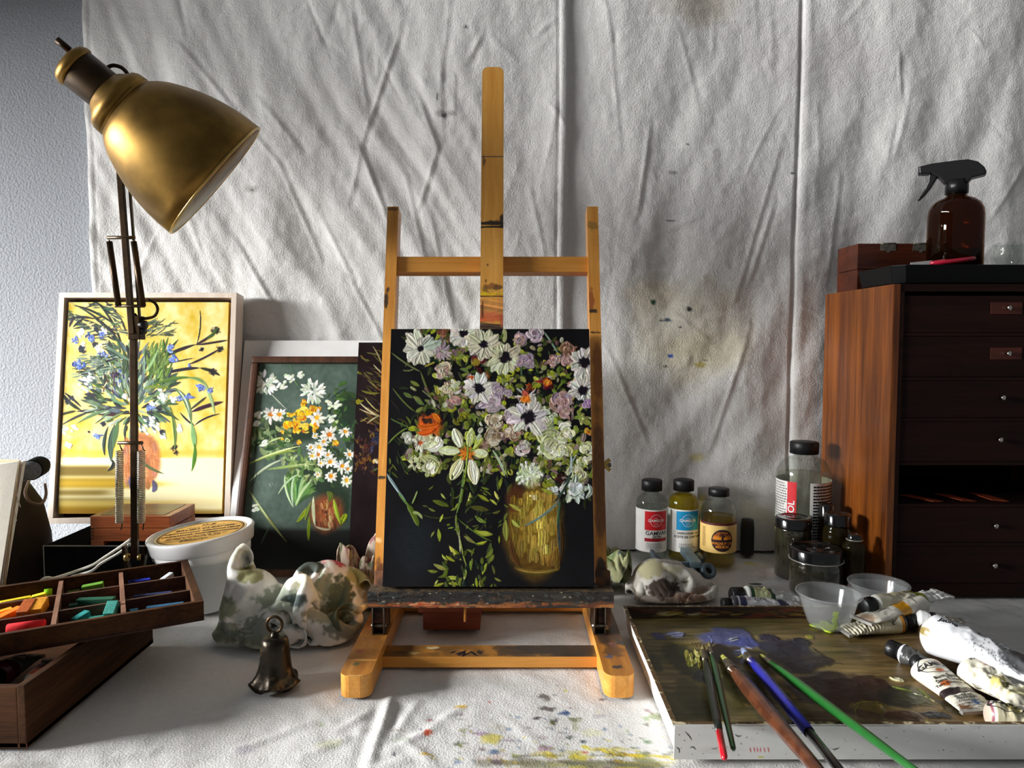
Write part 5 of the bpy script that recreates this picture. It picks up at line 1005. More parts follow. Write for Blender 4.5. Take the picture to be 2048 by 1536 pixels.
def sheet(mb, c, th, mat, bow=0):
    TR_, BR2, TL_, BL2 = c; v = []; n = 12
    for i in range(n+1):
        for j in range(n+1):
            a, b_ = i/n, j/n; p = (TL_.lerp(TR_, a)).lerp(BL2.lerp(BR2, a), b_)+Vector((0, -bow*math.sin(a*PI)*(1-b_*.3), -bow*.5*math.sin(a*PI*.9))); v.append(p)
    k_ = len(v); v2 = [p+Vector((0, th, 0)) for p in v]; f = []
    W_ = n+1
    for i in range(n):
        for j in range(n): f.append((i*W_+j, i*W_+j+1, (i+1)*W_+j+1, (i+1)*W_+j)); f.append((k_+i*W_+j, k_+(i+1)*W_+j, k_+(i+1)*W_+j+1, k_+i*W_+j+1))
    e = [(i*W_) for i in range(W_)]+[(n*W_+j) for j in range(1, W_)]+[(i*W_+n) for i in range(n-1, -1, -1)]+[j for j in range(n-1, 0, -1)]
    for i in range(len(e)): a, b_ = e[i], e[(i+1) % len(e)]; f.append((a, b_, b_+k_, a+k_))
    mb.add(v+v2, f, mat, None, False)
cov = (P(46, 923, Y=.95), P(2, 1085, Y=.93), P(-150, 915, Y=.99), P(-200, 1085, Y=.97))
m = MB(); sheet(m, (cov[0], Vector((cov[1].x-.015, .93, .005)), cov[2], Vector((cov[3].x, .97, .005))), .006, pm('canvas_cover', (236, 234, 226), rough=.8, var=.03, bump=.2, bs=700)); m.build('cover', SB, True)
for k_, (u0, u1, mt) in enumerate([(40, -6, page_shade), (39, -11, page_shade), (38, -16, paper), (36, -22, paper)]):
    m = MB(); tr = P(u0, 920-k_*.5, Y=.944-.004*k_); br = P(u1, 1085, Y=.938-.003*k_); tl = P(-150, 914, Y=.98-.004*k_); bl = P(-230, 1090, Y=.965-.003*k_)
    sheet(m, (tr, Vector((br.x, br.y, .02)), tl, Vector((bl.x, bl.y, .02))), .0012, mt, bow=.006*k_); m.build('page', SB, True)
m = MB()
for q in [[(32, 985), (36, 1000), (41, 1014)], [(27, 1005), (30, 1025), (33, 1042)], [(4, 1055), (5, 1075), (0, 1092)]]: m.tube(smooth_path([P(*p, Y=.945) for p in q]), .0006, paper, 5)
m.build('loose_thread', SB, True)
HN = thing('rounded_handle', 'black rounded handle with a grey end face sticking out beside the sketchbook', 'handle', tuple(P(64, 941, Y=.985)))
m = MB(); c0 = P(62, 941, Y=.975); axd = Vector((-.36, .93, -.02)).normalized(); r0 = 20.5/F*.97
m.lathe([(0, .0), (r0*.96, 0), (r0, .002), (r0, .045), (r0*.9, .052), (0, .052)], pm('black_rubber', (12, 12, 13), rough=.8, spec=.05), axis_frame(c0, axd, (0, 0, 1)), 40); m.build('grip', HN, True)
m = MB(); m.lathe([(0, -.001), (r0*.9, -.001), (r0*.93, .0006), (0, .0006)], pm('grey_felt', (112, 114, 118), rough=.9, var=.2, vs=300), axis_frame(c0, axd, (0, 0, 1)), 40); m.prism([(-r0*.9, 0), (-r0*.2, 0), (-r0*.45, -r0*.9), (-r0*.92, -r0*1.1)], -.001, .002, pm('grey_felt', (112, 114, 118)), T(*c0)); m.build('end_face', HN, True)
# ================================================================== PAIL
white = pm('white_plastic', (232, 232, 230), rough=.38, var=.015, sss=0)
PX, PY, PR = -.4717, 1.065, .0768
PL = thing('plastic_tub', 'white plastic tub of brush cleaner with an orange label on its lid', 'tub', (PX, PY, 0), rot=(0, 0, 0))
m = MB(); m.lathe([(0, 0.001), (.049, .001), (.051, .004), (.0655, .078), (.0685, .078), (.0695, .083), (.0695, .093), (.067, .096), (.067, .102), (.0, .102)], white, T(PX, PY, 0), 72); m.build('tub', PL, True)
LM = T(PX, PY, .1035) @ R(math.radians(5.5), 'Y').inverted() @ R(math.radians(1.5), 'X')
m = MB(); m.lathe([(0, -.004), (.071, -.012), (.0735, -.010), (.0755, .004), (PR, .008), (PR-.001, .0105), (.0725, .0115), (.0712, .0100), (.0705, .0075), (0, .0075)], white, LM, 96); m.build('lid', PL, True)
lab = pm('orange_label', (232, 178, 84), rough=.5, var=.08, vs=60); ink = pm('brown_ink', (64, 34, 16), rough=.6); inkl = pm('faint_ink', (150, 100, 50), rough=.6)
m = MB(); LM2 = LM @ T(0, 0, .0077)
def flat(g, z, mat, M): m.add([(x, y, z) for x, y in g[0]], g[1], mat, M)
flat(disc2d(0, 0, .0645, 64), .0000, lab, LM2); flat(ring2d(0, 0, .0645, .0022, 72), .0002, pm('label_cream', (226, 206, 150), rough=.5), LM2); flat(ring2d(0, 0, .0620, .0018, 72), .0003, ink, LM2); flat(ring2d(0, 0, .0590, .0006, 72), .0003, ink, LM2)
rs = random.Random(8)
LR = LM2 @ R(math.radians(9), 'Z')
for s_, sz, y in [('O-Z', .012, .045), ('BRUSH CLEANER', .0115, .0235), ('NETTOYANT RENOVATEUR', .0088, .0085), ('LIMPIADOR CONSERVADOR', .0088, -.0055)]: flat(shift2d(text_geo(s_, sz, 'CENTER', .0004), 0, y), .0003, ink, LR)
flat(shift2d(lines2d(-.03, .03, 0, .004, 1, rs), 0, .0325), .0003, ink, LR)
flat(shift2d(lines2d(-.045, .045, 0, .014, 4, rs), 0, -.028), .0003, inkl, LR); flat(shift2d(lines2d(-.02, .02, 0, .014, 3, rs), 0, -.046), .0003, ink, LR); flat(shift2d(lines2d(.0, .018, 0, .006, 2, rs), .03, .0215), .0003, inkl, LR)
m.build('label', PL, True)
# ================================================================== PASTEL TRAY on LOWER BOX
dkw = wood('dark_tray_wood', (44, 27, 15), (82, 51, 28), 0, .7, 0, 60, .07, .15, .1); dkw2 = wood('tray_inside_wood', (52, 30, 22), (92, 58, 42), 0, .6, 0, 60, .07); dkw3 = wood('tray_side_wood', (44, 27, 15), (80, 50, 28), 1, .7, 0, 60, .07, .15, .1)
C0 = Vector((-.3690, .8330, .067)); LD = Vector((-.868, -.497, 0)).normalized(); WD = Vector((-.497, .868, 0)).normalized()
TM = Matrix(((LD.x, WD.x, 0, C0.x), (LD.y, WD.y, 0, C0.y), (0, 0, 1, C0.z), (0, 0, 0, 1)))
TRY = thing('pastel_tray', 'dark wooden compartment tray of coloured pastels resting on the open box', 'tray', tuple(C0+LD*.2+WD*.09))
TLn, TW, TH = .42, .187, .0235
m = MB(); m.box(0, TLn, 0, TW, 0, .004, dkw2, TM); m.box(0, TLn, 0, .0065, 0, TH, dkw, TM, bev=.0008); m.box(0, TLn, TW-.0065, TW, 0, TH, dkw, TM, bev=.0008); m.box(0, .0095, .0065, TW-.0065, 0, TH, dkw3, TM, bev=.0008); m.box(TLn-.0095, TLn, .0065, TW-.0065, 0, TH, dkw3, TM)
m.build('frame', TRY, True)
for f_ in (1/3., 2/3.): m = MB(); m.box(.0095, TLn-.0095, TW*f_-.002, TW*f_+.002, .004, .0195, dkw2, TM); m.build('divider', TRY, True)
XC = tuple((TM.inverted() @ P(u_, v_, Z=C0.z+.021)).x for u_, v_ in ((247, 1222), (107, 1246)))+(.27, .345)
for x in XC: m = MB(); m.box(x-.0025, x+.0025, .0065, TW-.0065, .004, .021, wood('divider_pale', (104, 70, 52), (140, 100, 78), 1, .6), TM); m.build('cross_divider', TRY, True)
def chalkmat(nm, c): return pm('pastel_'+nm, c, rough=.85, var=.12, vs=200, bump=.3, bs=500, spec=.15)
def Zt(x, y): return (x/4.655, 980+y/4.655)
invT = TM.inverted()
CH = [('red', (196, 40, 44), (60, 1265), (440, 1215), .012, 0, 'long rounded red pastel along the near edge of the tray', True),
      ('orange', (226, 118, 28), (-40, 1200), (195, 1100), .010, .1, 'orange pastel stick slanting up beside the red one', False),
      ('golden', (230, 160, 40), (-40, 1140), (125, 1080), .009, .1, 'golden yellow pastel stick above the orange one', False),
      ('rust', (160, 80, 34), (205, 1150), (290, 1070), .013, .3, 'rust-brown pastel stub in the middle row of the tray', False),
      ('ochre', (206, 140, 40), (330, 1125), (400, 1050), .013, .3, 'ochre pastel stub touching the first cross divider', False),
      ('yellow', (214, 186, 30), (0, 1040), (290, 985), .008, 0, 'long yellow pastel in the back row of the tray', False),
      ('lemon', (224, 206, 40), (300, 990), (430, 970), .009, .1, 'short lemon pastel at the end of the back row', False),
      ('lime_round', (130, 190, 30), (490, 905), (545, 895), .010, 0, 'round lime-green pastel end in the back row', True),
      ('olive', (84, 96, 40), (615, 945), (740, 925), .007, 0, 'dull olive pastel stub lying in the back row', False),
      ('leaf', (92, 140, 44), (765, 905), (965, 880), .011, .1, 'thick leaf-green pastel stick in the back row', False),
      ('pine', (36, 84, 62), (720, 1020), (1080, 1005), .010, 0, 'long pine-green pastel in the middle row', False),
      ('pine2', (34, 70, 54), (640, 1072), (710, 1058), .009, 0, 'small dark green stub in the middle row', False),
      ('teal', (44, 130, 124), (690, 1200), (825, 1110), .009, .2, 'teal pastel stick slanting in the front row', False),
      ('teal2', (56, 140, 128), (830, 1185), (1000, 1170), .008, 0, 'flat teal pastel lying in the front row', False),
      ('seafoam', (70, 150, 136), (1015, 1150), (1085, 1050), .012, .5, 'upright pale teal pastel stub by the second cross divider', False),
      ('blue', (44, 62, 190), (1150, 862), (1400, 825), .009, 0, 'bright blue pastel in the far corner of the tray', False),
      ('navy', (34, 40, 90), (1110, 872), (1190, 858), .009, 0, 'short navy pastel left of the bright blue one', False),
      ('slate', (40, 50, 84), (1240, 985), (1600, 945), .008, 0, 'dark slate-blue pastel in the middle row at the right', False),
      ('steel', (44, 90, 120), (1360, 1095), (1710, 1050), .009, 0, 'steel-blue pastel along the front row at the right', False),
      ('sky', (70, 130, 160), (1285, 1110), (1340, 1102), .009, 0, 'tiny sky-blue stub in the front row', False),
      ('white', (216, 220, 224), (1510, 822), (1600, 785), .007, .2, 'chip of white pastel in the far right corner of the tray', False)]
for nm, c, a, b, th, lift, lb, rnd_ in CH:
    zf = C0.z+.0045+th/2; pa = invT @ P(*Zt(*a), Z=zf+.004); pb = invT @ P(*Zt(*b), Z=zf+.004)
    mid = (pa+pb)/2; row = min(2, max(0, int(mid.y/TW*3))); y0, y1 = TW*row/3+.0085, TW*(row+1)/3-.0035
    if row == 0: y0 = .0075
    if row == 2: y1 = TW-.0085
    cs = [.0095]+list(XC)+[TLn-.0095]
    ci = max(i for i in range(len(cs)-1) if cs[i] <= max(mid.x, .0096)); x0, x1 = cs[ci]+.0035, cs[ci+1]-.0035
    cl = lambda p: Vector((min(max(p.x, x0+th*.5), x1-th*.5), min(max(p.y, y0+th*.5), y1-th*.5), .0045+th/2))
    pa, pb = cl(pa), cl(pb)
    if (pb-pa).length < .008: pb = pa+Vector((.009 if pa.x+.009 < x1 else -.009, 0, 0))
    pb.z += lift*.02; m = MB(); wa, wb = TM @ pa, TM @ pb; FM = frame(wa, wb); L_ = (wb-wa).length
    if rnd_: m.tube([wa, wa.lerp(wb, .03), wa.lerp(wb, .97), wb], [th*.4, th*.5, th*.5, th*.4], chalkmat(nm, c), 14)
    else: m.box(0, L_, -th/2, th/2, -th/2, th/2, chalkmat(nm, c), FM, bev=.0009)
    tag(m.build('pastel_stick'), lb, 'pastel', 'pastels in the wooden tray')
# lower box
LB = thing('open_wooden_box', 'dark wooden box holding paint tubes, underneath the pastel tray at lower left', 'box', (-.64, .80, 0))
m = MB(); bx0, bx1, by0, by1, bh = -.80, -.477, .676, .922, .0645
m.box(bx0, bx1, by0, by1, .001, .006, dkw); m.box(bx1-.008, bx1, by0, by1, .001, bh, dkw3, bev=.001); m.box(bx0, bx0+.008, by0, by1, .001, bh, dkw3); m.box(bx0+.008, bx1-.008, by0, by0+.008, .001, bh-.002, dkw, bev=.001); m.box(bx0+.008, bx1-.008, by1-.008, by1, .001, bh, dkw)
m.build('body', LB, True)
# ================================================================== CABINET
sidew = wood('cabinet_side_wood', (84, 40, 13), (158, 88, 28), 2, .42, .35, 34, .05)
frontw = wood('cabinet_front_wood', (27, 15, 12), (42, 22, 17), 0, .6, 0, 60, .07, .15, .12)
innerd = pm('cabinet_inside', (14, 12, 12), rough=.9)
edgew = wood('cabinet_edge_wood', (120, 62, 28), (170, 96, 46), 2, .5, 0, 60, .07)
CX0, CX1, CY0, CY1, CZ1 = .583, .925, 1.091, 1.328, .4895
CB = thing('drawer_cabinet', 'tall narrow dark wooden cabinet of shallow drawers at the right', 'cabinet', ((CX0+CX1)/2, 1.21, 0))
def zat(v, Y, u=1024): return P(u, v, Y=Y).z
m = MB(); m.box(CX0, CX0+.011, CY0, CY1, .001, CZ1-.001, sidew, bev=.0012); m.build('side_panel', CB, True)
m = MB(); m.box(CX1-.011, CX1, CY0, CY1, .001, CZ1-.001, sidew, bev=.0012); m.build('side_panel', CB, True)
m = MB(); m.box(CX0+.011, CX1-.011, CY1-.008, CY1, .001, CZ1-.001, frontw); m.build('back_panel', CB, True)
m = MB(); m.box(CX0+.011, CX1-.011, CY0+.002, CY1-.008, CZ1-.012, CZ1-.001, frontw); m.build('top_board', CB, True)
m = MB(); m.box(CX0+.011, CX1-.011, CY0+.002, CY1-.008, .001, .018, frontw); m.build('plinth', CB, True)
zl = [zat(v, CY0, 1900) for v in (587, 669, 758, 840, 928, 1012, 1090, 1172)]
kz = [(2005, 616), (2008, 707), (2000, 795), (1998, 879), None, (1996, 1051), (1997, 1130)]
chrome = pm('bright_knob', (210, 205, 196), rough=.15, metal=1)
platew = wood('label_plate_wood', (66, 30, 22), (84, 40, 28), 0, .5, .1, 60)
for i in range(7):
    z1, z0 = zl[i], zl[i+1]
    m = MB(); m.box(CX0+.011, CX1-.011, CY0+.003, CY1-.01, z0-.0025, z0+.0025, frontw); m.build('shelf_rail', CB, True)
    if kz[i] is None: continue
    m = MB(); xa, xb = CX0+.0125, CX1-.0125; m.box(xa, xb, CY0+.004, CY0+.014, z0+.0032, z1-.0032, frontw, bev=.0008)
    m.box(xa+.002, xb-.002, CY0+.014, CY1-.02, z0+.0035, z0+.007, frontw)
    d = m.build('drawer', CB, True)
    kx = (kz[i][0]-1024)/F*1.098; kzz = zat(kz[i][1], CY0, 2000)
    inv = root_matrix(CB).inverted()
    m = MB(); m.lathe([(0, 0), (.0022, 0), (.002, .004), (.0042, .007), (.0036, .0105), (0, .0115)], chrome, inv @ axis_frame((kx, CY0+.004, kzz), (0, -1, 0), (0, 0, 1)), 20); m.build('knob', d)
    if i < 2: m = MB(); m.box(kx-.024, kx+.024, CY0+.0028, CY0+.0045, kzz-.009, kzz+.009, platew, inv); m.build('label_plate', d)
m = MB(); m.box(CX0+.0112, CX0+.0175, CY0+.0005, CY0+.02, .018, CZ1-.012, frontw, bev=.0005); m.build('stile', CB, True)
m = MB()
env = pm('rust_envelope', (190, 80, 40), rough=.7)
zs = zl[5]+.0028
tri = [((1868, 1008), (1872, 1001), (1888, 1008)), ((1932, 1008), (1940, 994), (1970, 1006)), ((1995, 985), (2046, 998), (2046, 1008))]
for k_, q in enumerate(tri):
    x0 = (q[0][0]-1024)/F*1.11; m = MB(); m.box(0, .05+.01*k_, 0, .055, 0, .0012, env, T(x0, 1.10+.006*k_, zs+.0006+.001) @ R(math.radians(28-14*k_), 'Z') @ R(math.radians(6), 'Y'), bev=.0003)
    tag(m.build('paper_packet'), ['small rust-coloured packet in the open slot, nearest the cabinet side', 'middle rust-coloured packet in the open cabinet slot', 'rust-coloured packet at the right of the open cabinet slot'][k_], 'packet', 'packets in the open cabinet slot')
# lacquer tray on top
lac = pm('black_lacquer', (8, 9, 10), rough=.3, spec=.25, var=.1)
LT_ = thing('lacquer_tray', 'glossy black lacquered tray lying on top of the drawer cabinet', 'tray', (.77, 1.16, CZ1))
tx0_, tx1_, ty0_, ty1_, tz_ = .588, .92, 1.096, 1.232, .5185
def cham(x0, x1, y0, y1, c): return [(x0+c, y0), (x1-c, y0), (x1, y0+c), (x1, y1-c), (x1-c, y1), (x0+c, y1), (x0, y1-c), (x0, y0+c)]
o1 = cham(tx0_, tx1_, ty0_, ty1_, .016); o0 = cham(tx0_+.006, tx1_-.006, ty0_+.006, ty1_-.006, .014); i1 = cham(tx0_+.003, tx1_-.003, ty0_+.003, ty1_-.003, .015); i0 = cham(tx0_+.010, tx1_-.010, ty0_+.010, ty1_-.010, .013)
v = [(x, y, CZ1+.0005) for x, y in o0]+[(x, y, tz_) for x, y in o1]+[(x, y, tz_) for x, y in i1]+[(x, y, CZ1+.006) for x, y in i0]
f = [tuple(range(7, -1, -1)), tuple(range(24, 32))]+[(a*8+i, a*8+(i+1) % 8, (a+1)*8+(i+1) % 8, (a+1)*8+i) for a in range(3) for i in range(8)]
m = MB(); m.add(v, f, lac); m.build('tray', LT_, True, bevel=.0012)
# hinged box behind
hb = wood('hinged_box_wood', (66, 28, 16), (104, 50, 26), 0, .4, .3, 50, .07)
HB = thing('hinged_box', 'dark reddish wooden box with two metal hinges at the back of the cabinet top', 'box', (.68, 1.28, CZ1))
hx0, hx1, hy0, hy1 = .601, .757, 1.245, 1.322; hz1 = zat(487, hy0, 1717); hzm = zat(539, hy0, 1717)
m = MB(); m.box(hx0, hx1, hy0, hy1, CZ1+.0005, hzm, hb, bev=.001); m.build('body', HB, True)
m = MB(); m.box(hx0, hx1, hy0, hy1, hzm+.0008, hz1, hb, bev=.001); m.build('lid', HB, True)
hm = pm('hinge_metal', (150, 146, 132), rough=.4, metal=.8, var=.3, vs=200)
for a, b in ((1748, 1778), (1812, 1842)):
    xa = (a-1024)/F*1.255; xb = (b-1024)/F*1.255; m = MB(); xm = (xa+xb)/2
    m.prism([(xa, hz1-.0005), (xa, hz1-.010), (xa-.001, hz1-.0125), (xm-.004, hz1-.0125), (xm-.002, hz1-.0155), (xm+.002, hz1-.0155), (xm+.004, hz1-.0125), (xb+.001, hz1-.0125), (xb, hz1-.010), (xb, hz1-.0005)], hy0-.0012, hy0, hm)
    m.tube([(xa, hy0-.0008, hz1), (xb, hy0-.0008, hz1)], .0016, hm, 10); m.build('hinge', HB, True)
# spray bottle
amber = thin('amber_glass', (176, 134, 72), rough=.03, body=.10, bodycol=(84, 50, 16))
blkp = pm('black_plastic', (15, 15, 16), rough=.35, var=.1)
SY = 1.165; SX = (1907-1024)/F*1.157; SZ = CZ1+.0065
SBt = thing('spray_bottle', 'amber glass spray bottle with a black trigger head on the cabinet', 'spray bottle', (SX, SY, SZ), rz=-math.atan2(SX, SY))
def zs_(v): return zat(v, SY, 1907)-SZ
ps = 1/F*1.157; R_ = 49.5*ps
m = MB(); prof = [(0, .0005), (R_-.004, .0005), (R_, .004), (R_, zs_(432)), (R_*.97, zs_(420)), (R_*.86, zs_(408)), (R_*.66, zs_(400)), (R_*.42, zs_(395)), (R_*.36, zs_(391)), (R_*.36, zs_(384))]
m.lathe(prof+[(max(r-.0022, 0), z if i else z+.003) for i, (r, z) in list(enumerate(prof))[::-1]], amber, None, 64, close=False); m.build('bottle', SBt)
m = MB(); m.lathe([(0, .004), (R_-.004, .004), (R_-.0028, .007), (R_-.0028, .052), (0, .052)], thin('cleaner_liquid', (180, 130, 60)), None, 48); m.build('liquid', SBt)
def sp(x, y): return ((1600+x/3.657-1907)*ps, zs_(260+y/3.657))
m = MB(); m.lathe([(0, zs_(388)), (20*ps, zs_(388)), (20*ps, zs_(361)), (0, zs_(361))], blkp, None, 32, fr=lambda a, i: 1+.025*math.cos(a*20)); m.build('collar', SBt)
m = MB(); m.prism([sp(*p) for p in [(880, 245), (960, 233), (1100, 229), (1185, 231), (1245, 255), (1285, 300), (1300, 335), (1295, 350), (1265, 358), (1215, 366), (1202, 380), (1195, 395), (1062, 395), (1040, 385), (1010, 345), (960, 306), (885, 300)]][::-1], -.011, .011, blkp); m.build('spray_head', SBt, bevel=.004)
m = MB(); m.prism([sp(*p) for p in [(944, 300), (1004, 316), (992, 352), (960, 410), (925, 460), (890, 494), (872, 492), (885, 465), (920, 410), (940, 360)]][::-1], -.006, .006, blkp); m.build('trigger', SBt, bevel=.002)
m = MB(); m.prism([sp(*p) for p in [(872, 243), (884, 241), (886, 302), (874, 301)]][::-1], -.008, .008, blkp); m.build('nozzle', SBt, bevel=.001)
# scissors with red handle
red = pm('crimson_handle', (176, 24, 50), rough=.3, coat=.4)
SCI = thing('red_handled_tool', 'long tool with a crimson loop handle in front of the amber bottle', 'tool', (.70, 1.11, tz_))
m = MB(); a = P(1868, 528, Y=1.1165); b = P(1954, 518, Y=1.118); c = (a+b)/2; e_ = (b-a)/2; pts_ = []
for j in range(28):
    q = 2*PI*j/28; pts_.append(c+e_*math.cos(q)+Vector((0, .015, .0012))*math.sin(q)*.9+Vector((0, .010, tz_+.006-c.z if False else .002)))
m.tube(pts_, .0036, red, 10, closed=True); m.build('handle', SCI, True)
m = MB(); a2 = P(1826, 532, Y=1.118); flat_bar(m, a+Vector((.002, .008, .002)), a2+Vector((0, .006, .0015)), .009, .0018, pm('pale_blade', (226, 224, 220), rough=.25, metal=.7)); m.build('blade', SCI, True)
# glass votive
clear = pm('solid_glass', (244, 248, 246), rough=.02, trans=1, ior=1.5, var=.0); clearb = thin('clear_glass', (246, 248, 246))
GX = (2011-1024)/F*1.135; gz = CZ1+.0062
GB = thing('glass_bowl', 'small clear glass bowl on the cabinet right of the amber bottle', 'bowl', (GX, 1.14, gz))
m = MB(); g0 = zat(487, 1.14, 2011)-gz; rr_ = 30*1.13/F
m.lathe([(0, 0), (rr_*.55, 0), (rr_*.6, .004), (rr_*.8, g0*.35), (rr_, g0*.68), (rr_*.93, g0*.9), (rr_*.8, g0), (rr_*.74, g0*.97), (rr_*.82, g0*.8), (rr_*.8, g0*.6), (rr_*.5, g0*.42), (0, g0*.38)], clearb, None, 56); m.build('bowl', GB)
# ================================================================== BOTTLES
paperw = pm('white_label', (236, 234, 228), rough=.55, var=.02); inkb = pm('black_ink', (28, 28, 28), rough=.6); inkg = pm('grey_ink', (120, 118, 112), rough=.6)
capm = pm('black_cap', (20, 20, 21), rough=.45, var=.1, vs=300)
def cap(mb, r, z0, z1): mb.lathe([(0, z0), (r, z0), (r, z1-.0012), (r-.0012, z1), (0, z1)], capm, None, 60, fr=lambda a, i: 1+(.018*math.cos(a*30) if i in (1, 2) else 0))
def bottle(name, label, u, Y, half, vtop, vcapb, vsh, liquid, level_v, neck=.45):
    t = Y/ray(u, 1000).y; X = (u-1024)/F*t; r = half/F*t; zz = lambda v: zat(v, Y, u)
    B = thing(name, label, 'bottle', (X, Y, 0)); sh = zz(vsh); cb = zz(vcapb); ct = zz(vtop)
    out = [(0, .001), (r-.004, .001), (r, .005), (r, sh)]
    for k_ in range(1, 9):
        q = k_/8*PI/2; out.append((r*neck+(r-r*neck)*math.cos(q), sh+(cb-.004-sh)*math.sin(q)))
    out += [(r*neck, cb-.001), (r*neck+.0012, cb), (r*neck+.0012, cb+.002), (r*neck, cb+.003), (r*neck, ct-.002)]
    inn = [(max(p-.0016, 0), z+(.003 if i < 3 else 0)-(.0014 if 3 < i < 12 else 0)) for i, (p, z) in enumerate(out)][::-1]
    m = MB(); m.lathe(out+inn, clearb, None, 64); m.build('glass', B)
    if liquid:
        lv = zz(level_v); lp = [(0, .0045), (r-.0045, .0045), (r-.0020, .0075)]
        for p, z in out[3:12]:
            if z < lv: lp.append((p-.0020, z))
        rl = np.interp(lv, [z for _, z in out[3:12]], [p for p, _ in out[3:12]])-.0020; lp += [(rl, lv), (0, lv)]
        m = MB(); m.lathe(lp, liquid, None, 48); m.build('liquid', B)
    m = MB(); cap(m, r*neck+.0055, cb+.0015, ct); m.build('cap', B)
    return B, r, zz, -math.atan2(X, Y)
rs = random.Random(21)
redl = pm('label_red', (214, 24, 34), rough=.5, var=.04); cyl = pm('label_cyan', (20, 148, 200), rough=.5, var=.04); dred = pm('label_dark_red', (170, 24, 36), rough=.5); wht = pm('label_print_white', (240, 240, 238), rough=.5)
def small_bottle(name, label, u, half, liquid, lvl, blk, title, sub, band, gap0=-115):
    B, r, zz, a0 = bottle(name, label, u, 1.288, half, 959, 981.5, 1006, liquid, lvl)
    zt, zb = zz(1013), zz(1096); D_ = math.radians; m = MB(); e = r+.0003
    on_cyl(m, rect2d(r*D_(gap0), r*D_(75), zb, zt, 40), e, paperw, a0)
    on_cyl(m, rect2d(r*D_(-25), r*D_(64), zz(1053), zz(1016), 20), e+.00015, blk, a0)
    cx = r*D_(18)
    on_cyl(m, ring2d(cx, zz(1034), .0112, .0006), e+.0003, wht, a0); on_cyl(m, shift2d(text_geo('GAMBLIN', .0072, 'CENTER', .0001), cx, zz(1034)), e+.0003, wht, a0)
    for dz in (-.005, -.0075, .005): on_cyl(m, shift2d(lines2d(-.004, .004, -.0006, .0006, 1, rs), cx, zz(1034)+dz), e+.0003, wht, a0)
    y = 1059
    for s_, sz in title: on_cyl(m, shift2d(text_geo(s_, sz, 'CENTER', .00015), cx+.0015, zz(y)), e+.0002, inkb, a0); y += 7.0
    if band: on_cyl(m, rect2d(r*D_(-25), r*D_(64), zz(1075), zz(1068.5), 16), e+.00015, dred, a0)
    if sub:
        on_cyl(m, shift2d(lines2d(-.016, .016, 0, .009, 4, rs), cx, zz(1088)), e+.0002, inkg, a0)
        if band:
            for q in ((-.018, .018, .0096, .0099), (-.018, .018, -.0006, -.0003), (-.018, -.0177, -.0006, .0099), (.0177, .018, -.0006, .0099)): on_cyl(m, shift2d(rect2d(*q, n=8), cx, zz(1088)), e+.0002, inkb, a0)
    on_cyl(m, shift2d(lines2d(-.008, .008, 0, .0016, 1, rs), cx, zz(1093)), e+.0002, inkb, a0)
    g = lines2d(-.033, .033, 0, .017, 7, rs); on_cyl(m, shift2d(g, r*D_(-62)-.008, (zt+zb)/2, 1, PI/2), e+.0002, inkg, a0)
    m.build('label', B); return B
oil_y = thin('safflower_oil', (236, 214, 110), body=.35, bodycol=(206, 180, 24)); varn = thin('clear_varnish', (250, 251, 249), body=.06); oil_w = thin('walnut_oil', (242, 222, 150), body=.08, bodycol=(190, 150, 40)); spirit = thin('mineral_spirit', (246, 245, 238), body=.14, bodycol=(206, 204, 190))
small_bottle('varnish_bottle', 'small clear bottle with a red label square, leftmost of the three small capped bottles', 1303.5, 31, varn, 1012, redl, [('GAMVAR', .0105), ('SATIN', .0062)], True, True)
small_bottle('oil_bottle', 'small bottle of yellow oil with a cyan label square', 1367, 31, oil_y, 986, cyl, [('SAFFLOWER OIL', .0056), ('ACEITE DE CARTAMO', .0056)], True, False, gap0=-75)
B, r, zz, a0 = bottle('oil_bottle', 'amber-tinted oil bottle with a cream label and round brown tree emblem', 1437.5, 1.252, 35, 976, 992, 1022, oil_w, 1031, .4)
m = MB(); e = r+.0003; D_ = math.radians; crm = pm('label_cream_yellow', (226, 190, 110), rough=.5, var=.05, vs=40); mar = pm('label_maroon', (84, 26, 30), rough=.5)
on_cyl(m, rect2d(r*D_(-100), r*D_(95), zz(1097), zz(1039), 40), e, crm, a0); on_cyl(m, rect2d(r*D_(-80), r*D_(95), zz(1043), zz(1038.5), 40), e+.00015, mar, a0)
cx = r*D_(14); zc = zz(1072); brn = pm('emblem_brown', (48, 24, 26), rough=.5); org = pm('emblem_orange', (226, 138, 36), rough=.5); orgd = pm('emblem_dark_orange', (176, 96, 34), rough=.5)
def halfdisc(cx, cz, r, z0, z1, x0, x1, n=24):
    v = []; f = []; x0 = max(x0, -r); x1 = min(x1, r)
    for i in range(n+1):
        x = x0+(x1-x0)*i/n; w = math.sqrt(max(0, r*r-x*x)); za, zb_ = max(-w, z0), min(w, z1)
        if zb_ < za: zb_ = za = (z0+z1)/2 if w < z0 else za
        v += [(cx+x, cz+za), (cx+x, cz+zb_)]
    for i in range(n): f.append((2*i, 2*i+2, 2*i+3, 2*i+1))
    return v, f
on_cyl(m, halfdisc(cx, zc, .0196, -1, 1, -1, 1), e+.0003, brn, a0)
on_cyl(m, halfdisc(cx, zc, .0172, .0015, .011, -.02, -.0018), e+.00045, org, a0); on_cyl(m, halfdisc(cx, zc, .0172, .0015, .011, .0022, .02), e+.00045, org, a0)
on_cyl(m, halfdisc(cx, zc, .0172, .0078, .0150, -.02, .02), e+.0006, orgd, a0)
for i in range(34): q = rs.random()*2*PI; w = rs.random()*.014; on_cyl(m, disc2d(cx+math.cos(q)*w, zc+.0105+math.sin(q)*w*.32, .0011, 6), e+.0008, brn, a0)
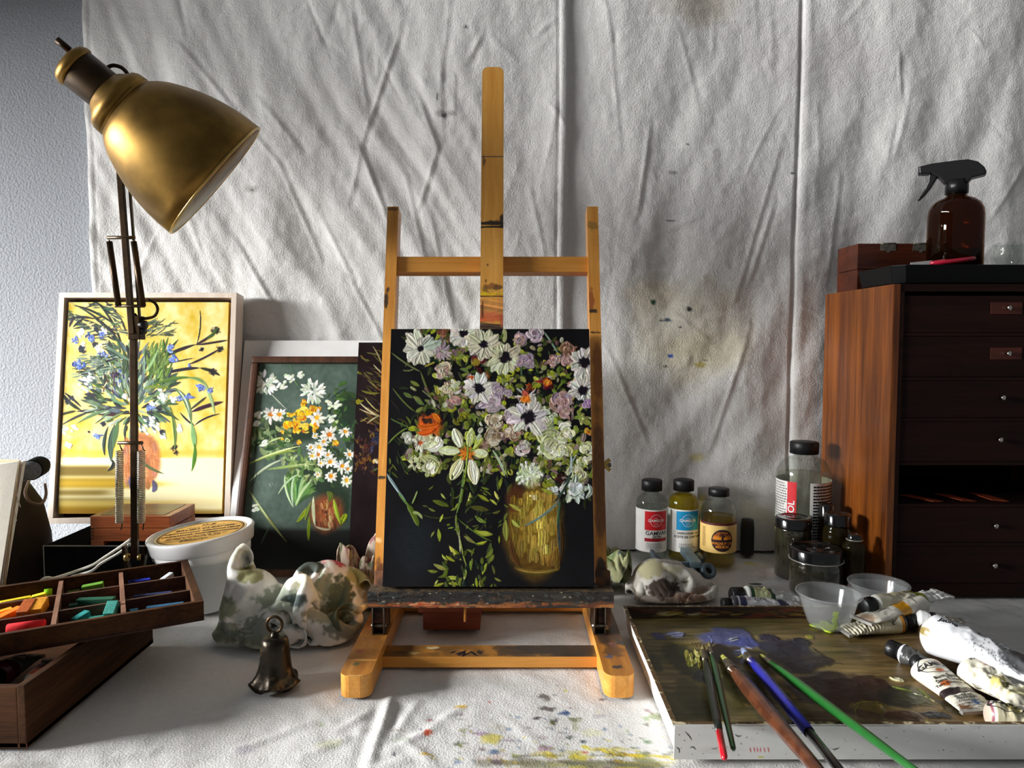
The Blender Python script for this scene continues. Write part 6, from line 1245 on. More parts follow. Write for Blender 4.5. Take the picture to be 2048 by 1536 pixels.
on_cyl(m, shift2d(text_geo('WALNUT OIL', .0062, 'CENTER', .0002), cx, zc-.0052), e+.0006, org, a0); on_cyl(m, shift2d(text_geo('MEDIUM', .0062, 'CENTER', .0002), cx, zc-.0112), e+.0006, org, a0)
g = lines2d(-.016, .016, 0, .011, 5, rs); on_cyl(m, shift2d(lines2d(0, .0085, -.018, .018, 15, rs), r*D_(-58), zc+.004), e+.0003, pm('label_ink_brown', (110, 74, 40), rough=.6), a0)
m.build('label', B)
B, r, zz, a0 = bottle('solvent_bottle', 'large clear solvent bottle with a red vertical stripe lettered SOL', 1606, 1.262, 51.5, 883, 908, 950, spirit, 947, .40)
m = MB(); e = r+.0003; zt = zz(957); zb = .012
on_cyl(m, rect2d(r*D_(-150), r*D_(-34), zb, zt, 30), e, paperw, a0); on_cyl(m, rect2d(r*D_(-34), r*D_(-13.5), zb, zt, 8), e, redl, a0); on_cyl(m, rect2d(r*D_(14), r*D_(140), zb, zt, 30), e, paperw, a0)
zS = zz(993)-.0; tg = text_geo('GAMSOL', .0165, 'RIGHT', .0003); on_cyl(m, shift2d(tg, r*D_(-23.8), zS, 1, PI/2), e+.0009, wht, a0)
on_cyl(m, shift2d(lines2d(-.021, .021, 0, zt-zb-.004, 30, rs, .5), r*D_(-58), zb+.002), e+.0002, inkg, a0); on_cyl(m, shift2d(lines2d(-.030, .030, 0, zt-zb-.006, 26, rs, .55, .05), r*D_(58), zb+.002), e+.0002, inkb, a0)
m.build('label', B)
# small things by the wall
m = MB(); m.lathe([(0, .001), (.0115, .001), (.0125, .004), (.0125, .052), (.011, .066), (.0108, .068), (0, .069)], capm, T(.442, 1.315, 0), 32); tag(m.build('felt_marker'), 'short black capped cylinder standing behind the walnut oil bottle', 'marker')
WC = thing('glue_bottle', 'small white-capped bottle hidden behind the walnut oil bottle', 'bottle', (.362, 1.318, 0))
m = MB(); m.lathe([(0, .001), (.015, .001), (.016, .004), (.016, .095), (.012, .104), (.009, .106), (0, .106)], pm('milky_plastic', (206, 206, 202), rough=.4), T(.3605, 1.318, 0), 32); m.build('body', WC, True)
m = MB(); m.lathe([(0, .106), (.0125, .106), (.0125, .129), (.011, .131), (0, .131)], white, T(.3605, 1.318, 0) @ R(.0, 'X'), 32); m.build('cap', WC, True)
# ================================================================== JARS
murky = pm('murky_glass', (40, 38, 26), rough=.12, coat=1, var=.5, vs=40, spec=.8); lidb = pm('black_lid', (14, 14, 15), rough=.18, coat=.6, var=.1); lidr = pm('lid_bead', (190, 188, 180), rough=.3, metal=.5)
def jar(name, label, u, Y, half, vlid, vlidb, pale, mat=murky, nk=.9):
    t = Y/ray(u, 1080).y; X = (u-1024)/F*t; r = half/F*t; z1 = zat(vlid, Y, u); z0 = zat(vlidb, Y, u)
    J_ = thing(name, label, 'jar', (X, Y, 0)); m = MB()
    m.lathe([(0, .001), (r-.004, .001), (r, .005), (r, z0-.012), (r*.98, z0-.007), (r*nk*.94, z0-.002), (r*nk*.94, z0+.001), (0, z0+.001)], mat, None, 56); m.build('jar', J_)
    m = MB(); m.lathe([(0, z0), (r*nk, z0), (r*nk+.0006, z0+.001), (r*nk, z0+.003), (r*nk, z1-.003), (r*nk-.002, z1), (r*nk-.005, z1+.0003), (r*nk-.007, z1-.0015), (r*.4, z1-.0015), (r*.37, z1-.0008), (0, z1-.0008)], lidb, None, 64)
    if pale: m.lathe([(r*nk+.0002, z0), (r*nk+.0016, z0+.0004), (r*nk+.0016, z0+.0014), (r*nk+.0002, z0+.002)], lidr, None, 64, close=True)
    m.build('lid', J_); return J_
jar('glass_jar', 'tall dark murky jar with a black lid in front of the large solvent bottle', 1586, 1.188, 34, 1033, 1054, False, nk=1.02)
jar('glass_jar', 'low wide murky jar whose black lid has a pale rim, behind the plastic cups', 1633, 1.112, 50, 1094, 1118, True, nk=1.0)
mg2 = thin('tinted_jar', (170, 156, 120), rough=.04, body=.25, bodycol=(90, 78, 40))
jar('glass_jar', 'squat glass jar of amber liquid beside the cabinet side', 1674, 1.158, 27, 1026, 1050, False, mg2, nk=.9)
jar('glass_jar', 'smallest glass jar, in front of the cabinet corner', 1709, 1.108, 22, 1068, 1080, True, mg2, nk=.62)
jar('glass_bottle', 'small dark-capped bottle between the solvent bottle and the cabinet', 1652, 1.206, 15, 1008, 1034, False, mg2, nk=.95)
# ================================================================== TUBE WRINGER
gm = pm('grey_blue_metal', (92, 108, 116), rough=.38, metal=.55, var=.2, vs=90)
pa_ = P(1306, 1108, Z=.016); pb_ = P(1386, 1132, Z=.016)
TWp = thing('tube_wringer', 'grey metal paint tube wringer lying in front of the small bottles', 'wringer', tuple(pa_)[:2]+(0,))
WZ = .022
def pw(u, v, z=WZ): return P(u, v, Z=z)
def rail(mb, a, b, w, h): flat_bar(mb, a, b, w, h, gm)
m = MB(); rail(m, pw(1303, 1105), pw(1372, 1105), .006, .012); rail(m, pw(1311, 1118), pw(1378, 1118), .005, .008); rail(m, pw(1322, 1134), pw(1400, 1133), .008, .016); rail(m, pw(1303, 1105), pw(1324, 1135), .006, .012)
m.build('frame', TWp, True)
m = MB(); a, b = pw(1370, 1100, .028), pw(1392, 1130, .028); flat_bar(m, a, b, .018, .011, pm('blue_grey_top', (120, 142, 150), rough=.4, metal=.4, var=.15)); m.build('clamp_bar', TWp, True)
for u, v in ((1396, 1140), (1416, 1142)):
    c = pw(u, v, .018); m = MB(); m.lathe([(0, -.005), (.0125, -.005), (.0135, -.003), (.0135, .003), (.0125, .005), (.006, .005), (.0055, .002), (0, .002)], gm, axis_frame(c, (.25, -.75, .55), (0, 0, 1)), 32); m.lathe([(0, .0021), (.0052, .0021), (0, .0023)], darkin, axis_frame(c, (.25, -.75, .55), (0, 0, 1)), 24); m.build('lug', TWp, True)
m = MB(); c = pw(1398, 1117, .02); m.lathe([(0, -.006), (.010, -.006), (.010, .004), (.004, .006), (0, .006)], gm, axis_frame(c, (.3, -.5, .6), (0, 0, 1)), 24); m.build('knob', TWp, True)
# ================================================================== REDDISH BLOCK, BELL
m = MB(); xa = P(846, 1260, Y=.963).x; xb = P(960, 1260, Y=.963).x
blockw = wood('brick_red_wood', (108, 50, 32), (140, 70, 44), 0, .6, 0, 50)
BX_ = thing('small_wooden_box', 'small brick-red wooden box on the table under the easel canvas', 'box', ((xa+xb)/2, .99, 0))
m.box(xa, xb, .963, 1.02, .001, .026, blockw, bev=.001); m.build('body', BX_, True)
m = MB(); m.box(xa-.006, xb+.003, .961, 1.022, .0262, .042, blockw, bev=.001); m.build('lid', BX_, True)
bz = pm('bell_bronze', (48, 42, 35), rough=.34, metal=.9, var=.5, vs=45, bump=.5, bs=120, bd=.0012, col2=(104, 88, 64), thr=.6)
bx_, by_ = (553-1024)/F*.832, .807
BE = thing('hand_bell', 'small tarnished bronze bell with a ring handle in front of the rag', 'bell', (bx_, by_, 0))
pb_ = .832/F
m = MB(); hgt = zat(1272, by_, 553)
prof = [(14, 0), (20, -1.5), (24, -5), (26.5, -12), (28, -25), (29.5, -45), (32, -62), (36, -76), (42, -87), (48, -94)]
s_ = hgt/97.
outp = [(r*pb_, hgt+z*s_) for r, z in prof]; inp = [(max(r-.0016, .001), z-.0002) for r, z in outp][::-1]
def bfr(a, i): k_ = i if i < len(outp) else 2*len(outp)-1-i; w = max(0, (k_-5)/4.); return 1+w*.10*math.cos(a*5+.6)
def bellmesh():
    v = []; f = []; L_ = [(0, hgt)]+outp+inp[:-1]+[(0, hgt-.003)]; n = 80
    for i, (r, z) in enumerate(L_):
        k_ = i-1 if i <= len(outp) else 2*len(outp)-i; w = max(0, (k_-5)/4.) if 0 < i < len(L_)-1 else 0
        for j in range(n):
            a = 2*PI*j/n; c_ = math.cos(a*5+.9); v.append((r*(1+w*.09*c_)*math.cos(a), r*(1+w*.09*c_)*math.sin(a), max(.0006, z+w*.0035*(c_+.9)-.0015*w)))
    for i in range(len(L_)-1):
        for j in range(n): f.append((i*n+(j+1) % n, i*n+j, (i+1)*n+j, (i+1)*n+(j+1) % n))
    return v, f
v, f = bellmesh(); m.add(v, f, bz, None, True); m.build('bell_body', BE)
m = MB(); cz = zat(1249, by_, 553); rg = 16*pb_; m.tube([(rg*math.cos(a)*.95, 0, cz+rg*math.sin(a)) for a in [2*PI*j/36 for j in range(36)]], .0017, brassd, 10, closed=True); m.build('ring', BE)
m = MB(); m.lathe([(0, hgt-.001), (.006, hgt-.001), (.0045, hgt+.002), (.003, cz-rg+.001), (0, cz-rg+.002)], bz, None, 24); m.build('shank', BE)
m = MB(); m.tube([(0, 0, hgt-.004), (0, 0, .016)], .0012, brassd, 8); m.lathe([(0, .006), (.004, .008), (.0055, .012), (.004, .016), (0, .018)], brassd, None, 20); m.build('clapper', BE)
# ================================================================== PALETTE TRAY
px0, px1, py0, py1, prz = .1535, .532, .655, .958, .0375
PT = thing('palette_tray', 'white tray caked with mixed oil paint, used as a palette', 'palette', ((px0+px1)/2, .8, 0))
wp = pm('tray_white', (226, 226, 222), rough=.45, var=.03, vs=40)
grime = pm('rim_grime', (90, 66, 36), rough=.55, col2=(206, 190, 150), thr=.58, vs=120, bump=.4, bs=400, bd=.0006); inw = pm('inner_wall_paint', (52, 34, 24), rough=.55, col2=(96, 74, 34), vs=60, bump=.4, bs=300, bd=.0006)
def rect(x0, x1, y0, y1, z): return [(x0, y0, z), (x1, y0, z), (x1, y1, z), (x0, y1, z)]
df = .006
rings = [rect(px0+df, px1-df, py0+df*.5, py1-df, .001), rect(px0, px1, py0, py1, prz-.003), rect(px0-.0008, px1+.0008, py0-.0008, py1+.0008, prz), rect(px0+.004, px1-.004, py0+.004, py1-.004, prz), rect(px0+.0065, px1-.0065, py0+.0065, py1-.0065, .0200)]
v = [p for q in rings for p in q]
quad = lambda a: [(a*4+i, a*4+(i+1) % 4, (a+1)*4+(i+1) % 4, (a+1)*4+i) for i in range(4)]
m = MB(); m.add(v, [(3, 2, 1, 0)]+quad(0)+quad(1)+quad(2)+quad(3)+[(16, 17, 18, 19)], wp)
m.m = [0]*len(m.m); gi = m.mi(grime); ii = m.mi(inw)
for k_ in range(9, 13): m.m[k_] = gi
for k_ in range(13, 18): m.m[k_] = ii
m.build('tray_body', PT, True)
# front face, painted with specks
pt = Painter((px0+.001, py0-.0012, prz-.0015), (px1-px0-.002, 0, 0), (0, .002, -.034), 620, (222, 222, 218))
pt.c += (5*fbm(pt.U*14, pt.V*2, 3, 4))[..., None]
rs = random.Random(17)
for i in range(60): pt.blob(1350+rs.random()*690, 1455+rs.random()*55, .5+rs.random()*1.3, .4+rs.random()*.8, rs.choice([(60, 56, 50), (90, 84, 76), (40, 50, 44), (130, 110, 80)]), a=.8, rag=.8, h=0)
for x in (1500, 1508, 1514, 1520, 1528, 1536): pt.stroke([(x, 1494), (x+2, 1505)], 3, (196, 60, 66), a=.7, h=0)
for q in [[(1368, 1462), (1380, 1470), (1384, 1482)], [(1470, 1468), (1476, 1476), (1484, 1470)], [(1380, 1496), (1386, 1490), (1392, 1500)], [(1352, 1494), (1362, 1498), (1358, 1506)], [(1422, 1496), (1430, 1500), (1436, 1494)], [(1664, 1498), (1672, 1500), (1680, 1494)]]: pt.stroke(q, 3, (60, 56, 52), h=0)
for i in range(60): pt.blob(1345+rs.random()*700, 1449+rs.random()*2.5, 4+rs.random()*16, 1.2, rs.choice([(150, 110, 50), (110, 80, 44), (196, 170, 80), (80, 64, 44)]), a=.75, rag=.9, h=.3)
pt.blob(1522, 1514, 6, 2, (190, 190, 60), a=.7); pt.blob(1440, 1500, 40, 8, (206, 202, 196), a=.5, soft=.5)
slab_from_painter('front_face', pt, .0015, attr_mat('tray_front_paint', rough=.4, grain=.02), wp, PT, .0002)
# mixing surface
fz = .0225
pt = Painter((px0+.0072, py1-.0072, fz), (px1-px0-.0144, 0, 0), (0, -(py1-py0-.0144), 0), 520, (92, 84, 46))
n_ = fbm(pt.U*4, pt.V*26, 3, 4); n2_ = fbm(pt.U*3+5, pt.V*4, 4, 4)
pt.c[:] = np.array((116, 102, 60))+n_[..., None]*np.array((60, 50, 34))+n2_[..., None]*np.array((60, 46, 40))
rt_ = sm(.45, .9, pt.U); pt.c[:] = pt.c*(1-.5*rt_[..., None])+np.array((82, 54, 30))*.5*rt_[..., None]
def Z7(x, y): return (1230+x/3.69, 1120+y/3.69)
def Z8(x, y): return (1560+x/3.693, 1120+y/3.693)
for i in range(160): x = 200+rs.random()*1900; y = 440+rs.random()*740; pt.stroke([Z7(x, y), Z7(x+80+rs.random()*220, y+rs.randint(-20, 20))], 3+rs.random()*5, rs.choice([(120, 108, 62), (84, 74, 40), (110, 90, 50), (70, 58, 34), (134, 122, 76), (96, 70, 40)]), a=.5, h=.25, var=.2)
def pb7(x, y, rx, ry, c, **kw): pt.blob(*Z7(x, y), rx/3.69, ry/3.69, c, **kw)
for x, y, rx, ry, c, a in [(500, 720, 130, 110, (56, 58, 28), .8), (330, 1050, 240, 120, (112, 104, 70), .5), (1000, 1150, 350, 50, (104, 94, 64), .6), (700, 1000, 260, 150, (70, 66, 32), .6), (1000, 930, 240, 130, (54, 52, 26), .7), (850, 700, 180, 60, (44, 32, 24), .7), (1660, 970, 320, 130, (34, 24, 20), .95), (1250, 650, 190, 60, (38, 40, 58), .95), (1340, 740, 170, 80, (30, 32, 40), .95), (1480, 740, 110, 40, (40, 38, 38), .85), (830, 570, 200, 66, (86, 90, 134), 1), (940, 610, 110, 36, (70, 78, 140), .9), (1140, 580, 70, 28, (44, 40, 56), 1), (1370, 605, 60, 28, (38, 36, 46), 1), (320, 565, 50, 24, (70, 72, 110), 1), (450, 550, 76, 20, (126, 130, 168), 1), (650, 870, 70, 44, (40, 42, 44), .9), (930, 690, 60, 26, (70, 74, 100), .8), (300, 760, 40, 60, (60, 62, 34), .6)]:
    pb7(x, y, rx, ry, c, a=a, rag=.45, soft=.18, h=.9)
for x, y, rx, ry, c, a in [(350, 950, 210, 90, (34, 24, 20), .95), (700, 930, 120, 70, (46, 30, 24), .9), (850, 1020, 200, 60, (34, 36, 30), .8), (620, 1120, 140, 60, (60, 46, 24), .7), (660, 1090, 120, 40, (110, 96, 30), .8), (1150, 1150, 90, 26, (28, 30, 38), .9), (900, 1150, 140, 34, (66, 40, 26), .8), (1000, 1010, 120, 60, (60, 62, 40), .7), (160, 610, 56, 26, (34, 36, 42), 1), (60, 650, 90, 50, (30, 32, 40), .9), (260, 740, 110, 30, (50, 40, 34), .7), (220, 570, 28, 14, (150, 150, 40), .8), (1240, 1090, 60, 50, (50, 46, 32), .7)]:
    pt.blob(*Z8(x, y), rx/3.693, ry/3.693, c, a=a, rag=.5, soft=.2, h=.9)
for i in range(22): x = 530+rs.random()*110; y = 660+rs.random()*110; pt.stroke([Z7(x, y), Z7(x+rs.randint(-14, 14), y+50)], 8, rs.choice([(196, 188, 96), (214, 206, 130), (176, 164, 70), (150, 150, 60)]), h=1.6)
for q, w, c in [([(680, 560), (740, 600), (700, 630)], 10, (110, 116, 150)), ([(820, 600), (870, 580), (910, 575)], 26, (176, 184, 170)), ([(840, 610), (880, 600), (915, 590)], 16, (196, 200, 184)), ([(380, 560), (440, 540), (515, 540)], 16, (190, 190, 220)), ([(400, 570), (460, 560), (500, 555)], 8, (220, 216, 236)), ([(960, 640), (1000, 660), (1030, 650)], 16, (150, 160, 200)), ([(880, 670), (930, 680), (980, 660)], 12, (160, 170, 190)), ([(930, 680), (950, 720), (960, 740)], 14, (206, 200, 90)), ([(890, 720), (930, 730), (940, 700)], 18, (170, 160, 60)), ([(350, 590), (500, 650), (660, 630)], 26, (120, 110, 50)), ([(400, 600), (520, 630), (640, 610)], 10, (150, 140, 70)), ([(1440, 640), (1500, 690), (1540, 720)], 14, (46, 36, 34)), ([(1500, 740), (1600, 760), (1680, 770)], 18, (60, 50, 44))]: pt.stroke([Z7(*p) for p in q], w/3.69, c, h=1.4)
for q, w, c in [([(810, 870), (850, 900), (920, 900)], 34, (206, 200, 160)), ([(830, 880), (870, 880), (910, 890)], 20, (232, 228, 206)), ([(820, 940), (900, 960), (980, 980)], 26, (130, 136, 56)), ([(980, 990), (1020, 1010), (1060, 1000)], 16, (206, 210, 170)), ([(1060, 1010), (1100, 1030), (1150, 1055)], 12, (170, 176, 120)), ([(1000, 950), (1060, 980), (1110, 1040)], 30, (90, 100, 44)), ([(540, 1080), (640, 1040), (740, 1060)], 16, (150, 138, 40)), ([(560, 1150), (540, 1110), (600, 1060)], 12, (120, 110, 34)), ([(700, 1070), (780, 1080), (740, 1120)], 14, (140, 128, 50)), ([(1080, 1190), (1095, 1190), (1105, 1192)], 12, (206, 200, 90))]: pt.stroke([Z8(*p) for p in q], w/3.693, c, h=1.8)
slab_from_painter('mixing_surface', pt, .002, attr_mat('palette_oil', rough=.38, bump=.2, bs=900, bd=.0003, grain=.05), inw, PT, .0012, (60, 50, 34))
pt = Painter((px0+.0045, py1-.0048, prz-.0003), (px1-px0-.009, 0, 0), (0, -.0018, -.0145), 620, (58, 38, 24))
for i in range(120): x = 1255+rs.random()*460; pt.stroke([(x, 1216+rs.random()*20), (x+20+rs.random()*50, 1216+rs.random()*20)], 3+rs.random()*4, rs.choice([(84, 60, 26), (44, 30, 24), (120, 96, 40), (36, 28, 24), (96, 44, 26), (66, 46, 28)]), a=.7, h=.5)
for i in range(16): x = 1300+rs.random()*160; pt.stroke([(x, 1224+rs.random()*8), (x+30, 1224+rs.random()*8)], 4, rs.choice([(196, 190, 140), (170, 150, 60), (150, 120, 40)]), a=.6, h=.6)
slab_from_painter('back_wall_paint', pt, .001, attr_mat('palette_oil'), inw, PT, .0006, (60, 50, 34))
# ================================================================== BRUSHES
def brush(label, tip, fer0, fer1, end, r, hc, bc, endc=None, endfrac=.88, fr_=1.0):
    z0 = fz+.0035; T0 = P(*tip, Z=z0); rimY, rimz = py0+.002, prz+r*.9+.0016
    k_ = (rimz-z0)/(T0.y-rimY); d = ray(*end); t = (z0+k_*T0.y-H)/(d.z+k_*d.y); E0 = CAM+d*t; L_ = (E0-T0).length
    B = thing('paint_brush', label, 'brush', tuple(T0), group='brushes resting on the palette tray'); Mx = axis_frame((0, 0, 0), E0-T0, (0, 0, 1))
    lf = lambda p: (P(*p, Z=z0+.004)-T0).length
    f0, f1 = lf(fer0), max(lf(fer1), lf(fer0)+.008)
    m = MB(); m.lathe([(0, -.001), (.0012, 0), (r*.62, f0*.4), (r*.72, f0), (0, f0+.001)], bc, Mx @ Matrix.Diagonal((1, .75, 1, 1)), 20, fr=lambda a, i: 1+.12*math.cos(a*7)); m.build('bristles', B)
    m = MB(); m.lathe([(0, f0-.0005), (r*.74, f0-.0005), (r*.7, f0+.003), (r*.76, f0+.004), (r*.72, f1-.003), (r*.78, f1-.002), (r*.74, f1), (0, f1)], pm('ferrule_metal', (150, 140, 120), rough=.35, metal=.9, var=.4, vs=200), Mx, 20); m.build('ferrule', B)
    m = MB(); S_ = f1; N = L_-f1; hp = [(0, S_-.0005), (r*.7, S_), (r*.86, S_+N*.08), (r, S_+N*.22), (r*.93, S_+N*.45), (r*.8, S_+N*.7), (r*.7, S_+N*endfrac)]
    if endc is None: m.lathe(hp+[(r*.62, S_+N*.985), (r*.4, L_), (0, L_+.0006)], hc, Mx, 20)
    else: m.lathe(hp+[(0, S_+N*endfrac)], hc, Mx, 20); m.lathe([(0, S_+N*endfrac), (r*.71, S_+N*endfrac), (r*.62, S_+N*.985), (r*.4, L_), (0, L_+.0006)], endc, Mx, 20)
    m.build('handle', B); return B
brist = pm('hog_bristle', (110, 96, 60), rough=.7, var=.4, vs=400, stretch=(1, 1, .1)); bb = pm('blue_loaded_bristle', (120, 130, 160), rough=.5, var=.4, vs=300); by = pm('yellow_loaded_bristle', (150, 150, 70), rough=.5, var=.4, vs=300)
def lac_(nm, c, c2=None, thr=None): return pm(nm, c, rough=.28, coat=.5, var=.1, vs=50, col2=c2, thr=thr)
brush('black-handled brush with a bright red tip, leftmost of the brushes', (1405, 1291), (1407, 1300), (1410, 1322), (1449, 1517), .0048, lac_('black_handle', (20, 26, 20)), brist, lac_('red_tip', (206, 14, 36)), .79)
brush('dark green brush lying right against the black one with the red tip', (1418, 1284), (1420, 1294), (1423, 1308), (1467, 1499), .0040, lac_('green_handle_dark', (22, 66, 30)), brist)
brush('brown wooden brush crossing under the blue one', (1441, 1312), (1452, 1326), (1476, 1346), (1652, 1560), .0084, lac_('brown_handle', (70, 37, 22), (88, 49, 29), .5), by)
brush('blue brush with a dark end, in the middle of the five brushes', (1483, 1297), (1492, 1308), (1504, 1322), (1692, 1556), .0064, lac_('blue_handle', (36, 38, 140)), bb, lac_('dark_end', (24, 20, 22)), .62)
brush('long bright green brush, rightmost of the brushes', (1518, 1310), (1527, 1316), (1541, 1326), (1840, 1548), .0054, lac_('green_handle', (28, 92, 34)), by)
# ================================================================== PLASTIC CUPS
cupm = thin('cup_plastic', (250, 251, 251), rough=.12, body=.16, bodycol=(236, 238, 238))
def cup_prof(rt, rb, h, th=.0009):
    o = [(0, .0005), (rb-.002, .0005), (rb, .002), (rb+.003, .006), (rt-.009, h*.55), (rt-.005, h-.006), (rt-.0045, h-.004), (rt-.001, h-.0035), (rt, h-.0015), (rt-.0008, h)]
    i = [(rt-.004, h-.0008), (rt-.0052, h-.003), (rt-.0062, h-.006), (rt-.0100, h*.55), (rb+.002, .0065), (rb-.001, .003), (rb-.003, .0018), (0, .0018)]
    return o+i
CU = thing('plastic_cup', 'translucent plastic cup smeared with lime paint, standing in the palette', 'cup', (.4185, .9205, .0232))
zr = zat(1183, .921, 1652)-.0232
m = MB(); m.lathe(cup_prof(.0415, .0225, zr), cupm, None, 72); m.build('cup', CU)
lime = pm('lime_paint', (170, 196, 40), rough=.35, var=.15, vs=200, bump=.5, bs=300)
m = MB(); rnd = random.Random(4)
for i in range(9):
    a = math.radians(-96+rnd.uniform(-4, 5)); z = zr*.62-i*zr*.065; rr_ = .0225+(.032-.0225)*(z/(zr*.62))+.0; rr_ = np.interp(z, [.002, .0065, zr*.55, zr], [.0205, .0235, .0312, .036])
    m.add(*[q for q in ([(rr_*math.cos(b), rr_*math.sin(b), z+dz) for b, dz in ((a-.10, 0), (a+.10, 0), (a+.11, zr*.062), (a-.09, zr*.062))], [(0, 1, 2, 3)])], lime)
m.lathe([(0, .0019), (.009, .0019), (.014, .0026), (.016, .0019), (0, .0018)], lime, T(-.003, -.004, 0), 24, fr=lambda a, i: 1+.35*math.cos(a*4+1)*(i > 0))
m.build('paint_smear', CU, solid=.0006)
c2x, c2y = .5285, 1.003
for k_, (z, lb) in enumerate([(.001, 'translucent plastic cup nested underneath, behind the palette tray'), (.0095, 'upper of the two nested translucent cups by the cabinet')]):
    m = MB(); m.lathe(cup_prof(.0415-.0005*(1-k_), .0235, .0455), cupm, T(c2x-.001*k_, c2y, z), 72); tag(m.build('plastic_cup'), lb, 'cup', 'nested plastic cups')
# ================================================================== PAINT TUBES
foil = pm('tube_foil', (190, 188, 182), rough=.35, metal=.7, var=.15, vs=100); capt = pm('tube_cap', (18, 18, 19), rough=.4, var=.2); tubem = attr_mat('tube_print', rough=.36, bump=.15, bs=300, bd=.0005, grain=.03, coat=.25, gs=300)
def tube(label, pcap, ptail, r, wt, base=(228, 226, 216), bands=(), stains=(), caplen=.013, capr=.0085, crumple=.0012, rolls=None, texts=(), ovals=(), lines=(), rollup=0, capmat=None, seed=1, flat_tail=1.0, roll=0, cat='paint tube', nozzle=False, name='paint_tube', group='paint tubes heaped on the palette', speck=None, rw=None):
    rw = rw or r; a, b = Vector(pcap), Vector(ptail); L_ = (b-a).length; M = frame(a, b) @ R(roll, 'X')
    B = thing(name, label, cat, tuple(a), rot=M.to_euler(), group=group)
    m = MB(); cm = capmat or capt; AX = Matrix(((0, 0, 1, 0), (1, 0, 0, 0), (0, 1, 0, 0), (0, 0, 0, 1)))
    if nozzle: m.lathe([(0, -.006), (.0014, -.006), (.0022, .004), (.0055, .008), (.0055, .012), (0, .013)], white, AX, 20); m.build('nozzle', B)
    elif caplen > 0: m.lathe([(0, 0), (capr*.92, 0), (capr, .001), (capr*1.04, caplen), (0, caplen)], cm, AX, 40, fr=lambda t_, i: 1+.04*math.cos(t_*20)); m.build('cap', B)
    x0 = caplen; Lb = L_-x0; nx, na = 90, 64
    xs = np.concatenate([[0], np.linspace(0, 1, nx)]); U = np.repeat(xs[:, None], na+1, 1); A_ = np.repeat(np.linspace(0, 2*PI, na+1)[None]-PI/2, nx+1, 0)
    U[0] = 0
    def prof(U):
        sh = np.clip(U/(r*.45/Lb), 0, 1)**.5; f = np.clip((U-.12)/.88, 0, 1)**1.25*flat_tail
        a_ = (rw*(1-f)+wt/2*f)*(.45+.55*sh); b_ = (r*(1-f)**1.1+.0011)*(.45+.55*sh); return a_, b_
    aa, bb_ = prof(U); aa[0] *= .02; bb_[0] *= .02
    Yc, Zc = aa*np.cos(A_), bb_*np.sin(A_)
    fz_ = fbm(U*7+seed*3.1, np.cos(A_)*1.3+seed, seed, 3)*crumple*2*sm(.08, .3, U)
    fz_ = fz_+crumple*1.6*(ridge(U*5+seed, Yc/r*1.2+seed*2, seed+5)-.6)*sm(.1, .4, U)
    if rolls: ra, rb_, n_r, am = rolls; fz_ = fz_+am*np.sin((U-ra)/(rb_-ra)*n_r*2*PI)*((U > ra) & (U < rb_))
    Zc = Zc+fz_*np.sign(np.sin(A_)+1e-6)*.5+fz_*.5
    XYZ = np.stack([x0+U*Lb, Yc, Zc], -1)
    C = np.ones(U.shape+(3,))*np.array(base, float); C += (fbm(U*8, A_*1.5+seed, seed, 3)*12)[..., None]
    C[U < r*.4/Lb] = (206, 204, 198)
    for u0, u1, c in bands: k_ = (U >= u0) & (U < u1); C[k_] = c
    for u0, ag, ru, ra_, c in stains:
        d = np.sqrt(((U-u0)/ru)**2+((A_-ag)/ra_)**2)+.5*fbm(U*30, A_*6, 9, 3); k_ = (1-sm(.75, 1.1, d))[..., None]; C = C*(1-k_)+np.array(c)*k_
    if speck is not None:
        d = fbm(U*90, A_*14, 31, 2); k_ = (sm(.32, .42, d)*sm(speck[0], speck[1], U)*sm(-.2, .6, np.sin(A_+.3)))[..., None]; C = C*(1-k_)+np.array((40, 40, 42))*k_
    grid_obj('tube_body', XYZ, C, tubem, B)
    def surf(x, y):
        u = np.clip((x-x0)/Lb, 0, 1); a_, b_ = prof(np.array([[u]])); a_, b_ = float(a_[0, 0]), float(b_[0, 0]); q = np.clip(y/a_, -.99, .99)
        cs = q; sn = math.sqrt(1-q*q); UU = np.array([[u]]); Yv = np.array([[y]])
        f = float((fbm(UU*7+seed*3.1, np.array([[q]])*1.3+seed, seed, 3)*crumple*2*sm(.08, .3, UU))[0, 0]+(crumple*1.6*(ridge(UU*5+seed, Yv/r*1.2+seed*2, seed+5)-.6)*sm(.1, .4, UU))[0, 0])
        if rolls and rolls[0] < u < rolls[1]: f += rolls[3]*math.sin((u-rolls[0])/(rolls[1]-rolls[0])*rolls[2]*2*PI)
        return b_*sn+f+.0005
    gs = []
    for s_, sz, u, y, ro in texts: gs.append((shift2d(text_geo(s_, sz, 'CENTER', sz*.02), x0+u*Lb, y, 1, ro), inkb))
    for u, y, ru, ry, w in ovals:
        v = []; f = []; n = 44
        for j in range(n): q = 2*PI*j/n; v += [(x0+u*Lb+ru*math.cos(q), y+ry*math.sin(q)), (x0+u*Lb+(ru-w)*math.cos(q), y+(ry-w)*math.sin(q))]
        for j in range(n): f.append((2*j, 2*((j+1) % n), 2*((j+1) % n)+1, 2*j+1))
        gs.append(((v, f), inkb))
    for u, y, w, h, n in lines: gs.append((shift2d(lines2d(-w/2, w/2, -h/2, h/2, n, random.Random(seed), .5), x0+u*Lb, y, 1, PI/2), inkg))
    if gs:
        m = MB()
        for g, mt in gs: m.add([(x, y, surf(x, y)) for x, y in g[0]], g[1], mt)
        m.build('print', B)
    m = MB()
    if flat_tail > .9: m.box(L_-.004, L_+.0008, -wt/2-.0003, wt/2+.0003, -.0017, .0019, foil, None); m.build('crimp', B)
    return B
cream = (222, 216, 190)
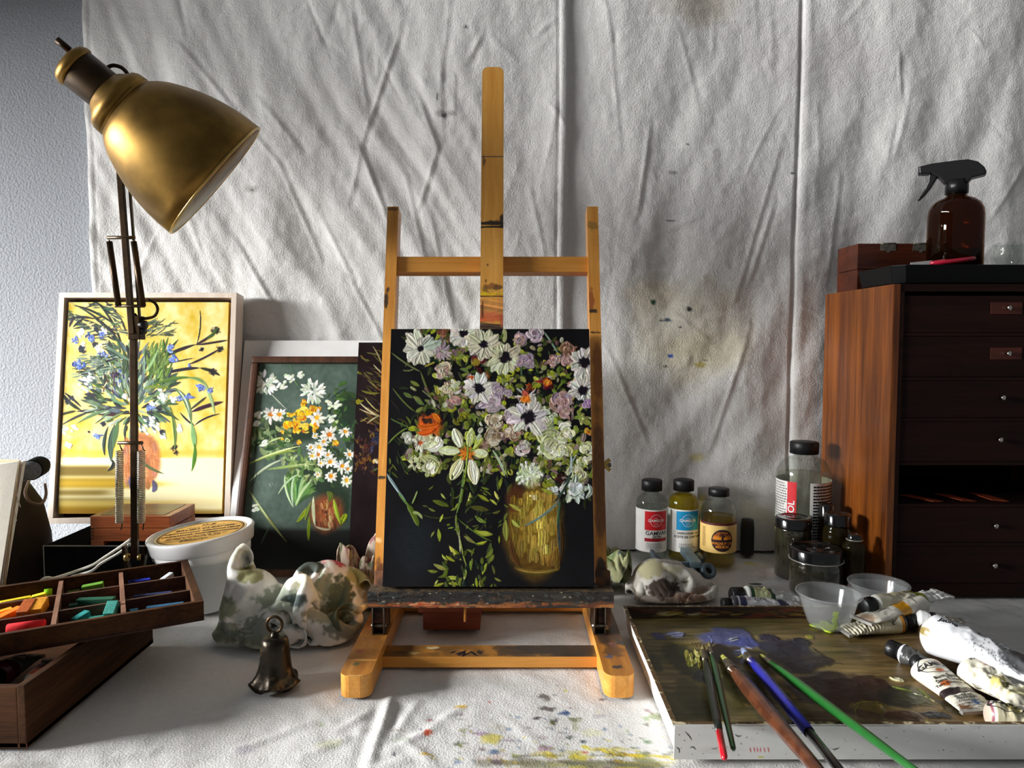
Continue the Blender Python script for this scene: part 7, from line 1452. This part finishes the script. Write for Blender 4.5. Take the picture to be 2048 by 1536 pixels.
tube('white tube with an oval maker mark and burnt sienna stains, black band across it', P(1830, 1322, Z=.0362), P(1963, 1424, Z=.0275), .0125, .042, (228, 222, 204), bands=[(.60, .70, (44, 30, 30))], stains=[(.14, PI/2-.4, .05, .25, (200, 130, 40)), (.3, PI/2, .04, .25, (176, 92, 30)), (.52, PI/2+.4, .05, .3, (170, 86, 30)), (.85, PI/2-.2, .05, .2, (60, 110, 190)), (.93, PI/2+.7, .07, .4, (130, 90, 60))], rw=.0195, texts=[('GAMBLIN', .0088, .19, -.0, PI/2), ('Burnt Sienna', .0054, .405, 0, PI/2), ('Siena Tostada', .0054, .465, 0, PI/2), ('Terre de Sienne Brulee', .0040, .525, 0, PI/2)], ovals=[(.19, 0, .0135, .0175, .0007), (.19, 0, .0055, .0168, .0004)], rolls=(.72, .98, 6, .0006), lines=[(.84, 0, .026, .020, 6)], seed=2, crumple=.0006)
tube('fat white tube speckled with black paint, largest of the heap', P(1852, 1262, Z=.058), P(2092, 1356, Z=.055), .0225, .05, (226, 227, 228), caplen=.0, crumple=.0013, seed=5, texts=[('Jaune', .009, .22, -.004, .15), ('AG TW', .0048, .42, .012, -1.2)], speck=(.35, .6), stains=[(.06, PI/2+1.2, .1, .25, (150, 130, 70)), (.85, PI/2, .2, 1.2, (96, 96, 98))], flat_tail=.75, lines=[(.2, .012, .03, .006, 2)])
tube('crumpled cream tube with an orange smear, between the sienna tube and the fat white tube', P(1925, 1332, Z=.044), P(2078, 1418, Z=.040), .0135, .044, (224, 218, 196), caplen=.004, capr=.004, rw=.018, crumple=.003, seed=8, stains=[(.2, PI/2-.5, .09, .35, (214, 120, 30)), (.35, PI/2-.8, .05, .2, (110, 60, 40)), (.55, PI/2+.3, .1, .5, (196, 186, 110)), (.5, PI/2, .03, .4, (120, 104, 60)), (.75, PI/2, .08, .8, (206, 200, 150))], texts=[('POCK', .005, .1, .002, PI/2), ('CAD Y', .006, .62, 0, PI/2)])
tube('tube with a rosy shoulder ring in the front right corner of the palette', P(1972, 1428, Z=.034), P(2098, 1446, Z=.031), .0125, .036, (214, 204, 170), bands=[(0, .03, (196, 178, 160)), (.03, .06, (150, 90, 100))], caplen=.0, crumple=.0016, seed=11, stains=[(.4, PI/2, .12, .6, (190, 176, 100))], texts=[('GAMBLIN', .0085, .33, .002, .1)], ovals=[(.3, 0, .016, .009, .0006)], flat_tail=.8)
tube('beige tube with an olive band and black cap, farthest back of the heap', P(1726, 1213, Z=.051), P(1886, 1187, Z=.052), .0118, .034, (206, 200, 176), bands=[(.55, .66, (124, 128, 30)), (.66, 1.01, (222, 222, 216))], stains=[(.25, PI/2, .12, .5, (180, 172, 140)), (.45, PI/2-.4, .1, .3, (150, 140, 96))], crumple=.0016, seed=14, capr=.0105, caplen=.016, rolls=(.7, .98, 4, .0006))
tube('white tube with an orange-yellow band and bare nozzle', P(1862, 1205, Z=.047), P(1722, 1241, Z=.043), .0115, .033, (226, 222, 206), bands=[(.33, .50, (214, 150, 24))], nozzle=True, crumple=.0008, seed=17, texts=[('Gamblin', .006, .66, -.002, 3.1)], lines=[(.22, 0, .02, .004, 1)], stains=[(.9, PI/2, .08, .8, (200, 170, 140))])
tube('squeezed-out tube with a corrugated rolled tail pointing at the plastic cup', P(1824, 1243, Z=.0355), P(1684, 1262, Z=.0275), .0118, .034, (222, 214, 184), bands=[(0, .08, (50, 40, 34)), (.08, .13, (196, 130, 40)), (.5, 1.01, (190, 184, 160))], caplen=.010, crumple=.0012, seed=20, rolls=(.42, .99, 11, .0013), texts=[('GAMBLIN', .0055, .27, 0, PI/2)], ovals=[(.27, 0, .011, .010, .0005)])
tube('dark grey tube with a black cap and pale shoulder, partly under the sienna tube', P(1776, 1294, Z=.034), P(1858, 1330, Z=.030), .0112, .03, (70, 70, 68), bands=[(0, .16, (214, 214, 214))], capr=.0095, caplen=.014, seed=23)
tube('flattened tube with small print on its square end, behind the fat tube', P(1822, 1236, Z=.040), P(1930, 1248, Z=.040), .0105, .036, (226, 220, 196), bands=[(0, .28, (222, 222, 220)), (.28, .4, (44, 32, 34))], caplen=.006, capr=.005, seed=26, stains=[(.65, PI/2, .06, .3, (150, 120, 60)), (.75, PI/2-.6, .04, .2, (120, 60, 40))], lines=[(.86, 0, .028, .008, 3)], crumple=.0008)
gtube = 'paint tubes behind the palette'
tube('green-banded tube with a round monogram lying behind the palette tray', P(1462, 1190, Z=.0165), P(1596, 1194, Z=.010), .0135, .034, (206, 210, 160), bands=[(0, .09, (222, 222, 216)), (.09, .16, (30, 70, 40)), (.44, .52, (30, 70, 40)), (.52, 1.01, (204, 206, 200))], capr=.0115, caplen=.018, crumple=.0018, seed=29, texts=[('CG', .008, .30, .004, 0)], ovals=[(.30, .004, .012, .009, .0006)], group=gtube)
tube('white tube with navy triangles just behind the rim of the palette tray', P(1444, 1207, Z=.0135), P(1592, 1208, Z=.009), .0105, .03, (214, 216, 220), bands=[(0, .10, (60, 60, 66)), (.12, .22, (40, 46, 84)), (.7, .85, (40, 46, 84))], capr=.008, caplen=.012, crumple=.001, seed=32, lines=[(.45, 0, .012, .02, 5)], group=gtube)
# tubes in the lower left box
tube('grey-labelled tube with a dark red band inside the lower left box, left one', P(-20, 1362, Z=.036), P(60, 1312, Z=.034), .013, .034, (120, 122, 112), bands=[(0, .3, (96, 22, 30))], seed=35, group='paint tubes in the lower left box', ovals=[(.6, 0, .012, .010, .0006)])
tube('dark tube with a red collar and bare white nozzle inside the lower left box', P(60, 1380, Z=.036), P(118, 1320, Z=.030), .013, .034, (96, 98, 90), bands=[(0, .14, (220, 220, 214)), (.14, .36, (110, 26, 30))], nozzle=True, seed=38, group='paint tubes in the lower left box', ovals=[(.65, 0, .013, .011, .0006)], stains=[(.08, PI/2, .06, .8, (190, 90, 40))])
# ------------------------------------------------------------------ cloth settled by a small position-based solver
from mathutils import kdtree
def settle(N, size, fx, fy, lumps, seed, steps=150, noise=.014, drop=.075, selfd=.0042, bend=.35, g=.00022, iters=7, box=None):
    rs = np.random.RandomState(seed); q = np.linspace(-.5, .5, N)*size; X, Y = np.meshgrid(q, q); L0 = size/(N-1)
    Z = np.zeros_like(X)
    for i in range(12): a = rs.rand()*PI; f_ = (4+rs.rand()*9)/size; Z += np.sin((X*math.cos(a)+Y*math.sin(a))*f_*PI+rs.rand()*6.3)*size*noise
    Pn = np.stack([X*fx, Y*fy, Z+drop], -1); Pn[..., 2] += max(0, .004-Pn[..., 2].min()); Pp = Pn.copy()
    S = slice
    sets = []
    for o in (0, 1):
        n1 = (N-o)//2*2
        sets += [((S(None), S(o, o+n1, 2)), (S(None), S(o+1, o+n1+1, 2)), L0, 1.), ((S(o, o+n1, 2), S(None)), (S(o+1, o+n1+1, 2), S(None)), L0, 1.)]
    for o in (0, 1):
        n1 = (N-o)//2*2
        sets += [((S(o, o+n1, 2), S(0, N-1)), (S(o+1, o+n1+1, 2), S(1, N)), L0*1.414, .5), ((S(o, o+n1, 2), S(1, N)), (S(o+1, o+n1+1, 2), S(0, N-1)), L0*1.414, .5)]
    bs = [((S(None), S(0, N-3)), (S(None), S(3, N)), L0*2.75), ((S(0, N-3), S(None)), (S(3, N), S(None)), L0*2.75), ((S(None), S(0, N-6)), (S(None), S(6, N)), L0*4.6), ((S(0, N-6), S(None)), (S(6, N), S(None)), L0*4.6)]
    def soft(sa, sb, L, k):
        a = Pn[sa].copy(); b = Pn[sb].copy(); d = b-a; l = np.sqrt((d*d).sum(-1, keepdims=True))+1e-9; c = np.minimum((l-L)/l, 0)*.5*k*.5
        Pn[sa] += d*c; Pn[sb] -= d*c
    for s_ in range(steps):
        vel = (Pn-Pp)*.93; m_ = np.sqrt((vel**2).sum(-1, keepdims=True)); vel *= np.minimum(1, .004/(m_+1e-9)); Pp = Pn.copy(); Pn += vel; Pn[..., 2] -= g
        for it in range(iters):
            for c in sets:
                a = [x if x.stop is None else S(x.start, min(x.stop, N), x.step) for x in c[0]]; b = [x if x.stop is None else S(x.start, min(x.stop, N), x.step) for x in c[1]]
                sa, sb = tuple(a), tuple(b); A1 = Pn[sa]; B1 = Pn[sb]; h_ = min(A1.shape[0], B1.shape[0]); w_ = min(A1.shape[1], B1.shape[1])
                d = B1[:h_, :w_]-A1[:h_, :w_]; l = np.sqrt((d*d).sum(-1, keepdims=True))+1e-9; k_ = (l-c[2])/l*.5*c[3]; A1[:h_, :w_] += d*k_; B1[:h_, :w_] -= d*k_
            for c in bs: soft(c[0], c[1], c[2], bend)
            for lx, ly, lz, lr in lumps:
                c = np.array([lx, ly, lz]); d = Pn-c; l = np.sqrt((d*d).sum(-1, keepdims=True)); k_ = np.maximum(0, lr-l)/(l+1e-9); Pn += d*k_
            if box is not None:
                r_ = np.sqrt((Pn[..., 0]/box[0])**2+(Pn[..., 1]/box[1])**2+1e-12); lim = 1+.10*np.sin(np.arctan2(Pn[..., 1], Pn[..., 0])*3+seed)-np.clip(Pn[..., 2]-.05, 0, 1)*2.5
                k_ = np.where(r_ > lim, lim/r_, 1.)[..., None]; Pn[..., :2] *= k_
            lo = Pn[..., 2] < .0015; Pn[..., 2] = np.maximum(Pn[..., 2], .0015); Pn[lo, :2] = Pn[lo, :2]*.4+Pp[lo, :2]*.6
        if s_ % 3 == 2:
            fl = Pn.reshape(-1, 3); kd = kdtree.KDTree(len(fl))
            for i, p in enumerate(fl): kd.insert(p, i)
            kd.balance(); dl = np.zeros_like(fl)
            for i in range(len(fl)):
                for p, j, dd in kd.find_range(fl[i], selfd):
                    if j > i and (abs(i//N-j//N) > 2 or abs(i % N-j % N) > 2):
                        w_ = (fl[i]-fl[j]); w_ *= (selfd-dd)/(dd+1e-6)*.5; dl[i] += w_; dl[j] -= w_
            Pn += dl.reshape(N, N, 3)
    return Pn
# ================================================================== RAGS
LU = [(-.075, 0, .035, .048), (.055, .01, .035, .058), (.1, -.02, .01, .04), (-.02, -.04, 0, .04)]
RAGS = {'B': settle(64, .46, .56, .5, LU, 9, bend=.9, noise=.02, selfd=.005, box=(.135, .11)),
        'T': settle(44, .20, .62, .56, [(-.034, 0, .018, .036), (.028, 0, .0, .032)], 4, bend=.9, noise=.012, selfd=.005, box=(.078, .062)),
        'A': settle(56, .42, .56, .5, LU, 5, bend=.3, noise=.03, selfd=.004, box=(.125, .10))}
def rag_verts(n): return RAGS[n].copy()
ragm = attr_mat('rag_cotton', rough=.9, bump=.35, bs=700, bd=.0006, spec=.15, grain=.06, gs=800)
def upsample(V, k=2):
    for _ in range(k):
        for ax_ in (0, 1):
            V = np.moveaxis(V, ax_, 0); n = len(V); pad = np.concatenate([2*V[:1]-V[1:2], V, 2*V[-1:]-V[-2:-1]])
            mid = (-pad[:-3]+9*pad[1:-2]+9*pad[2:-1]-pad[3:])/16; W = np.empty((2*n-1,)+V.shape[1:]); W[::2] = V; W[1::2] = mid; V = np.moveaxis(W, 0, ax_)
    return V
def rag(name, label, src, loc, sc_, rz, base, stains, noise_cols, cat='rag', V=None, thick=.0016):
    if V is None:
        V = rag_verts(src); V = V-np.array([(V[..., 0].min()+V[..., 0].max())/2, (V[..., 1].min()+V[..., 1].max())/2, V[..., 2].min()])
        c, s_ = math.cos(rz), math.sin(rz); V = np.stack([V[..., 0]*c-V[..., 1]*s_, V[..., 0]*s_+V[..., 1]*c, V[..., 2]], -1)*np.array(sc_)+np.array(loc); V = upsample(V, 2)
    h, w = V.shape[:2]; gy, gx = np.mgrid[0:h, 0:w]/float(h)
    C = np.ones((h, w, 3))*np.array(base, float); C *= (1+.04*fbm(gx*20, gy*20, 4, 2))[..., None]
    for i, (c_, fr_, th, a_) in enumerate(noise_cols):
        n = fbm(gx*fr_+i*7.7, gy*fr_+i*3.3, 20+i, 4); k = (sm(th, th+.22, n)*a_)[..., None]; C = C*(1-k)+np.array(c_)*k*(1+.15*fbm(gx*30, gy*30, i, 2))[..., None]
    yd = V[..., 1]*CP-(V[..., 2]-H)*SP; pu = 1024+F*V[..., 0]/yd; pv = 768-F*(V[..., 1]*SP+(V[..., 2]-H)*CP)/yd
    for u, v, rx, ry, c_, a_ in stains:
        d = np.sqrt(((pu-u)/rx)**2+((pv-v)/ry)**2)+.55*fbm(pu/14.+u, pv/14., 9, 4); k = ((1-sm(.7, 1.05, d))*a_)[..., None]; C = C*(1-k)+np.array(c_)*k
    o = grid_obj(name, V, C, ragm); md = o.modifiers.new('solid', 'SOLIDIFY'); md.thickness = thick; md.offset = -1
    return tag(o, label, cat)
GRN = (92, 104, 70); DGR = (52, 60, 52); OLV = (120, 118, 50)
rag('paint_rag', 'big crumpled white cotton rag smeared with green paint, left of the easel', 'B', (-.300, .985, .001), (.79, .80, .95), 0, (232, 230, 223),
    [(450, 1150, 55, 50, (230, 228, 220), .95), (660, 1120, 60, 26, (228, 222, 210), .8), (560, 1150, 30, 60, (226, 222, 208), .6), (590, 1112, 40, 18, (84, 98, 74), .8), (670, 1112, 44, 16, (206, 96, 110), .7), (690, 1122, 24, 14, (186, 60, 76), .8), (500, 1150, 30, 20, (130, 128, 70), .7), (440, 1215, 40, 26, (116, 122, 80), .6), (430, 1262, 60, 24, (100, 108, 88), .65), (520, 1265, 50, 34, (96, 104, 92), .6), (560, 1200, 50, 30, (110, 122, 104), .6), (620, 1130, 34, 22, (52, 60, 52), .85), (590, 1200, 26, 14, (66, 76, 74), .9), (680, 1200, 30, 50, (64, 76, 60), .85), (720, 1150, 30, 30, (176, 170, 96), .7), (650, 1170, 20, 30, (110, 118, 90), .7), (700, 1260, 60, 20, (70, 76, 60), .6), (470, 1310, 60, 20, (140, 144, 124), .6), (660, 1230, 60, 20, (104, 100, 70), .6), (740, 1190, 16, 40, (120, 106, 80), .6)],  # leading pale patch paints a highlight on the left bulge; coloured ones are smears
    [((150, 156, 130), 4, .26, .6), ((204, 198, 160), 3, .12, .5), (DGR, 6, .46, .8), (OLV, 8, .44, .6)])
rag('paint_rag', 'small rag blotched pink and olive, wedged behind the left easel post', 'A', (-.226, 1.058, .001), (.33, .22, 1.12), .4, (180, 164, 146), [],
    [((120, 60, 66), 8, .12, .7), ((70, 76, 50), 7, .14, .8), ((196, 186, 120), 6, .2, .6), ((60, 40, 44), 12, .3, .7)])
rag('paint_rag', 'green-stained rag behind the right post of the easel', 'A', (.158, 1.135, .001), (.36, .42, .80), 2.2, (170, 172, 130), [],
    [((90, 108, 60), 6, .02, .8), ((70, 90, 110), 8, .28, .7), ((60, 64, 50), 8, .2, .8), ((196, 196, 140), 10, .3, .6)])
rag('towel_rag', 'off-white terry towel scrap stained brown, right of the easel foot', 'T', (.250, 1.112, .001), (.92, .90, 1.0), .3, (206, 202, 192),
    [(1325, 1178, 34, 22, (56, 44, 38), .85), (1350, 1200, 26, 18, (90, 70, 58), .7), (1385, 1198, 36, 12, (110, 82, 64), .8), (1300, 1140, 30, 18, (150, 142, 80), .5), (1290, 1200, 40, 14, (120, 108, 96), .6), (1270, 1150, 16, 30, (150, 146, 130), .5), (1400, 1180, 24, 8, (150, 120, 100), .5), (1345, 1140, 20, 8, (160, 156, 110), .4)],  # darkest patch paints a fold's shaded hollow into the brown staining
    [((150, 140, 120), 5, .25, .4)], thick=.003)
